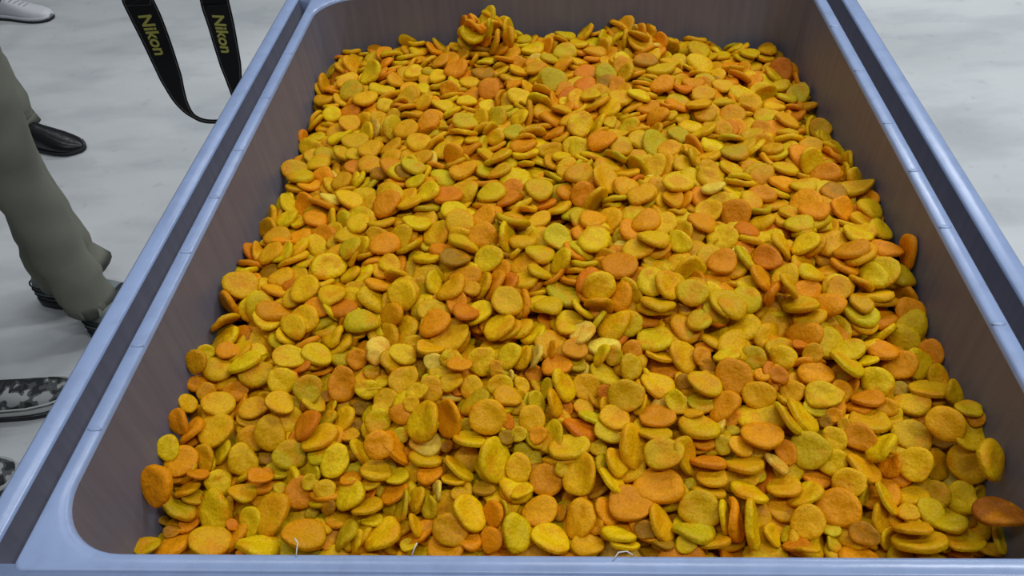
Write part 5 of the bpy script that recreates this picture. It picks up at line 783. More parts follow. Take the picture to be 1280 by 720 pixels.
174 375 -150 30 5 -7 -25 44 1  267 358 -180 24 24 -14 14 40 3  273 383 -175 -7 -3 -2 39 46 0  359 367 -187 27 14 -10 24 43 1  414 394 -178 34 12 9 16 50 2
-397 451 -169 25 2 3 -31 46 3  -369 456 -175 21 -7 8 32 38 3  -324 413 -172 -10 -20 -8 32 46 1  -219 415 -165 17 18 4 31 35 1  -165 428 -162 -17 23 -16 23 44 3
-154 458 -153 39 -1 -6 -6 45 1  -126 418 -163 1 -15 35 11 43 0  -14 442 -163 39 5 8 -5 49 1  43 406 -150 -3 4 -9 39 41 1  64 427 -152 37 8 -1 -11 48 0
93 461 -153 21 -3 -2 -34 44 3  212 436 -173 -8 31 24 -5 43 3  247 418 -166 33 -3 -6 -22 44 1  300 440 -162 39 -4 5 -2 50 0  355 438 -161 -19 6 -4 35 43 3
386 454 -162 35 -11 3 16 48 3  -441 498 -163 5 30 -20 -17 41 3  -351 523 -159 8 3 5 39 41 0  -289 520 -151 32 0 0 -24 34 2  -261 496 -145 4 37 -12 5 43 1
-210 501 -148 -14 7 6 36 41 0  -108 528 -143 31 22 11 9 43 3  -108 495 -140 29 -2 -19 20 47 0  -46 501 -138 18 2 7 35 37 0  27 443 -150 35 -10 -2 -17 41 2
64 463 -138 40 -1 3 4 53 0  138 462 -143 -18 8 3 35 40 1  221 522 -146 26 -9 -4 29 50 1  234 508 -154 29 0 -2 -27 46 0  290 479 -159 13 6 -2 37 39 1
377 472 -145 33 -10 4 -21 46 0  437 458 -172 11 36 -8 -9 34 2  -411 530 -136 2 -24 32 -2 41 2  -357 578 -124 39 0 4 -8 48 1  -322 570 -125 38 -1 8 9 45 0
-256 500 -137 33 -3 -6 -22 44 0  -196 552 -130 30 -5 1 26 43 3  -131 571 -127 30 -3 -11 -23 51 3  -66 565 -121 26 3 8 30 47 1  -42 569 -132 27 1 -8 -28 46 0
14 526 -141 26 25 12 13 40 3  82 506 -135 7 36 15 -5 45 0  144 520 -129 35 8 -2 -18 48 3  176 556 -123 -20 -5 6 34 47 1  273 509 -153 33 -6 -14 16 36 2
294 531 -133 -11 -14 -9 35 44 0  385 534 -130 -5 1 5 39 48 0  411 559 -142 -2 4 39 -6 43 1  -399 573 -132 38 8 5 -6 51 1  -375 617 -125 19 -8 -6 34 47 0
-329 630 -119 -19 3 15 32 35 0  -275 627 -125 0 11 38 -6 45 2  -207 592 -127 27 1 -11 28 44 3  -157 600 -115 23 8 -19 26 47 1  -65 579 -115 4 39 2 -7 42 2
-43 601 -110 29 12 7 -23 41 1  4 565 -126 27 6 -16 24 45 3  101 589 -124 11 11 -3 37 45 2  131 592 -116 -7 -3 -15 36 52 1  176 571 -116 6 -15 36 -5 42 2
260 610 -127 -17 12 3 34 47 0  342 601 -118 25 -11 4 29 41 2  355 597 -129 31 -8 -10 -21 42 3  431 581 -149 12 38 5 -4 42 3  -395 674 -108 26 -6 -3 30 52 3
-346 653 -123 37 9 11 0 39 2  -325 646 -105 -1 -1 -1 40 52 0  -274 665 -119 31 15 -11 -16 41 3  -194 659 -102 -2 34 -21 4 42 2  -103 651 -103 -19 5 -12 33 44 2
-72 680 -101 21 -6 -3 -34 46 0  -7 693 -105 -4 5 38 -11 41 1  34 681 -111 12 3 7 37 42 0  98 649 -113 -15 6 -9 36 45 2  114 633 -112 -18 2 36 -4 44 3
214 647 -111 -5 21 33 -8 42 2  278 628 -117 -12 1 -4 38 42 1  295 661 -113 -11 4 18 34 49 0  350 652 -119 6 -9 11 37 46 0  392 677 -119 -9 -1 14 36 46 0
-434 760 -92 7 13 25 28 46 0  -365 740 -86 -8 9 2 38 54 3  -323 720 -83 39 7 -4 3 47 1  -272 686 -97 38 -4 -11 1 45 0  -194 705 -94 -12 -14 0 36 48 0
-131 690 -89 -15 -2 -4 37 55 1  -96 721 -80 23 3 -4 -33 43 1  -46 705 -91 8 11 38 -2 42 1  50 710 -88 14 33 6 17 41 3  71 704 -85 -13 -9 3 36 51 2
127 728 -74 35 -11 -1 -17 49 0  215 718 -71 27 -3 4 -29 41 0  227 700 -93 38 1 -9 8 50 2  323 689 -104 24 4 10 -30 47 0  338 697 -108 28 -1 -14 25 37 0
419 695 -110 -16 35 -7 7 41 1  -424 786 -82 -4 8 -6 38 48 0  -344 763 -84 20 0 5 -34 40 2  -328 765 -72 28 6 0 -28 47 1  -233 753 -82 6 14 2 37 55 3
-195 751 -72 23 12 6 -30 49 1  -135 759 -69 29 5 -10 -25 48 0  -81 767 -76 22 14 -11 -29 50 0  -21 786 -70 26 -13 0 -27 42 1  30 792 -85 -19 9 10 33 39 1
52 763 -71 22 6 1 -33 37 1  96 753 -75 18 3 -21 29 38 3  148 759 -79 33 10 -6 20 44 2  260 766 -73 -12 13 -5 36 45 0  287 765 -68 -18 -10 -3 34 42 2
349 752 -76 27 7 4 -28 40 0  395 769 -72 32 10 -7 -20 46 3  -430 852 -100 35 -11 8 14 46 0  -367 869 -90 -19 -7 6 34 45 3  -279 840 -78 -10 33 -17 13 42 0
-260 839 -81 24 -14 2 29 39 1  -207 787 -75 -13 -13 29 -20 42 0  -152 842 -78 23 -10 -4 -31 47 0  -89 815 -71 37 8 -7 11 47 2  -20 828 -71 20 -6 -1 -34 43 0
38 799 -70 12 30 -22 7 44 2  60 805 -82 5 -9 -14 36 41 2  129 831 -55 2 3 5 40 47 1  157 802 -76 39 6 -7 -1 37 2  213 790 -65 5 -11 38 3 40 0
271 797 -66 34 10 -5 -17 42 2  323 820 -63 -16 -8 7 35 41 0  386 800 -64 -18 -5 6 35 48 1  -438 882 -107 1 35 7 -17 43 1  -326 914 -100 -8 37 9 8 38 1
-285 911 -81 -2 29 -28 0 44 2  -235 851 -80 16 1 -17 33 42 3  -201 845 -75 14 16 33 -8 45 1  -131 864 -77 7 3 -22 33 40 0  -99 860 -68 6 3 -14 37 44 0
3 854 -71 35 4 8 -16 45 1  57 864 -73 33 5 2 21 43 1  75 896 -76 12 -24 29 -4 45 0  144 864 -58 -6 -3 -4 39 43 1  211 903 -71 -2 36 15 7 41 0
230 920 -74 -5 14 35 13 45 0  320 896 -73 0 26 30 -6 42 2  322 859 -60 -1 -2 1 40 42 1  433 905 -85 36 4 7 15 42 0  -425 913 -110 -4 -1 6 39 37 1
-381 946 -103 38 -7 -3 9 40 2  -316 932 -96 20 -20 28 2 40 0  -250 910 -80 9 38 -8 5 43 0  -214 945 -73 -1 -5 6 39 45 2  -156 942 -84 -15 -2 8 36 48 1
-100 958 -87 -5 0 9 39 50 1  -54 953 -85 -15 -1 12 35 45 0  39 952 -72 9 -20 30 14 43 1  96 969 -72 -4 -22 33 7 37 3  109 901 -70 -12 -2 1 38 44 0
155 943 -79 -9 28 27 -6 42 2  265 968 -70 -10 6 8 37 46 0  326 972 -77 0 6 0 40 45 2  346 946 -81 28 5 -8 -27 40 2  427 959 -80 4 -4 39 -5 51 2
-437 965 -112 -7 34 0 19 50 1  -364 966 -110 33 21 4 -5 49 2  -254 983 -82 28 8 1 -28 47 1  -224 978 -83 6 13 37 1 41 1  -202 1003 -80 32 -5 -5 23 42 1
-136 1013 -80 5 7 39 -5 37 2  -106 985 -88 14 23 29 4 35 1  -25 974 -74 14 3 -1 37 46 0  41 973 -75 -9 8 -6 38 41 0  70 976 -64 -8 -19 33 10 49 0
122 1021 -73 22 -27 0 -21 42 0  224 977 -67 10 5 -8 38 44 2  238 969 -82 39 8 4 -6 35 2  297 995 -81 39 8 -2 5 52 0  389 996 -76 6 -9 -5 38 47 2
427 1010 -91 28 -9 -25 9 38 0  -415 1051 -115 39 -5 4 7 45 0  -357 1048 -110 35 -7 5 -16 48 3  -332 1023 -106 19 33 14 -2 42 0  -231 1036 -76 -13 7 -3 37 42 2
-221 1037 -71 1 39 -8 -7 46 3  -141 1023 -71 2 -14 37 0 48 2  -86 1015 -71 6 -9 38 -3 43 3  8 1066 -81 5 30 26 -5 40 2  45 1029 -80 3 33 -14 17 40 2
91 1042 -70 28 -15 -1 -25 49 2  149 1022 -76 32 9 -9 20 42 2  190 1027 -76 -20 5 -5 34 40 2  233 1051 -81 29 -2 -9 -26 48 3  302 1071 -83 26 -21 -3 22 45 0
370 1050 -84 3 8 -5 39 47 0  426 1068 -98 33 -3 16 15 46 0  -400 1114 -128 29 26 -10 -4 36 2  -372 1077 -119 35 16 -2 -11 42 2  -301 1085 -96 -15 3 -2 37 45 0
-225 1064 -87 -3 -21 -22 26 49 3  -163 1074 -80 20 -14 29 12 44 0  -137 1130 -87 21 -7 -2 -33 37 3  -99 1112 -92 30 -1 -12 -24 39 0  -56 1101 -86 0 36 -17 0 43 3
44 1056 -83 -12 -11 36 -5 45 2  75 1086 -79 -9 5 -6 38 38 0  173 1068 -75 39 3 -4 9 40 1  194 1117 -82 -7 6 39 0 42 0  240 1083 -79 32 -4 2 -24 44 2
320 1095 -96 32 13 9 -17 46 0  367 1136 -111 34 -18 -4 -10 41 3  433 1092 -104 -3 14 4 37 50 2  -411 1141 -118 18 10 3 34 41 1  -364 1145 -119 16 8 4 36 40 1
-313 1151 -111 2 -20 35 -1 48 0  -261 1124 -98 1 -9 2 39 39 2  -201 1123 -90 18 28 22 6 47 0  -154 1150 -84 -1 3 13 38 49 1  -111 1158 -86 19 -23 5 26 41 2
7 1181 -68 23 0 8 32 41 1  38 1133 -67 32 13 1 20 50 1  67 1125 -79 14 29 24 -1 52 2  158 1128 -84 35 0 -19 3 43 2  162 1159 -70 5 -12 -3 38 45 1
265 1135 -86 36 10 0 -15 43 3  310 1124 -88 -9 -2 3 39 42 2  355 1160 -105 33 6 5 -21 39 0  423 1194 -127 -19 25 24 -4 45 3  -428 1181 -125 35 17 3 -8 49 2
-373 1186 -109 39 -5 -6 5 48 1  -324 1189 -102 32 15 -11 -15 44 1  -277 1189 -96 -18 23 27 -4 49 0  -201 1187 -98 -8 -4 -14 36 38 3  -115 1192 -96 34 2 7 -21 38 0
-125 1189 -81 -15 28 -23 4 42 3  -47 1190 -80 20 -16 29 -9 54 3  36 1201 -82 6 37 -9 11 36 0  88 1191 -73 26 -5 -6 30 47 1  123 1205 -81 -7 -9 6 38 42 2
250 1251 -90 0 0 -4 40 43 0  234 1197 -77 38 -6 0 12 44 0  287 1221 -101 -7 -5 13 37 43 2  405 1245 -123 -15 -18 31 -12 49 2  395 1188 -131 4 -9 38 4 41 3
-403 1264 -108 -5 34 -21 -2 43 2  -339 1236 -112 11 5 35 16 47 1  -309 1231 -105 -15 13 35 2 41 0  -264 1248 -92 33 -11 -10 -16 41 1  -198 1243 -87 2 39 -5 -5 42 1
-155 1290 -97 -8 29 -26 1 43 1  -118 1231 -101 0 -21 34 0 35 1  -59 1227 -89 16 4 16 33 44 3  62 1228 -91 -8 22 33 2 43 3  92 1237 -85 38 0 5 -10 41 1
149 1285 -84 21 -12 -7 -31 43 1  182 1276 -92 35 -14 -4 13 44 2  280 1232 -94 -18 3 6 35 47 1  327 1291 -114 34 5 4 20 40 0  380 1276 -123 37 -4 7 13 50 3
365 1294 -118 27 24 15 -7 46 0  -415 1303 -112 16 -2 4 36 46 2  -350 1299 -100 40 0 0 6 43 1  -325 1325 -101 30 -1 7 26 40 0  -269 1291 -94 27 10 4 -28 44 0
-194 1303 -89 0 -4 -19 35 37 1  -120 1297 -86 -18 -7 -6 35 42 0  -75 1285 -76 1 -28 28 -7 43 3  -39 1350 -78 39 3 -4 7 40 1  -6 1305 -81 -8 33 -18 -9 52 0
49 1290 -83 -3 31 -25 -2 44 0  120 1311 -80 -12 -16 1 35 46 1  238 1291 -89 1 35 -20 1 40 0  254 1300 -99 12 -22 30 9 37 0  307 1332 -111 29 -2 -7 -26 44 2
367 1322 -128 -7 38 10 0 34 2  411 1338 -135 37 -6 -10 -10 41 1  -437 1362 -103 13 27 -17 -19 49 1  -379 1328 -97 25 6 3 -30 50 0  -337 1385 -96 37 -3 -10 -11 43 0
-272 1343 -106 -6 -21 32 8 52 3  -178 1395 -91 34 -8 -8 -17 42 2  -134 1347 -84 0 37 -14 0 49 2  -97 1384 -79 37 -13 3 -6 43 2  -22 1380 -84 29 -7 4 -27 45 1
41 1392 -92 33 -8 1 -20 46 1  111 1364 -82 31 -3 7 -24 43 2  150 1354 -84 39 4 -2 7 50 1  223 1346 -102 -15 0 36 -8 45 2  272 1335 -128 0 11 38 0 38 2
321 1392 -124 23 -10 8 30 50 0  378 1374 -136 0 5 -8 39 50 1  414 1399 -130 -9 30 20 14 49 0  -395 1424 -98 -16 14 -9 32 48 0  -361 1435 -106 34 -17 6 11 47 2
-327 1434 -99 37 -2 -14 5 34 1  -269 1440 -106 14 22 30 4 35 3  -220 1403 -86 -13 -7 0 37 39 1  -130 1448 -77 38 -6 4 10 44 2  -47 1432 -86 0 -8 39 -1 49 1
-15 1448 -91 -9 35 6 16 41 2  50 1432 -93 -18 4 0 36 49 0  118 1409 -99 -12 -5 -12 36 51 3  162 1422 -87 5 -6 39 -5 44 3  172 1450 -97 37 -4 -9 -12 52 3
226 1405 -110 -1 -8 38 8 44 1  287 1407 -126 -6 -7 -3 39 46 1  352 1442 -124 13 1 3 38 44 2  431 1402 -141 -4 1 -13 38 40 2  -430 1489 -112 37 -9 2 12 46 1
-339 1462 -97 24 -3 8 -31 44 2  -297 1506 -93 26 -29 6 7 40 3  -231 1493 -99 8 35 -12 -12 44 2  -172 1500 -85 9 -17 29 20 50 2  -96 1465 -81 37 -6 -9 12 48 1
-111 1498 -85 -2 14 18 33 55 3  -8 1473 -90 18 9 -4 34 39 0  26 1468 -95 29 5 4 -27 46 2  94 1495 -104 6 -5 8 38 46 3  129 1468 -89 1 4 -9 39 47 0
172 1488 -107 36 -11 -7 13 41 0  215 1459 -104 -8 13 22 30 38 0  311 1452 -125 3 39 10 0 42 2  348 1481 -130 29 1 -12 -25 48 0  391 1445 -132 3 36 16 -8 48 2
-394 368 -171 4 1 -18 36 47 0  -339 392 -173 28 -6 2 -27 43 2  -304 358 -175 27 27 8 -8 48 0  -273 370 -173 26 -1 -28 -11 44 2  -207 381 -171 35 9 -6 -15 46 2
-149 364 -172 -12 -21 -14 29 41 1  -37 372 -160 -16 32 -6 16 44 1  -57 372 -175 1 35 13 -13 43 1  -18 394 -158 -1 37 -3 -16 48 3  111 364 -174 31 15 -13 16 38 1
139 368 -162 5 -9 -19 34 47 1  219 370 -160 -2 -3 12 38 44 1  266 379 -169 24 -1 -4 32 38 3  301 406 -174 -10 36 -2 13 46 1  381 370 -156 23 -4 -23 -24 54 1
444 399 -175 -16 24 -20 20 45 2  -382 422 -164 6 -3 -1 39 45 3  -334 439 -163 -2 -4 38 10 37 3  -277 435 -157 4 5 -3 39 52 2  -251 403 -158 38 11 -2 -3 44 1
-199 417 -161 1 -17 35 8 44 1  -176 463 -152 5 -10 1 38 42 3  -114 456 -163 22 -6 1 33 35 2  -27 427 -153 0 3 -6 39 47 0  69 398 -143 40 0 1 1 51 1
100 395 -153 40 0 1 -4 45 2  122 445 -148 1 0 0 40 48 2  218 441 -166 -10 10 38 1 42 2  239 429 -162 6 39 6 2 38 2  310 428 -153 -17 6 1 36 48 0
344 405 -158 -19 -3 -7 34 47 1  427 424 -172 -10 -25 29 6 41 1  -412 492 -156 38 4 -11 -4 43 2  -331 504 -151 -9 5 3 38 45 1  -295 486 -155 38 6 -4 9 40 0
-216 457 -148 -18 -4 1 35 48 2  -185 517 -142 20 -4 8 -33 50 1  -139 518 -129 -1 -21 34 6 39 1  -61 521 -151 1 -17 36 0 42 3  -43 505 -131 29 0 8 27 48 1
7 471 -148 13 -10 -7 36 46 0  95 453 -135 1 38 -10 -6 46 3  183 465 -145 34 -6 0 -21 41 0  193 532 -140 37 13 -2 5 48 2  247 514 -146 -20 0 2 35 42 3
301 514 -155 38 -8 3 -11 44 0  395 500 -143 5 -7 -8 38 45 2  408 464 -154 -4 -26 28 -10 41 0  -436 550 -152 -3 28 28 3 37 1  -378 473 -153 -7 31 23 4 42 2
-300 567 -126 36 3 12 13 41 0  -225 569 -133 -1 37 9 -12 40 2  -200 556 -124 12 -3 4 38 42 0  -163 569 -134 28 -5 -4 -28 48 2  -106 572 -127 34 -4 -14 -15 48 0
-35 577 -123 25 1 -8 -30 45 3  7 533 -125 37 -14 -4 -2 46 0  77 535 -131 36 4 0 -18 45 2  125 505 -136 22 15 -3 -30 37 3  198 511 -131 -7 39 6 1 45 3
253 525 -131 -11 38 -5 -2 39 1  302 538 -156 -7 -12 37 -6 37 2  341 544 -143 20 -9 -6 33 48 0  436 538 -155 -1 -26 29 9 47 3  -431 567 -142 -11 -16 35 -3 46 0
-388 614 -123 35 -3 -10 16 37 0  -304 609 -109 2 40 1 2 49 2  -274 588 -130 8 -27 29 -2 40 1  -180 597 -112 22 -32 10 2 43 2  -123 579 -118 7 36 -14 8 49 2
-89 633 -114 6 13 37 -5 44 3  3 615 -107 1 -26 29 7 40 1  49 565 -124 -5 0 0 40 41 2  77 571 -122 -12 -19 33 -4 49 1  122 562 -132 4 -7 38 -8 49 1
159 583 -120 -3 -24 27 18 46 2  266 615 -124 25 2 13 28 39 1  305 595 -114 -6 32 -24 1 47 0  353 609 -130 35 -10 -8 -15 39 1  400 598 -122 29 -1 -1 27 46 2
-400 680 -99 -2 33 -21 7 40 0  -352 644 -114 16 14 -4 34 38 2  -303 663 -96 36 -2 7 15 52 2  -267 632 -113 3 -7 38 -11 46 2  -221 675 -99 -9 -26 28 6 45 2
-129 641 -93 37 4 -5 14 49 0  -62 641 -109 24 30 -9 0 47 0  -5 678 -94 38 1 7 -12 48 0  38 676 -104 -4 4 39 -6 48 3  89 654 -99 38 -4 -4 13 45 1
161 663 -112 5 -14 37 -2 45 3  212 638 -116 -4 23 31 -10 37 0  267 673 -100 -9 38 4 -6 41 3  290 688 -105 -13 35 -4 13 38 1  341 662 -119 -6 -5 13 37 39 0
432 628 -123 10 -7 36 -14 46 1  -400 751 -96 -10 34 -14 -12 41 0  -346 705 -100 23 5 19 26 42 2  -316 695 -102 17 35 6 7 47 3  -244 713 -78 0 3 2 40 49 1
-209 697 -96 29 18 -6 -19 49 3  -155 711 -82 -6 29 27 1 42 3  -111 715 -71 0 25 30 -8 40 1  -28 700 -94 -2 29 -26 8 44 1  54 730 -76 22 -12 19 24 46 1
81 741 -73 13 -25 29 -2 42 2  160 702 -91 -5 18 35 1 44 0  214 672 -94 -6 -13 37 6 51 1  267 677 -110 -17 23 28 0 43 1  307 710 -82 37 -8 -3 12 42 0
327 682 -102 38 11 2 4 43 0  393 696 -106 16 7 34 -12 47 3  -390 794 -97 34 -7 9 -19 42 2  -376 783 -91 7 38 3 -8 43 3  -266 755 -82 16 2 -10 35 41 2
-230 774 -73 -10 -13 36 -7 40 1  -213 752 -88 -11 24 29 -9 42 2  -118 785 -75 1 -1 39 8 46 3  -94 770 -79 22 14 -11 -29 45 1  -1 783 -80 15 34 14 6 39 1
33 794 -76 -8 4 13 37 42 1  98 797 -80 18 12 6 33 41 1  122 759 -66 32 8 0 23 45 1  169 738 -66 4 0 -9 39 43 1  267 734 -66 21 25 21 8 47 2
330 724 -77 11 7 37 6 48 3  347 743 -72 -19 -6 -5 34 37 1  378 758 -76 -19 -21 29 -2 41 1  -403 857 -86 -4 36 -16 7 47 1  -377 811 -89 28 1 -2 -28 39 0
-273 859 -83 -8 37 -2 12 42 2  -270 868 -89 -12 33 -17 8 39 3  -232 809 -79 -2 32 -23 -2 38 1  -125 840 -77 6 8 10 38 44 2  -64 766 -74 28 -6 -14 25 42 0
-44 849 -68 -2 -8 39 -4 40 1  6 806 -68 -7 34 -11 17 43 0  52 840 -63 -5 38 12 -2 49 1  164 832 -64 16 -4 -13 34 42 3  166 848 -65 -5 35 14 13 44 1
265 842 -70 6 39 3 -3 50 3  294 818 -63 32 -7 15 -17 44 2  375 804 -60 2 -8 3 39 50 3  446 805 -67 28 -5 -28 5 51 1  -429 874 -101 12 31 -18 -12 39 3
-391 883 -90 38 -12 3 -2 39 2  -285 931 -86 -11 37 -11 1 46 1  -216 865 -74 -12 33 16 11 47 3  -173 819 -72 37 -8 -4 -12 46 3  -125 839 -67 11 35 -14 -5 51 2
-100 899 -66 4 12 37 8 39 0  -60 883 -64 14 36 7 -9 53 1  39 904 -80 -9 8 38 2 47 0  51 892 -70 1 28 28 -3 45 1  122 866 -53 38 2 -4 12 44 1
255 858 -66 0 17 36 -4 40 1  272 922 -67 -2 27 29 0 41 2  348 888 -61 14 -5 1 37 45 1  345 919 -74 0 34 17 12 55 1  393 907 -78 -13 19 33 0 44 0
-410 910 -99 40 1 0 5 45 1  -360 945 -95 16 5 3 36 43 1  -315 984 -91 -10 5 38 -1 48 2  -249 947 -73 35 3 -7 18 50 1  -190 968 -73 0 39 4 9 46 1
-159 959 -74 12 -2 0 38 49 1  -59 911 -89 36 -4 1 -16 36 1  -70 951 -75 -16 -3 4 36 43 3  56 939 -71 4 24 -20 25 48 0  102 966 -67 32 7 4 22 42 0
120 934 -61 30 1 -2 -26 42 0  169 913 -76 27 -9 -10 -26 39 2  265 976 -65 8 36 14 -7 45 3  290 940 -70 2 9 39 5 43 3  351 961 -71 10 -2 3 39 39 0
433 910 -77 4 31 -24 -7 43 0  -417 996 -106 31 -10 9 -21 43 2  -353 977 -92 -10 10 9 36 49 1  -284 969 -92 9 -21 33 -4 39 1  -250 970 -76 36 8 -2 -15 49 0
-156 1047 -74 13 -11 8 35 41 1  -148 1009 -89 1 -13 37 -6 38 1  -95 965 -72 38 -1 -4 10 47 0  19 1013 -74 -13 -15 18 29 41 3  38 989 -61 37 6 7 12 54 2
62 967 -77 -15 14 34 5 45 2  175 964 -65 39 2 3 7 48 1  222 946 -61 10 22 32 -3 41 1  257 1006 -73 32 3 8 22 43 1  299 991 -73 -16 -4 -7 36 44 2
335 1008 -76 -4 2 39 -4 44 1  436 990 -86 35 8 17 -2 47 3  -397 1052 -110 39 -6 2 -3 41 0  -339 1042 -98 -4 30 -26 4 43 1  -344 995 -94 14 0 10 36 46 2
-301 1012 -101 1 -7 39 2 43 2  -173 1020 -80 -1 15 37 1 46 2  -106 1029 -81 -15 11 -3 35 44 2  -49 1068 -75 12 -4 4 38 50 2  -3 1015 -85 -1 27 27 -13 39 0
56 1061 -78 -7 7 7 38 42 2  71 1085 -65 -1 -5 -1 40 50 1  101 1060 -67 38 5 4 9 38 3  208 1039 -74 33 7 21 7 43 1  208 1065 -84 -13 1 38 4 43 2
275 1110 -89 13 26 24 -13 48 0  379 1032 -82 30 12 16 -17 44 0  447 1065 -103 21 -19 22 -17 35 3  -414 1069 -104 5 32 -24 2 51 1  -384 1074 -116 35 12 -10 11 50 1
-274 1130 -96 4 38 7 8 48 1  -309 1126 -93 28 1 -2 -28 49 1  -152 1074 -89 33 19 -13 1 39 3  -180 1105 -90 39 6 -3 -8 42 2  -119 1121 -91 -16 25 20 -18 41 3
-52 1117 -76 13 35 -12 6 47 2  -9 1085 -83 -6 8 -16 35 46 3  96 1084 -78 17 7 -2 35 51 0  101 1076 -72 -1 -26 29 7 46 2  180 1123 -89 -1 -9 39 -1 42 1
216 1087 -84 30 -19 18 -4 46 3  292 1086 -85 -17 -4 6 35 43 2  369 1139 -98 -10 3 7 38 39 1  396 1096 -97 37 8 -1 -12 39 1  -394 1148 -115 38 2 6 -10 39 0
-358 1142 -113 32 5 8 23 45 0  -349 1128 -106 38 0 9 8 49 1  -226 1133 -88 -2 19 35 2 45 0  -182 1100 -84 2 15 36 7 37 0  -125 1166 -91 9 4 35 -18 39 3
-101 1137 -87 10 -8 -10 36 42 3  -38 1131 -76 2 -1 18 36 47 2  -51 1087 -71 24 -5 2 31 48 0  116 1144 -83 11 -7 37 7 43 3  133 1128 -85 26 29 -5 6 42 3
183 1186 -75 35 -13 10 11 36 2  217 1155 -91 0 38 -13 -1 43 1  343 1194 -101 2 30 26 4 42 1  376 1173 -99 38 -2 8 -9 47 2  387 1189 -117 8 37 -11 3 37 1
-446 1209 -122 24 16 22 16 41 2  -397 1115 -110 13 -2 0 38 45 0  -341 1162 -101 -2 8 39 0 49 0  -253 1174 -88 23 -2 -3 33 53 1  -218 1194 -86 35 4 -5 18 47 1
-153 1174 -80 -3 8 -4 39 48 2  -89 1226 -86 7 23 32 -4 39 2  -61 1176 -76 25 -6 -10 29 38 0  68 1205 -72 14 20 32 -1 51 1  58 1239 -77 4 15 37 1 39 1
138 1222 -68 39 -3 6 -1 44 1  330 1248 -107 37 14 1 5 46 1  289 1187 -94 -1 33 21 7 48 0  320 1226 -108 5 8 23 31 42 3  402 1217 -119 -2 29 -25 10 45 2
442 1195 -132 24 12 -10 -28 38 3  -373 1271 -108 5 13 37 6 47 1  -333 1264 -106 24 7 -2 -31 45 2  -305 1274 -100 -9 -10 36 10 44 3  -279 1261 -98 24 -17 9 26 43 2
-178 1214 -83 2 -25 30 -10 47 3  -122 1243 -91 -6 32 23 -3 36 2  -85 1254 -90 30 6 -9 24 43 3  -50 1227 -84 16 32 -17 -2 36 1  -3 1241 -88 7 32 -18 -15 38 2
114 1263 -84 28 -6 -6 27 37 0  181 1269 -75 4 -1 39 5 43 0  185 1290 -86 -10 -7 10 37 48 2  291 1300 -103 -4 2 -1 40 43 1  322 1278 -105 39 2 6 4 49 0
402 1287 -122 38 -6 2 -12 43 1  412 1269 -129 29 -1 -9 -26 45 3  -428 1315 -106 31 -3 -3 -24 50 1  -345 1288 -92 -2 0 0 40 48 0  -320 1326 -94 34 -7 1 -20 53 0
-280 1265 -91 16 34 -7 10 41 2  -230 1294 -97 15 34 16 0 48 1  -119 1285 -82 31 9 2 -24 49 1  -65 1254 -82 -3 7 -8 38 50 3  -16 1317 -80 -1 4 -12 38 39 2
-13 1385 -80 36 1 8 17 40 1  106 1283 -89 -9 26 28 7 43 2  118 1341 -79 -10 28 25 8 43 1  184 1321 -77 1 40 -5 4 55 3  245 1284 -95 1 13 38 -2 35 0
328 1343 -110 30 -13 3 -22 47 0  398 1337 -126 6 7 39 0 40 0  441 1373 -142 28 -14 17 -19 45 2  -443 1351 -109 9 30 -12 -21 39 1  -345 1369 -87 -13 27 -26 4 55 0
-299 1351 -94 -7 29 25 -10 45 2  -279 1385 -103 -1 39 -6 -3 52 1  -185 1365 -81 38 5 -4 -10 50 0  -158 1324 -88 38 1 0 -12 39 1  -72 1397 -92 -8 6 35 17 40 3
8 1364 -83 -1 38 6 10 40 2  13 1377 -88 22 9 -3 -32 40 0  118 1369 -77 -17 6 -5 35 39 2  160 1351 -75 39 4 0 -5 50 3  202 1354 -87 37 -12 -1 10 42 1
260 1354 -106 11 38 5 -2 47 1  323 1417 -126 39 -1 -1 7 38 3  378 1355 -134 26 9 -3 29 50 1  397 1377 -128 19 10 7 33 48 2  -416 1342 -105 -8 -21 33 -2 38 0
-331 1419 -94 14 8 36 4 42 1  -292 1444 -94 6 29 -26 8 48 0  -269 1384 -96 -2 -19 35 3 46 2  -155 1402 -89 11 -21 -1 32 42 3  -177 1415 -85 -8 32 -19 11 43 2
15 1413 -81 39 7 -2 4 50 2  9 1455 -80 -1 23 30 -13 38 0  42 1449 -84 24 -1 5 32 48 2  98 1412 -91 30 -6 -7 24 44 1  134 1384 -98 0 4 36 -17 46 1
173 1402 -90 5 32 23 4 47 1  264 1393 -106 -8 13 37 3 53 0  288 1436 -118 21 3 -7 -33 39 2  363 1442 -117 32 -1 3 23 44 1  397 1409 -139 -14 29 22 8 39 1
-411 1494 -103 13 -4 9 37 47 2  -320 1450 -88 2 0 8 39 47 1  -276 1486 -89 9 34 -19 4 44 2  -253 1502 -102 2 4 16 36 38 3  -148 1466 -83 22 13 15 -26 37 1
-130 1487 -83 -1 16 36 -9 50 2  -87 1497 -88 31 -23 4 -11 50 2  16 1472 -78 5 4 5 39 43 0  55 1489 -84 34 -6 -12 17 48 2  80 1498 -92 -11 2 17 35 44 1
161 1492 -107 12 30 23 4 41 3  195 1457 -94 4 25 24 20 41 0  266 1496 -110 3 1 10 39 51 3  341 1502 -133 34 -20 -4 3 35 2  339 1478 -123 38 -8 -9 4 41 2
404 1480 -127 -1 34 -21 1 44 1  -438 377 -190 31 4 3 -24 38 3  -341 401 -166 6 33 -22 -3 36 0  -270 414 -178 37 5 14 2 40 2  -301 380 -175 4 -8 39 3 50 3
-214 375 -161 33 3 -2 -22 42 0  -169 390 -165 27 7 -5 28 42 2  -97 385 -156 -3 1 7 39 43 1  -29 373 -166 11 14 30 20 46 1  86 367 -149 -14 37 5 5 46 2
21 371 -160 36 12 -12 1 45 0  128 422 -143 -4 1 -8 39 49 1  214 424 -153 39 3 -1 -8 52 0  292 394 -162 2 17 36 2 50 1  326 374 -178 -6 32 22 5 43 0
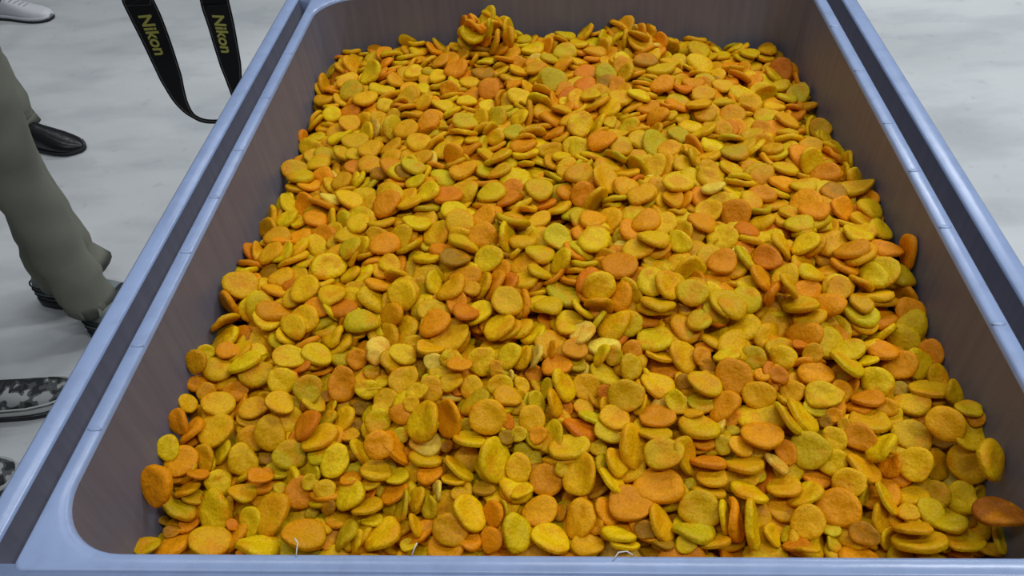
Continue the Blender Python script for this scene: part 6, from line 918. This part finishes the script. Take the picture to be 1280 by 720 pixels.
372 393 -168 38 10 -3 8 41 2  434 372 -196 0 17 36 0 42 3  -399 433 -159 5 30 25 3 42 2  -358 462 -158 30 7 -9 -24 48 1  -285 459 -160 -4 39 8 6 38 3
-176 382 -160 28 8 -4 27 40 1  -233 381 -149 39 -1 6 1 42 0  -113 452 -154 1 -9 39 -3 41 1  -81 457 -142 -2 28 27 8 49 1  -40 457 -145 39 -7 -2 -8 52 0
6 395 -149 4 -6 4 39 43 2  97 364 -165 5 -1 35 19 40 1  158 390 -151 8 -19 10 33 40 0  175 454 -149 11 2 6 38 46 1  258 452 -160 35 7 11 14 43 3
312 464 -150 5 39 6 2 51 0  307 366 -172 38 12 -1 3 44 3  438 373 -174 11 -14 -15 33 44 0  -435 525 -148 22 4 -1 33 45 3  -380 482 -157 -7 35 18 3 39 3
-313 458 -155 0 33 -23 0 42 0  -209 449 -156 0 39 7 5 47 3  -169 495 -139 7 -17 35 -1 40 3  -156 496 -143 29 7 -6 -26 43 1  -72 527 -136 -8 -9 38 1 46 0
-114 437 -143 35 -2 -2 20 49 1  41 498 -138 -20 8 -5 33 44 0  70 493 -137 37 -8 5 11 45 2  155 498 -143 -9 5 2 39 51 1  193 502 -143 21 2 -1 34 45 1
262 452 -152 -17 10 -7 34 53 1  317 512 -137 32 -22 -1 9 49 1  344 500 -142 3 39 2 6 48 0  415 487 -152 2 40 5 2 40 2  -430 528 -132 7 10 38 5 47 1
-337 517 -144 -1 -4 39 -8 44 1  -302 518 -140 7 -14 -13 34 48 2  -212 590 -121 3 13 36 10 42 1  -176 571 -117 15 -5 7 36 47 2  -160 570 -124 39 -8 -2 0 44 0
-173 529 -130 -1 -14 36 9 45 0  -48 572 -109 -5 -17 36 2 45 1  55 523 -133 -13 22 -7 30 48 1  51 586 -120 27 -12 4 27 41 1  120 494 -132 0 -11 -7 38 45 0
211 531 -130 -9 29 24 9 42 0  210 480 -142 23 9 -2 31 47 2  319 500 -152 -13 -2 37 5 37 3  371 546 -122 3 29 -27 1 47 1  432 596 -123 0 32 24 0 38 1
-433 597 -130 -15 35 -3 12 45 1  -358 529 -143 35 -4 -13 -13 39 1  -282 593 -125 -4 39 -3 7 35 0  -240 558 -135 -3 20 34 -9 43 0  -210 574 -115 38 5 -4 -11 40 0
-70 589 -102 17 -5 2 36 51 1  -125 622 -109 0 40 -3 -3 41 1  -20 561 -115 -7 31 24 -6 40 2  67 608 -108 -6 36 -16 4 44 1  79 523 -124 -3 40 -2 2 44 0
105 567 -118 36 0 7 -15 41 0  132 584 -113 32 13 -8 18 34 1  291 591 -128 -7 38 8 4 36 3  293 568 -131 2 31 -21 13 44 1  378 623 -122 -8 -3 37 11 44 3
437 565 -139 -7 35 16 -7 36 2  -432 697 -105 -2 38 -6 10 45 1  -420 623 -119 18 2 -6 35 53 2  -265 561 -123 5 -6 -3 39 45 1  -223 633 -107 -1 11 38 -4 47 0
-218 678 -91 34 3 10 18 42 3  -153 573 -107 39 -8 0 0 50 1  -60 663 -96 16 -1 5 36 44 2  -56 698 -87 6 35 17 4 40 3  33 687 -85 6 32 24 3 44 2
103 616 -111 30 8 14 21 48 2  180 625 -104 0 37 16 -2 48 1  242 629 -112 -9 34 -18 8 42 2  272 585 -121 23 1 12 -30 42 3  296 684 -92 -3 -15 -10 35 48 1
380 670 -109 11 18 33 -9 43 0  437 614 -133 -9 36 -10 12 39 2  -390 749 -90 31 8 13 -20 47 2  -333 710 -85 36 8 -1 -16 46 3  -281 698 -90 18 -12 -2 34 46 2
-273 735 -76 -1 -8 39 -3 41 0  -209 723 -80 -11 35 -9 12 45 2  -150 700 -75 -17 -6 1 36 44 0  -69 698 -81 38 -3 -7 12 47 1  -9 730 -73 27 -4 -4 -29 40 0
59 674 -94 40 -2 -2 -5 48 3  55 749 -64 35 18 -1 5 46 1  175 703 -81 3 -21 34 -3 37 1  223 624 -105 -1 -2 39 10 46 3  259 690 -100 35 14 10 9 45 0
297 718 -75 16 -7 4 35 48 2  366 681 -106 12 11 34 -13 42 0  391 744 -85 12 37 -10 5 52 3  -395 765 -97 35 13 10 -8 43 2  -349 697 -107 34 -14 14 -7 47 3
-289 752 -70 33 -3 -2 -22 47 2  -223 812 -72 37 3 1 -16 38 2  -194 744 -66 -1 18 33 13 46 1  -159 777 -75 8 26 -25 -14 39 3  -111 759 -72 0 39 -6 -1 35 3
-61 732 -71 25 7 -2 30 44 0  41 766 -66 6 -17 36 1 40 2  83 789 -64 36 0 -2 -18 52 0  142 750 -65 33 -1 12 -19 44 0  170 787 -73 27 -28 -11 -3 48 1
284 736 -57 -4 34 11 -18 41 1  321 771 -68 -1 9 -1 39 41 3  340 785 -82 6 1 39 -8 41 3  371 725 -77 33 -1 0 -22 35 2  -382 853 -85 -1 39 -1 10 40 0
-355 796 -88 5 38 11 3 34 2  -283 844 -68 8 20 33 6 41 0  -234 845 -66 -11 1 -4 38 45 1  -218 817 -86 12 -24 29 -7 43 0  -133 808 -64 0 39 5 -5 44 2
-145 1440 -74 -11 36 7 -11 40 3  -117 1433 -66 29 -12 -18 17 53 0  -133 1483 -72 22 -18 -14 24 41 0  -140 1438 -58 15 2 33 18 47 0  -90 1427 -56 21 23 -3 -25 42 1
-169 1469 -67 29 -23 -4 -14 46 0  -120 1467 -73 11 -3 5 38 44 1  -136 1448 -55 -17 23 28 -5 44 2  -177 1500 -63 30 9 -25 3 50 2  -91 1465 -59 21 1 -34 -4 48 1
-107 1498 -63 31 -17 11 -16 55 3  -132 1466 -61 5 20 8 33 37 1  -105 1487 -61 36 15 -11 -1 50 2  -155 1433 -46 31 7 -1 24 53 0  -138 1483 -52 30 7 3 -25 41 0
-152 1438 -38 2 24 26 -19 47 0  -125 1427 -36 -6 28 -10 26 42 1  -127 1467 -53 33 -22 -6 0 44 1  -158 1448 -35 21 24 -9 -23 44 2  -123 1498 -43 34 -12 9 -16 55 3
-153 1466 -41 23 -25 8 -19 37 1  -131 1487 -41 32 5 -16 18 50 2"""
# fruit half hidden between the front ones: as above, with width in percent of the length and a colour number
BETWEEN = """179 673 -94 40 -1 -2 -2 25 82 5  290 670 -92 39 -5 0 -7 22 74 5  -28 657 -88 30 -6 21 -16 25 91 3  -306 642 -85 37 -1 -6 14 24 89 5  179 646 -99 37 14 -3 -1 21 82 4
250 632 -98 30 -2 18 -20 30 83 5  -35 641 -109 32 7 11 -20 25 77 2  -148 627 -93 39 -2 -2 7 25 78 3  -284 645 -114 34 6 -7 19 21 78 3  343 627 -117 33 -5 -19 13 24 80 2
-193 619 -102 39 -5 3 3 19 82 5  -114 617 -104 40 5 3 1 19 81 5  57 611 -102 38 14 -1 0 18 100 5  -275 612 -106 39 3 5 3 18 90 4  -352 614 -115 30 14 9 -21 25 87 1
429 605 -115 38 -9 -5 -6 28 80 1  58 593 -106 31 0 15 -20 24 75 1  13 596 -113 29 10 9 -24 18 80 5  391 592 -116 37 13 -7 -3 12 100 1  1 583 -109 29 10 9 -24 18 87 2
378 584 -115 37 13 -7 -2 19 100 0  196 581 -113 38 13 -3 -1 27 87 2  403 578 -117 39 2 -4 -8 17 77 5  -53 566 -99 31 0 16 -20 19 87 5  301 575 -115 37 13 -5 -2 16 93 4
-237 583 -125 38 10 5 2 20 82 4  -101 569 -108 30 8 10 -24 18 93 3  198 565 -116 40 3 -3 -2 18 74 3  -302 557 -115 35 3 -5 17 22 86 5  -400 561 -124 38 -7 6 6 25 84 4
-125 548 -118 38 12 3 1 18 87 4  159 543 -120 40 -2 -2 -2 23 78 4  -336 541 -133 39 6 7 3 20 79 4  -333 539 -130 39 5 6 3 19 80 4  -23 535 -128 38 12 1 0 18 93 3
-229 521 -126 38 6 0 12 24 74 3  219 514 -127 30 3 12 -24 19 90 3  -434 513 -125 39 -2 10 2 24 85 1  145 503 -129 38 11 -2 -1 15 100 3  -312 506 -140 38 -2 11 -5 19 89 3
-130 492 -124 20 22 -6 -26 24 85 6  -208 495 -136 37 -2 -5 14 23 81 5  441 494 -139 29 16 -6 22 28 75 0  232 497 -145 38 11 -4 -1 14 100 0  -56 473 -131 21 21 -6 -26 25 76 3
-273 483 -151 35 11 1 17 19 75 3  -445 476 -158 38 -4 11 0 16 75 4  430 473 -151 25 13 2 -28 16 87 4  -359 465 -148 37 4 12 -9 16 80 5  -257 460 -142 38 -8 7 2 29 88 3
-140 461 -143 40 4 3 2 20 82 2  -428 458 -152 39 1 8 5 19 84 4  -262 441 -149 39 -8 5 4 23 76 2  -3 662 -84 31 -5 -19 15 25 86 2  -377 681 -99 39 3 6 4 27 75 0
238 628 -94 40 0 -1 -6 21 90 2  -52 627 -91 -17 -24 6 27 17 78 6  -206 630 -100 39 -4 1 6 24 88 0  -318 624 -95 23 20 1 -26 33 87 2  -174 590 -95 36 2 -7 16 36 90 0
-29 596 -105 30 -1 17 -19 29 78 3  98 591 -102 34 -7 -16 12 28 76 1  -267 602 -112 31 -2 -15 20 23 86 0  -312 594 -101 35 9 11 -14 25 90 3  -45 587 -97 38 13 1 0 24 85 1
-253 604 -119 30 7 12 -22 24 89 1  -203 586 -101 38 0 10 -5 24 91 0  155 579 -102 39 -9 -2 -2 24 76 1  -406 595 -117 39 6 7 4 40 80 1  319 570 -112 37 13 -6 -2 15 100 1
-433 565 -126 36 -4 -5 16 35 75 2  360 541 -112 29 5 11 -25 20 78 3  218 536 -117 38 12 -4 -1 17 100 0  -187 523 -122 34 8 10 -17 18 93 3  -273 516 -124 25 17 1 -26 27 84 3
-328 517 -129 36 9 10 -11 18 100 2  397 445 -147 26 -3 19 -23 21 82 0  -247 441 -150 40 1 5 3 12 90 2  250 424 -122 35 -18 -3 -4 26 87 1  441 442 -153 38 -7 -4 -8 24 83 1
412 442 -159 37 -13 -5 -6 27 74 2"""
SURF = np.array([(-0.451, 0.49, -0.098), (-0.45, 0.425, -0.13), (-0.452, 0.66, -0.076), (-0.452, 0.737, -0.083), (-0.451, 0.927, -0.104), (-0.45, 1.115, -0.119), (-0.451, 1.276, -0.108), (-0.452, 1.415, -0.085), (0.45, 1.404, -0.13), (0.45, 1.275, -0.13), (0.451, 1.049, -0.093), (0.452, 0.931, -0.066), (0.453, 0.792, -0.055), (0.452, 0.693, -0.077), (0.451, 0.622, -0.1), (0.451, 0.542, -0.092), (0.451, 0.486, -0.1), (0.449, 0.431, -0.138), (-0.429, 1.511, -0.1), (-0.314, 1.511, -0.095), (-0.192, 1.511, -0.089), (-0.141, 1.513, -0.06), (-0.09, 1.512, -0.08), (0.006, 1.512, -0.087), (0.207, 1.511, -0.091), (0.411, 1.51, -0.133), (-0.4, 0.36, -0.16), (-0.2, 0.36, -0.15), (0.0, 0.36, -0.145), (0.2, 0.36, -0.15), (0.4, 0.36, -0.17), (-0.2, 0.45, -0.105), (0.0, 0.45, -0.1), (0.2, 0.45, -0.105), (-0.2, 0.65, -0.066), (0.2, 0.65, -0.066), (0.0, 0.65, -0.066), (-0.2, 0.9, -0.07), (0.2, 0.9, -0.058), (0.0, 0.9, -0.066), (-0.2, 1.2, -0.08), (0.0, 1.2, -0.07), (0.2, 1.2, -0.075), (-0.02, 0.8, -0.075), (-0.12, 0.84, -0.075)])
def zs(x, y):                               # top of the heap
    d2 = (x[..., None]-SURF[:, 0])**2+(y[..., None]-SURF[:, 1])**2+1e-4; k = np.exp(-d2/.0162)+5e-6/np.sqrt(d2); return (k*SURF[:, 2]).sum(-1)/k.sum(-1)
h_ = np.array(HEAP.split(), float).reshape(-1, 9); e_ = np.array(BETWEEN.split(), float).reshape(-1, 10)
pos = h_[:, :3]/1000; under = pos*np.array([-1, 1, 1]); under[:, 2] += -.022+zs(under[:, 0], under[:, 1])-zs(pos[:, 0], pos[:, 1])   # the layer below
pos = np.concatenate([pos, under, e_[:, :3]/1000]); qt = np.concatenate([h_[:, 3:7], h_[:, 3:7], e_[:, 3:7]]); qt = qt/np.linalg.norm(qt, axis=1)[:, None]
N = len(pos); nh = len(h_); size = np.concatenate([h_[:, 7], h_[:, 7], e_[:, 7]])/1000
ratio = np.concatenate([np.array([.95,.85,.76,.66])[h_[:, 8].astype(int)]]*2+[e_[:, 8]/100])
tint = random.Random(23).choices('yaogrwb', (33,33,19,9,3,1.5,1.5), k=2*nh)+['yaogbrwk'[int(c)] for c in e_[:, 9]]
coarse = [apricot_mesh(s, 16, 9) for s in range(10)]; CV = [np.array(c[0]) for c in coarse]; CF = np.array(coarse[0][1])
V = []; F = []; CC = []; base_i = 0
for i in range(N):
    w_, x_, y_, z_ = qt[i]; L = size[i]; R = ratio[i]; v = i*7 % 10
    R3 = np.array([[1-2*(y_*y_+z_*z_), 2*(x_*y_-w_*z_), 2*(x_*z_+w_*y_)], [2*(x_*y_+w_*z_), 1-2*(x_*x_+z_*z_), 2*(y_*z_-w_*x_)], [2*(x_*z_-w_*y_), 2*(y_*z_+w_*x_), 1-2*(x_*x_+y_*y_)]])
    p = (CV[v]*np.array([L, L*R, L*1.05])) @ R3.T+pos[i]+np.array([0, 0, RIM])
    V.append(p); F.append(CF+base_i); base_i += len(p); CC.append(np.tile(np.array([*flesh(tint[i], rnd), 1.]), (len(p), 1)))
gx, gy = np.meshgrid(np.linspace(-.43, .43, 36), np.linspace(.375, 1.49, 46)); gz = zs(gx, gy)-.062+RIM      # packed fruit deeper down, one sheet coloured dark to paint shade in the gaps
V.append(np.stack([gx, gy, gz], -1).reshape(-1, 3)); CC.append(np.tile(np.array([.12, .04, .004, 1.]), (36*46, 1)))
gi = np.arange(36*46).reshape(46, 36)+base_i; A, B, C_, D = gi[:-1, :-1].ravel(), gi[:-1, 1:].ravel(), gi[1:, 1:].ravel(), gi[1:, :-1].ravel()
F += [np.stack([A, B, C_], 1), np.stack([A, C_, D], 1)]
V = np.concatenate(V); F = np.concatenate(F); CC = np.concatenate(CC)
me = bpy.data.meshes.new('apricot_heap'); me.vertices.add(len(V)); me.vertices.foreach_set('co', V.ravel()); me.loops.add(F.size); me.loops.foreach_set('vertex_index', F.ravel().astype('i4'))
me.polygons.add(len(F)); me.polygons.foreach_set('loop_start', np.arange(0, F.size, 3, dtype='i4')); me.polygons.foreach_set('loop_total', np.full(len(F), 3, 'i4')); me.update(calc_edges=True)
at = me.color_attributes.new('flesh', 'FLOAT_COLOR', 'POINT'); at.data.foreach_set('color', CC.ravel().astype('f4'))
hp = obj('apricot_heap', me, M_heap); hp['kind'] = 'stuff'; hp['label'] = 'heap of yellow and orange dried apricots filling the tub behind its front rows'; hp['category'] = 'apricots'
# ------------------------------------------------------------------ white fibres caught on the front rim
def fibre(pts, label):
    o = obj('white_fibre', tube(pts, .0006, 5), M_fibre); o['label'] = label; o['category'] = 'fibre'; o['group'] = 'fibres on the front rim'
fibre([(-.220,Y0-.004,RIM+.0004),(-.220,Y0+.001,RIM+.003),(-.2195,Y0+.006,RIM+.006),(-.223,Y0+.010,RIM+.007)], 'curled white fibre standing up from the front rim')
fibre([(-.119,Y0-.002,RIM+.0004),(-.117,Y0+.003,RIM+.003),(-.115,Y0+.007,RIM+.005)], 'thin straight pale fibre caught on the front rim')
fibre([(.052,Y0-.006,RIM+.0006),(.057,Y0+.001,RIM+.0016),(.064,Y0+.002,RIM+.0016),(.069,Y0-.001,RIM+.001)], 'flat looped whitish fibre lying on the middle of the front rim')
# ------------------------------------------------------------------ camera strap
SP = [Vector(p) for p in [(-0.6963, 1.297, 0.8439), (-0.693, 1.2915, 0.8256), (-0.6851, 1.2826, 0.7944), (-0.6778, 1.2725, 0.763), (-0.6711, 1.2611, 0.7316), (-0.6626, 1.2459, 0.7047), (-0.6545, 1.2316, 0.6815), (-0.6462, 1.2216, 0.6666), (-0.6352, 1.2137, 0.6535), (-0.6221, 1.2136, 0.6411), (-0.6077, 1.2218, 0.6314), (-0.5919, 1.2381, 0.624), (-0.5779, 1.2607, 0.6294), (-0.575, 1.2773, 0.6455), (-0.5767, 1.2935, 0.6653), (-0.581, 1.3121, 0.6932), (-0.5861, 1.3302, 0.7227), (-0.5909, 1.3476, 0.7522), (-0.5966, 1.3638, 0.7819), (-0.5981, 1.3719, 0.8031)]]
def up_ext(p, q, zz): d = (p-q).normalized(); return [p+d*((zz-p.z)/d.z)*f for f in (.5, 1)]
path = up_ext(SP[0], SP[2], 1.16)[::-1]+SP+up_ext(SP[-1], SP[-3], 1.14)
HALF = .0243
def catmull(P, n):
    out = []
    for i in range(len(P)-1):
        a, b, c, d = P[max(i-1, 0)], P[i], P[i+1], P[min(i+2, len(P)-1)]
        for k in range(n):
            t = k/n; out.append(.5*((2*b)+(c-a)*t+(2*a-5*b+4*c-d)*t*t+(3*b-a-3*c+d)*t**3))
    return out+[P[-1]]
pc = catmull(path, 6); eye = Vector((.0254, 0, .6356+RIM))
n_p = len(pc); lens = [0]
for i in range(1, n_p): lens.append(lens[-1]+(pc[i]-pc[i-1]).length)
low = min(range(n_p), key=lambda i: pc[i].z); 
across = []; HW_S = []
def taper(d):                               # the wide neck band narrows into thin webbing at the bottom of the loop
    T = ((0,.0036),(.055,.0040),(.095,.0125),(.13,.0185),(.17,.0212),(.23,HALF),(9,HALF))
    for (a, x), (c, y) in zip(T, T[1:]):
        if d <= c: return x+(y-x)*(d-a)/(c-a)
for i in range(n_p):
    t = (pc[min(i+1, n_p-1)]-pc[max(i-1, 0)]).normalized()
    across.append(t.cross(pc[i]-eye).normalized()); HW_S.append(taper(abs(lens[i]-lens[low])+(.022 if i > low+12 else 0)))
def band(scale, thick, off=0, lo=0, hi=None):
    loops = []
    for i in range(lo, hi or n_p):
        t = (pc[min(i+1, n_p-1)]-pc[max(i-1, 0)]).normalized(); a = across[i]; nn = t.cross(a).normalized()
        half = HW_S[i]*scale if scale > 0 else -scale
        c = pc[i]+a*off*max(0, HW_S[i]-.0033); loops.append([c+a*half+nn*thick, c-a*half+nn*thick, c-a*half-nn*thick, c+a*half-nn*thick])
    return loft(loops, True, True, True)
strap = thing('camera_strap', 'black camera strap with yellow lettering hanging in a loop beside the tub', 'strap', tuple(pc[low]))
def spart(name, me, m): me.transform(Matrix.Translation(-pc[low])); return obj(name, me, m, strap, smooth=False)
spart('webbing', band(1, .0011), M_strap)
for s in (-1, 1): spart('edge_stitching', band(-.0006, .0015, s), M_edge)
def lettering(i0, flip, text, size):        # flat print of the maker's name running down the band
    cu = bpy.data.curves.new('t', 'FONT'); cu.body = text; cu.size = size; cu.shear = .22; cu.offset = size*.028; cu.align_y = 'CENTER'; cu.space_character = 1.0
    to = bpy.data.objects.new('t', cu); COL.objects.link(to); dg = bpy.context.evaluated_depsgraph_get(); m0 = bpy.data.meshes.new_from_object(to.evaluated_get(dg)); bpy.data.objects.remove(to)
    for v in m0.vertices:
        s = lens[i0]+(v.co.x if flip > 0 else -v.co.x)
        i = max(1, min(n_p-2, next(k for k in range(n_p) if lens[k] >= s or k == n_p-1))); f = (s-lens[i-1])/(lens[i]-lens[i-1])
        p = pc[i-1].lerp(pc[i], f); a = across[i-1].lerp(across[i], f).normalized(); t = (pc[i]-pc[i-1]).normalized(); nn = t.cross(a).normalized()
        if nn.dot(eye-p) < 0: nn = -nn
        side = a if a.dot(Vector(ax[0])) > 0 else -a
        v.co = p+side*(v.co.y-.002)+nn*.0016
    m0.materials.clear(); spart('lettering', m0, M_letter)
def near_pix(target, rng): return min(rng, key=lambda i: (pc[i]-Vector(target)).length)
iL = near_pix(SP[2].lerp(SP[1], .35), range(low)); iR = near_pix(SP[17].lerp(SP[18], .45), range(low, n_p))
lettering(iL, 1, 'Nikon', .0275); lettering(iR, -1, 'Nikon', .0265)
# ------------------------------------------------------------------ people standing beside the tub
def ring(c, ax_, ay_, n=20, wob=0, ph=0, tilt=0):
    return [(c[0]+ax_*math.cos(2*math.pi*k/n)*(1+wob*math.sin(3*2*math.pi*k/n+ph)), c[1]+ay_*math.sin(2*math.pi*k/n)*(1+wob*math.sin(2*2*math.pi*k/n+ph*1.7)), c[2]+tilt*math.cos(2*math.pi*k/n)) for k in range(n)]
def trousers_mesh(ankL, ankR, hip, w_hem, w_knee, hemz, seed):
    """Two trouser legs grown into one waist; local coordinates of the person."""
    r = random.Random(seed); b = bmesh.new(); n = 24
    def add(loops, cap):
        rows = [[b.verts.new(p) for p in L] for L in loops]
        for i in range(len(rows)-1):
            for k in range(n): b.faces.new((rows[i][k], rows[i][(k+1) % n], rows[i+1][(k+1) % n], rows[i+1][k]))
        if cap: b.faces.new(rows[-1])
        return rows
    tops = []
    for ank, side, wh, wk in ((ankL, 1, w_hem[0], w_knee[0]), (ankR, -1, w_hem[1], w_knee[1])):
        loops = []; hx, hy = hip[0], hip[1]+side*.095
        inn = ring((ank[0], ank[1], hemz+.035), wh*.93, wh*.86, n); loops.append(inn)
        H = 24
        for i in range(H+1):
            u = i/H; z = hemz+(.80-hemz)*u; k = max(0, (u-.15)/.85); k = k*k*(3-2*k)
            c = (ank[0]+(hx-ank[0])*k, ank[1]+(hy-ank[1])*k, z)
            wx = wh+(wk-wh)*min(1, u/.28) if u < .55 else wk+(.105-wk)*((u-.55)/.45)
            wrinkle = .045*math.exp(-u/.22)+.02
            off = .006*math.sin(i*1.9+seed)*math.exp(-u/.3)
            loops.append(ring((c[0]+off, c[1], c[2]), wx*(1+.05*math.sin(i*2.3+seed)*math.exp(-u/.25)), wx*.88*(1+.04*math.sin(i*1.7+seed)), n, wrinkle, i*.9+seed+side, .008*math.sin(i*1.3+side)))
        tops.append(add(loops, False)[-1])
    waist = [(hip[0]+.135*math.cos(2*math.pi*k/n), hip[1]+.185*math.sin(2*math.pi*k/n), .86) for k in range(n)]
    w1 = [b.verts.new(p) for p in waist]; w2 = [b.verts.new((p[0]*.97+hip[0]*.03, p[1]*.97+hip[1]*.03, 1.02)) for p in waist]
    for k in range(n): b.faces.new((w1[k], w1[(k+1) % n], w2[(k+1) % n], w2[k]))
    b.faces.new(w2)
    for tp, side in ((tops[0], 1), (tops[1], -1)):                 # outer half of each leg joins the waist, inner halves meet at the crotch
        for k in range(n):
            m_ = (k+.5)/n*2*math.pi
            if math.sin(m_)*side > 0: b.faces.new((tp[k], tp[(k+1) % n], w1[(k+1) % n], w1[k]))
    L = tops[0]; R = tops[1]; half = n//2
    for k in range(half): b.faces.new((L[half+k], L[(half+k+1) % n], R[half-k-1], R[half-k]))
    b.faces.new((L[0], R[0], w1[0])); b.faces.new((L[half], w1[half], R[half]))
    bmesh.ops.recalc_face_normals(b, faces=b.faces); me = bpy.data.meshes.new('trousers'); b.to_mesh(me); b.free(); return me
def shoe(person, heel, toe, style):
    """A shoe from heel to toe (world floor points): upper, sole, laces and trim."""
    hx, hy = heel; d = Vector((toe[0]-hx, toe[1]-hy, 0)); Ln = d.length; yaw = math.atan2(d.y, d.x)
    MW = person.matrix_basis.inverted() @ Matrix.Translation((hx, hy, 0)) @ Matrix.Rotation(yaw, 4, 'Z') @ Matrix.Diagonal((Ln, .29, .29, 1))
    def part(name, me, m, parent, label=None):
        me.transform(MW); o = obj(name, me, m, parent)
        if label: o['label'] = label
        return o
    def width(u):
        pts = [(0,.04),(.06,.105),(.2,.125),(.4,.128),(.6,.152),(.75,.165),(.88,.140),(.96,.085 if style == 'dress' else .105),(1,.03 if style == 'dress' else .05)]
        for (a, x), (c, y) in zip(pts, pts[1:]):
            if u <= c: return x+(y-x)*(u-a)/(c-a)
        return pts[-1][1]
    def height(u):
        pts = [(0,.20),(.05,.29),(.22,.33),(.36,.31),(.5,.255),(.68,.20),(.85,.165 if style != 'dress' else .14),(.96,.135 if style != 'dress' else .105),(1,.085)]
        for (a, x), (c, y) in zip(pts, pts[1:]):
            if u <= c: return x+(y-x)*(u-a)/(c-a)
        return pts[-1][1]
    sole_h = .035 if style == 'dress' else .075
    us = [0, .015, .05, .1, .2, .3, .4, .5, .6, .7, .8, .88, .94, .975, .993, 1]
    loops = []
    for u in us:
        w_, h = width(u)*.95, height(u); loops.append([(u, w_*math.copysign(abs(math.cos(t))**.75, math.cos(t)), sole_h*.7+(h-sole_h*.7)*max(0, math.sin(t))**.7) for t in [math.pi*k/14 for k in range(15)]])
    up = part('upper', loft(loops, True, True, True), {'dress': M_leather, 'white': M_white, 'grey': M_grey, 'camo': M_camo, 'plain': M_dark}[style], person, {'dress': 'polished black leather upper', 'white': 'white leather upper', 'grey': 'grey banded knit upper', 'camo': 'grey camouflage canvas upper'}.get(style))
    def slab(z0, z1, k, f0=0, f1=1):
        uu = [f0+(f1-f0)*u for u in us]; top = [(u, width(u)*k, z1) for u in uu]+[(u, -width(u)*k, z1) for u in uu[::-1]]
        low_ = [(p[0], p[1]*.97, z0+(.02*max(0, p[0]-.8)/.2 if style != 'dress' else 0)) for p in top]; return loft([low_, top], True, True, True)
    if style == 'dress':
        part('sole', slab(.02, .05, 1.04), M_black, person); part('heel_block', slab(0, .045, 1.0, 0, .28), M_black, person)
    elif style == 'white':
        part('midsole', slab(.028, .085, 1.06), M_white, person); part('outsole', slab(0, .036, 1.07), M_black, person, 'dark outsole')
    elif style == 'grey':
        part('sole', slab(0, .085, 1.07), M_black, person, 'black rubber sole')
    else:
        part('midsole', slab(.03, .10, 1.07), M_pale, person, 'pale midsole'); part('outsole', slab(0, .04, 1.06), M_black, person)
    if style != 'dress':
        for j in range(5):
            u = .40+.065*j; z = height(u)+.006; wd = .055
            part('lace', tube([(u, -wd, z-.02), (u+.01, -wd*.5, z), (u+.012, wd*.5, z), (u, wd, z-.02)], .011, 6), M_lacek if style in ('camo', 'plain', 'grey') else M_lace, up)
        cap = []
        for u in (.80, .86, .92, .96, .985, .998):
            w_, h = width(u)*.97, height(u)+.006; cap.append([(u, w_*math.copysign(abs(math.cos(t))**.75, math.cos(t)), sole_h*.7+(h-sole_h*.7)*max(0, math.sin(t))**.7) for t in [math.pi*k/14 for k in range(15)]])
        part('toe_cap', loft(cap, False), {'white': M_white, 'grey': M_black, 'camo': M_camo, 'plain': M_dark}[style], up)
    if style == 'grey':                     # dark bands round the heel
        for z0 in (.12, .175, .225):
            lp = []
            for u in (.42, .3, .2, .1, .04, .01): lp.append((u, width(u)*1.0, z0))
            lp = lp+[(p[0], -p[1], p[2]) for p in lp[::-1]]
            part('heel_band', tube(lp, .008, 6), M_black, up)
    if style == 'camo':
        for z0 in (.06, .135):
            lp = [(u, -width(u)*1.065, z0) for u in (.1, .3, .5, .7, .85, .95)]; part('side_line', tube(lp, .008, 6), M_black if z0 < .1 else M_pale, up)
def person(name, label, feet, ankles, style, m_tr, w_hem, w_knee, hemz, seed):
    """feet: (heel, toe) of the left and of the right foot on the floor; ankles: where each trouser leg comes down"""
    (hl, tl), (hr, tr) = feet
    aL, aR = Vector(ankles[0]), Vector(ankles[1]); c = (aL+aR)/2
    side = (aL-aR); yaw = math.atan2(side.y, side.x)-math.pi/2
    p = thing('person', label, 'person', (c.x, c.y, 0), yaw)
    bpy.context.view_layer.update()
    inv = (Matrix.Translation((c.x, c.y, 0)) @ Matrix.Rotation(yaw, 4, 'Z')).inverted()
    lo = lambda v: (inv @ Vector((v.x, v.y, 0)))[:2]
    obj('trousers', trousers_mesh(lo(aL), lo(aR), (.0, .0), w_hem, w_knee, hemz, seed), m_tr, p)
    shoe(p, hl, tl, style); shoe(p, hr, tr, style)
    return p
person('person', 'person in khaki trousers and grey banded shoes standing close beside the tub', (((-1.335,1.455),(-1.055,1.415)), ((-1.150,1.335),(-.87,1.295))),
       ((-1.225,1.46),(-1.120,1.335)), 'grey', M_khaki, (.086,.058), (.066,.056), .080, 1.0)
person('person', 'person in olive trousers and black leather shoes behind the khaki trousers', (((-1.81,2.205),(-1.525,2.135)), ((-1.985,1.925),(-1.697,1.895))),
       ((-1.757,2.20),(-1.92,1.93)), 'dress', M_olive, (.074,.074), (.078,.078), .062, 2.6)
person('person', 'person in white sneakers with dark soles standing furthest from the tub', (((-2.42,3.215),(-2.115,3.145)), ((-2.39,3.07),(-2.68,2.99))),
       ((-2.375,3.205),(-2.43,3.06)), 'white', M_navy, (.075,.075), (.08,.08), .05, 4.2)
person('person', 'person in grey camouflage sneakers standing by the near corner of the tub', (((-1.385,1.065),(-1.085,1.125)), ((-1.415,.865),(-1.115,.905))),
       ((-1.33,1.075),(-1.36,.873)), 'camo', M_dark, (.08,.08), (.09,.09), .06, 5.5)
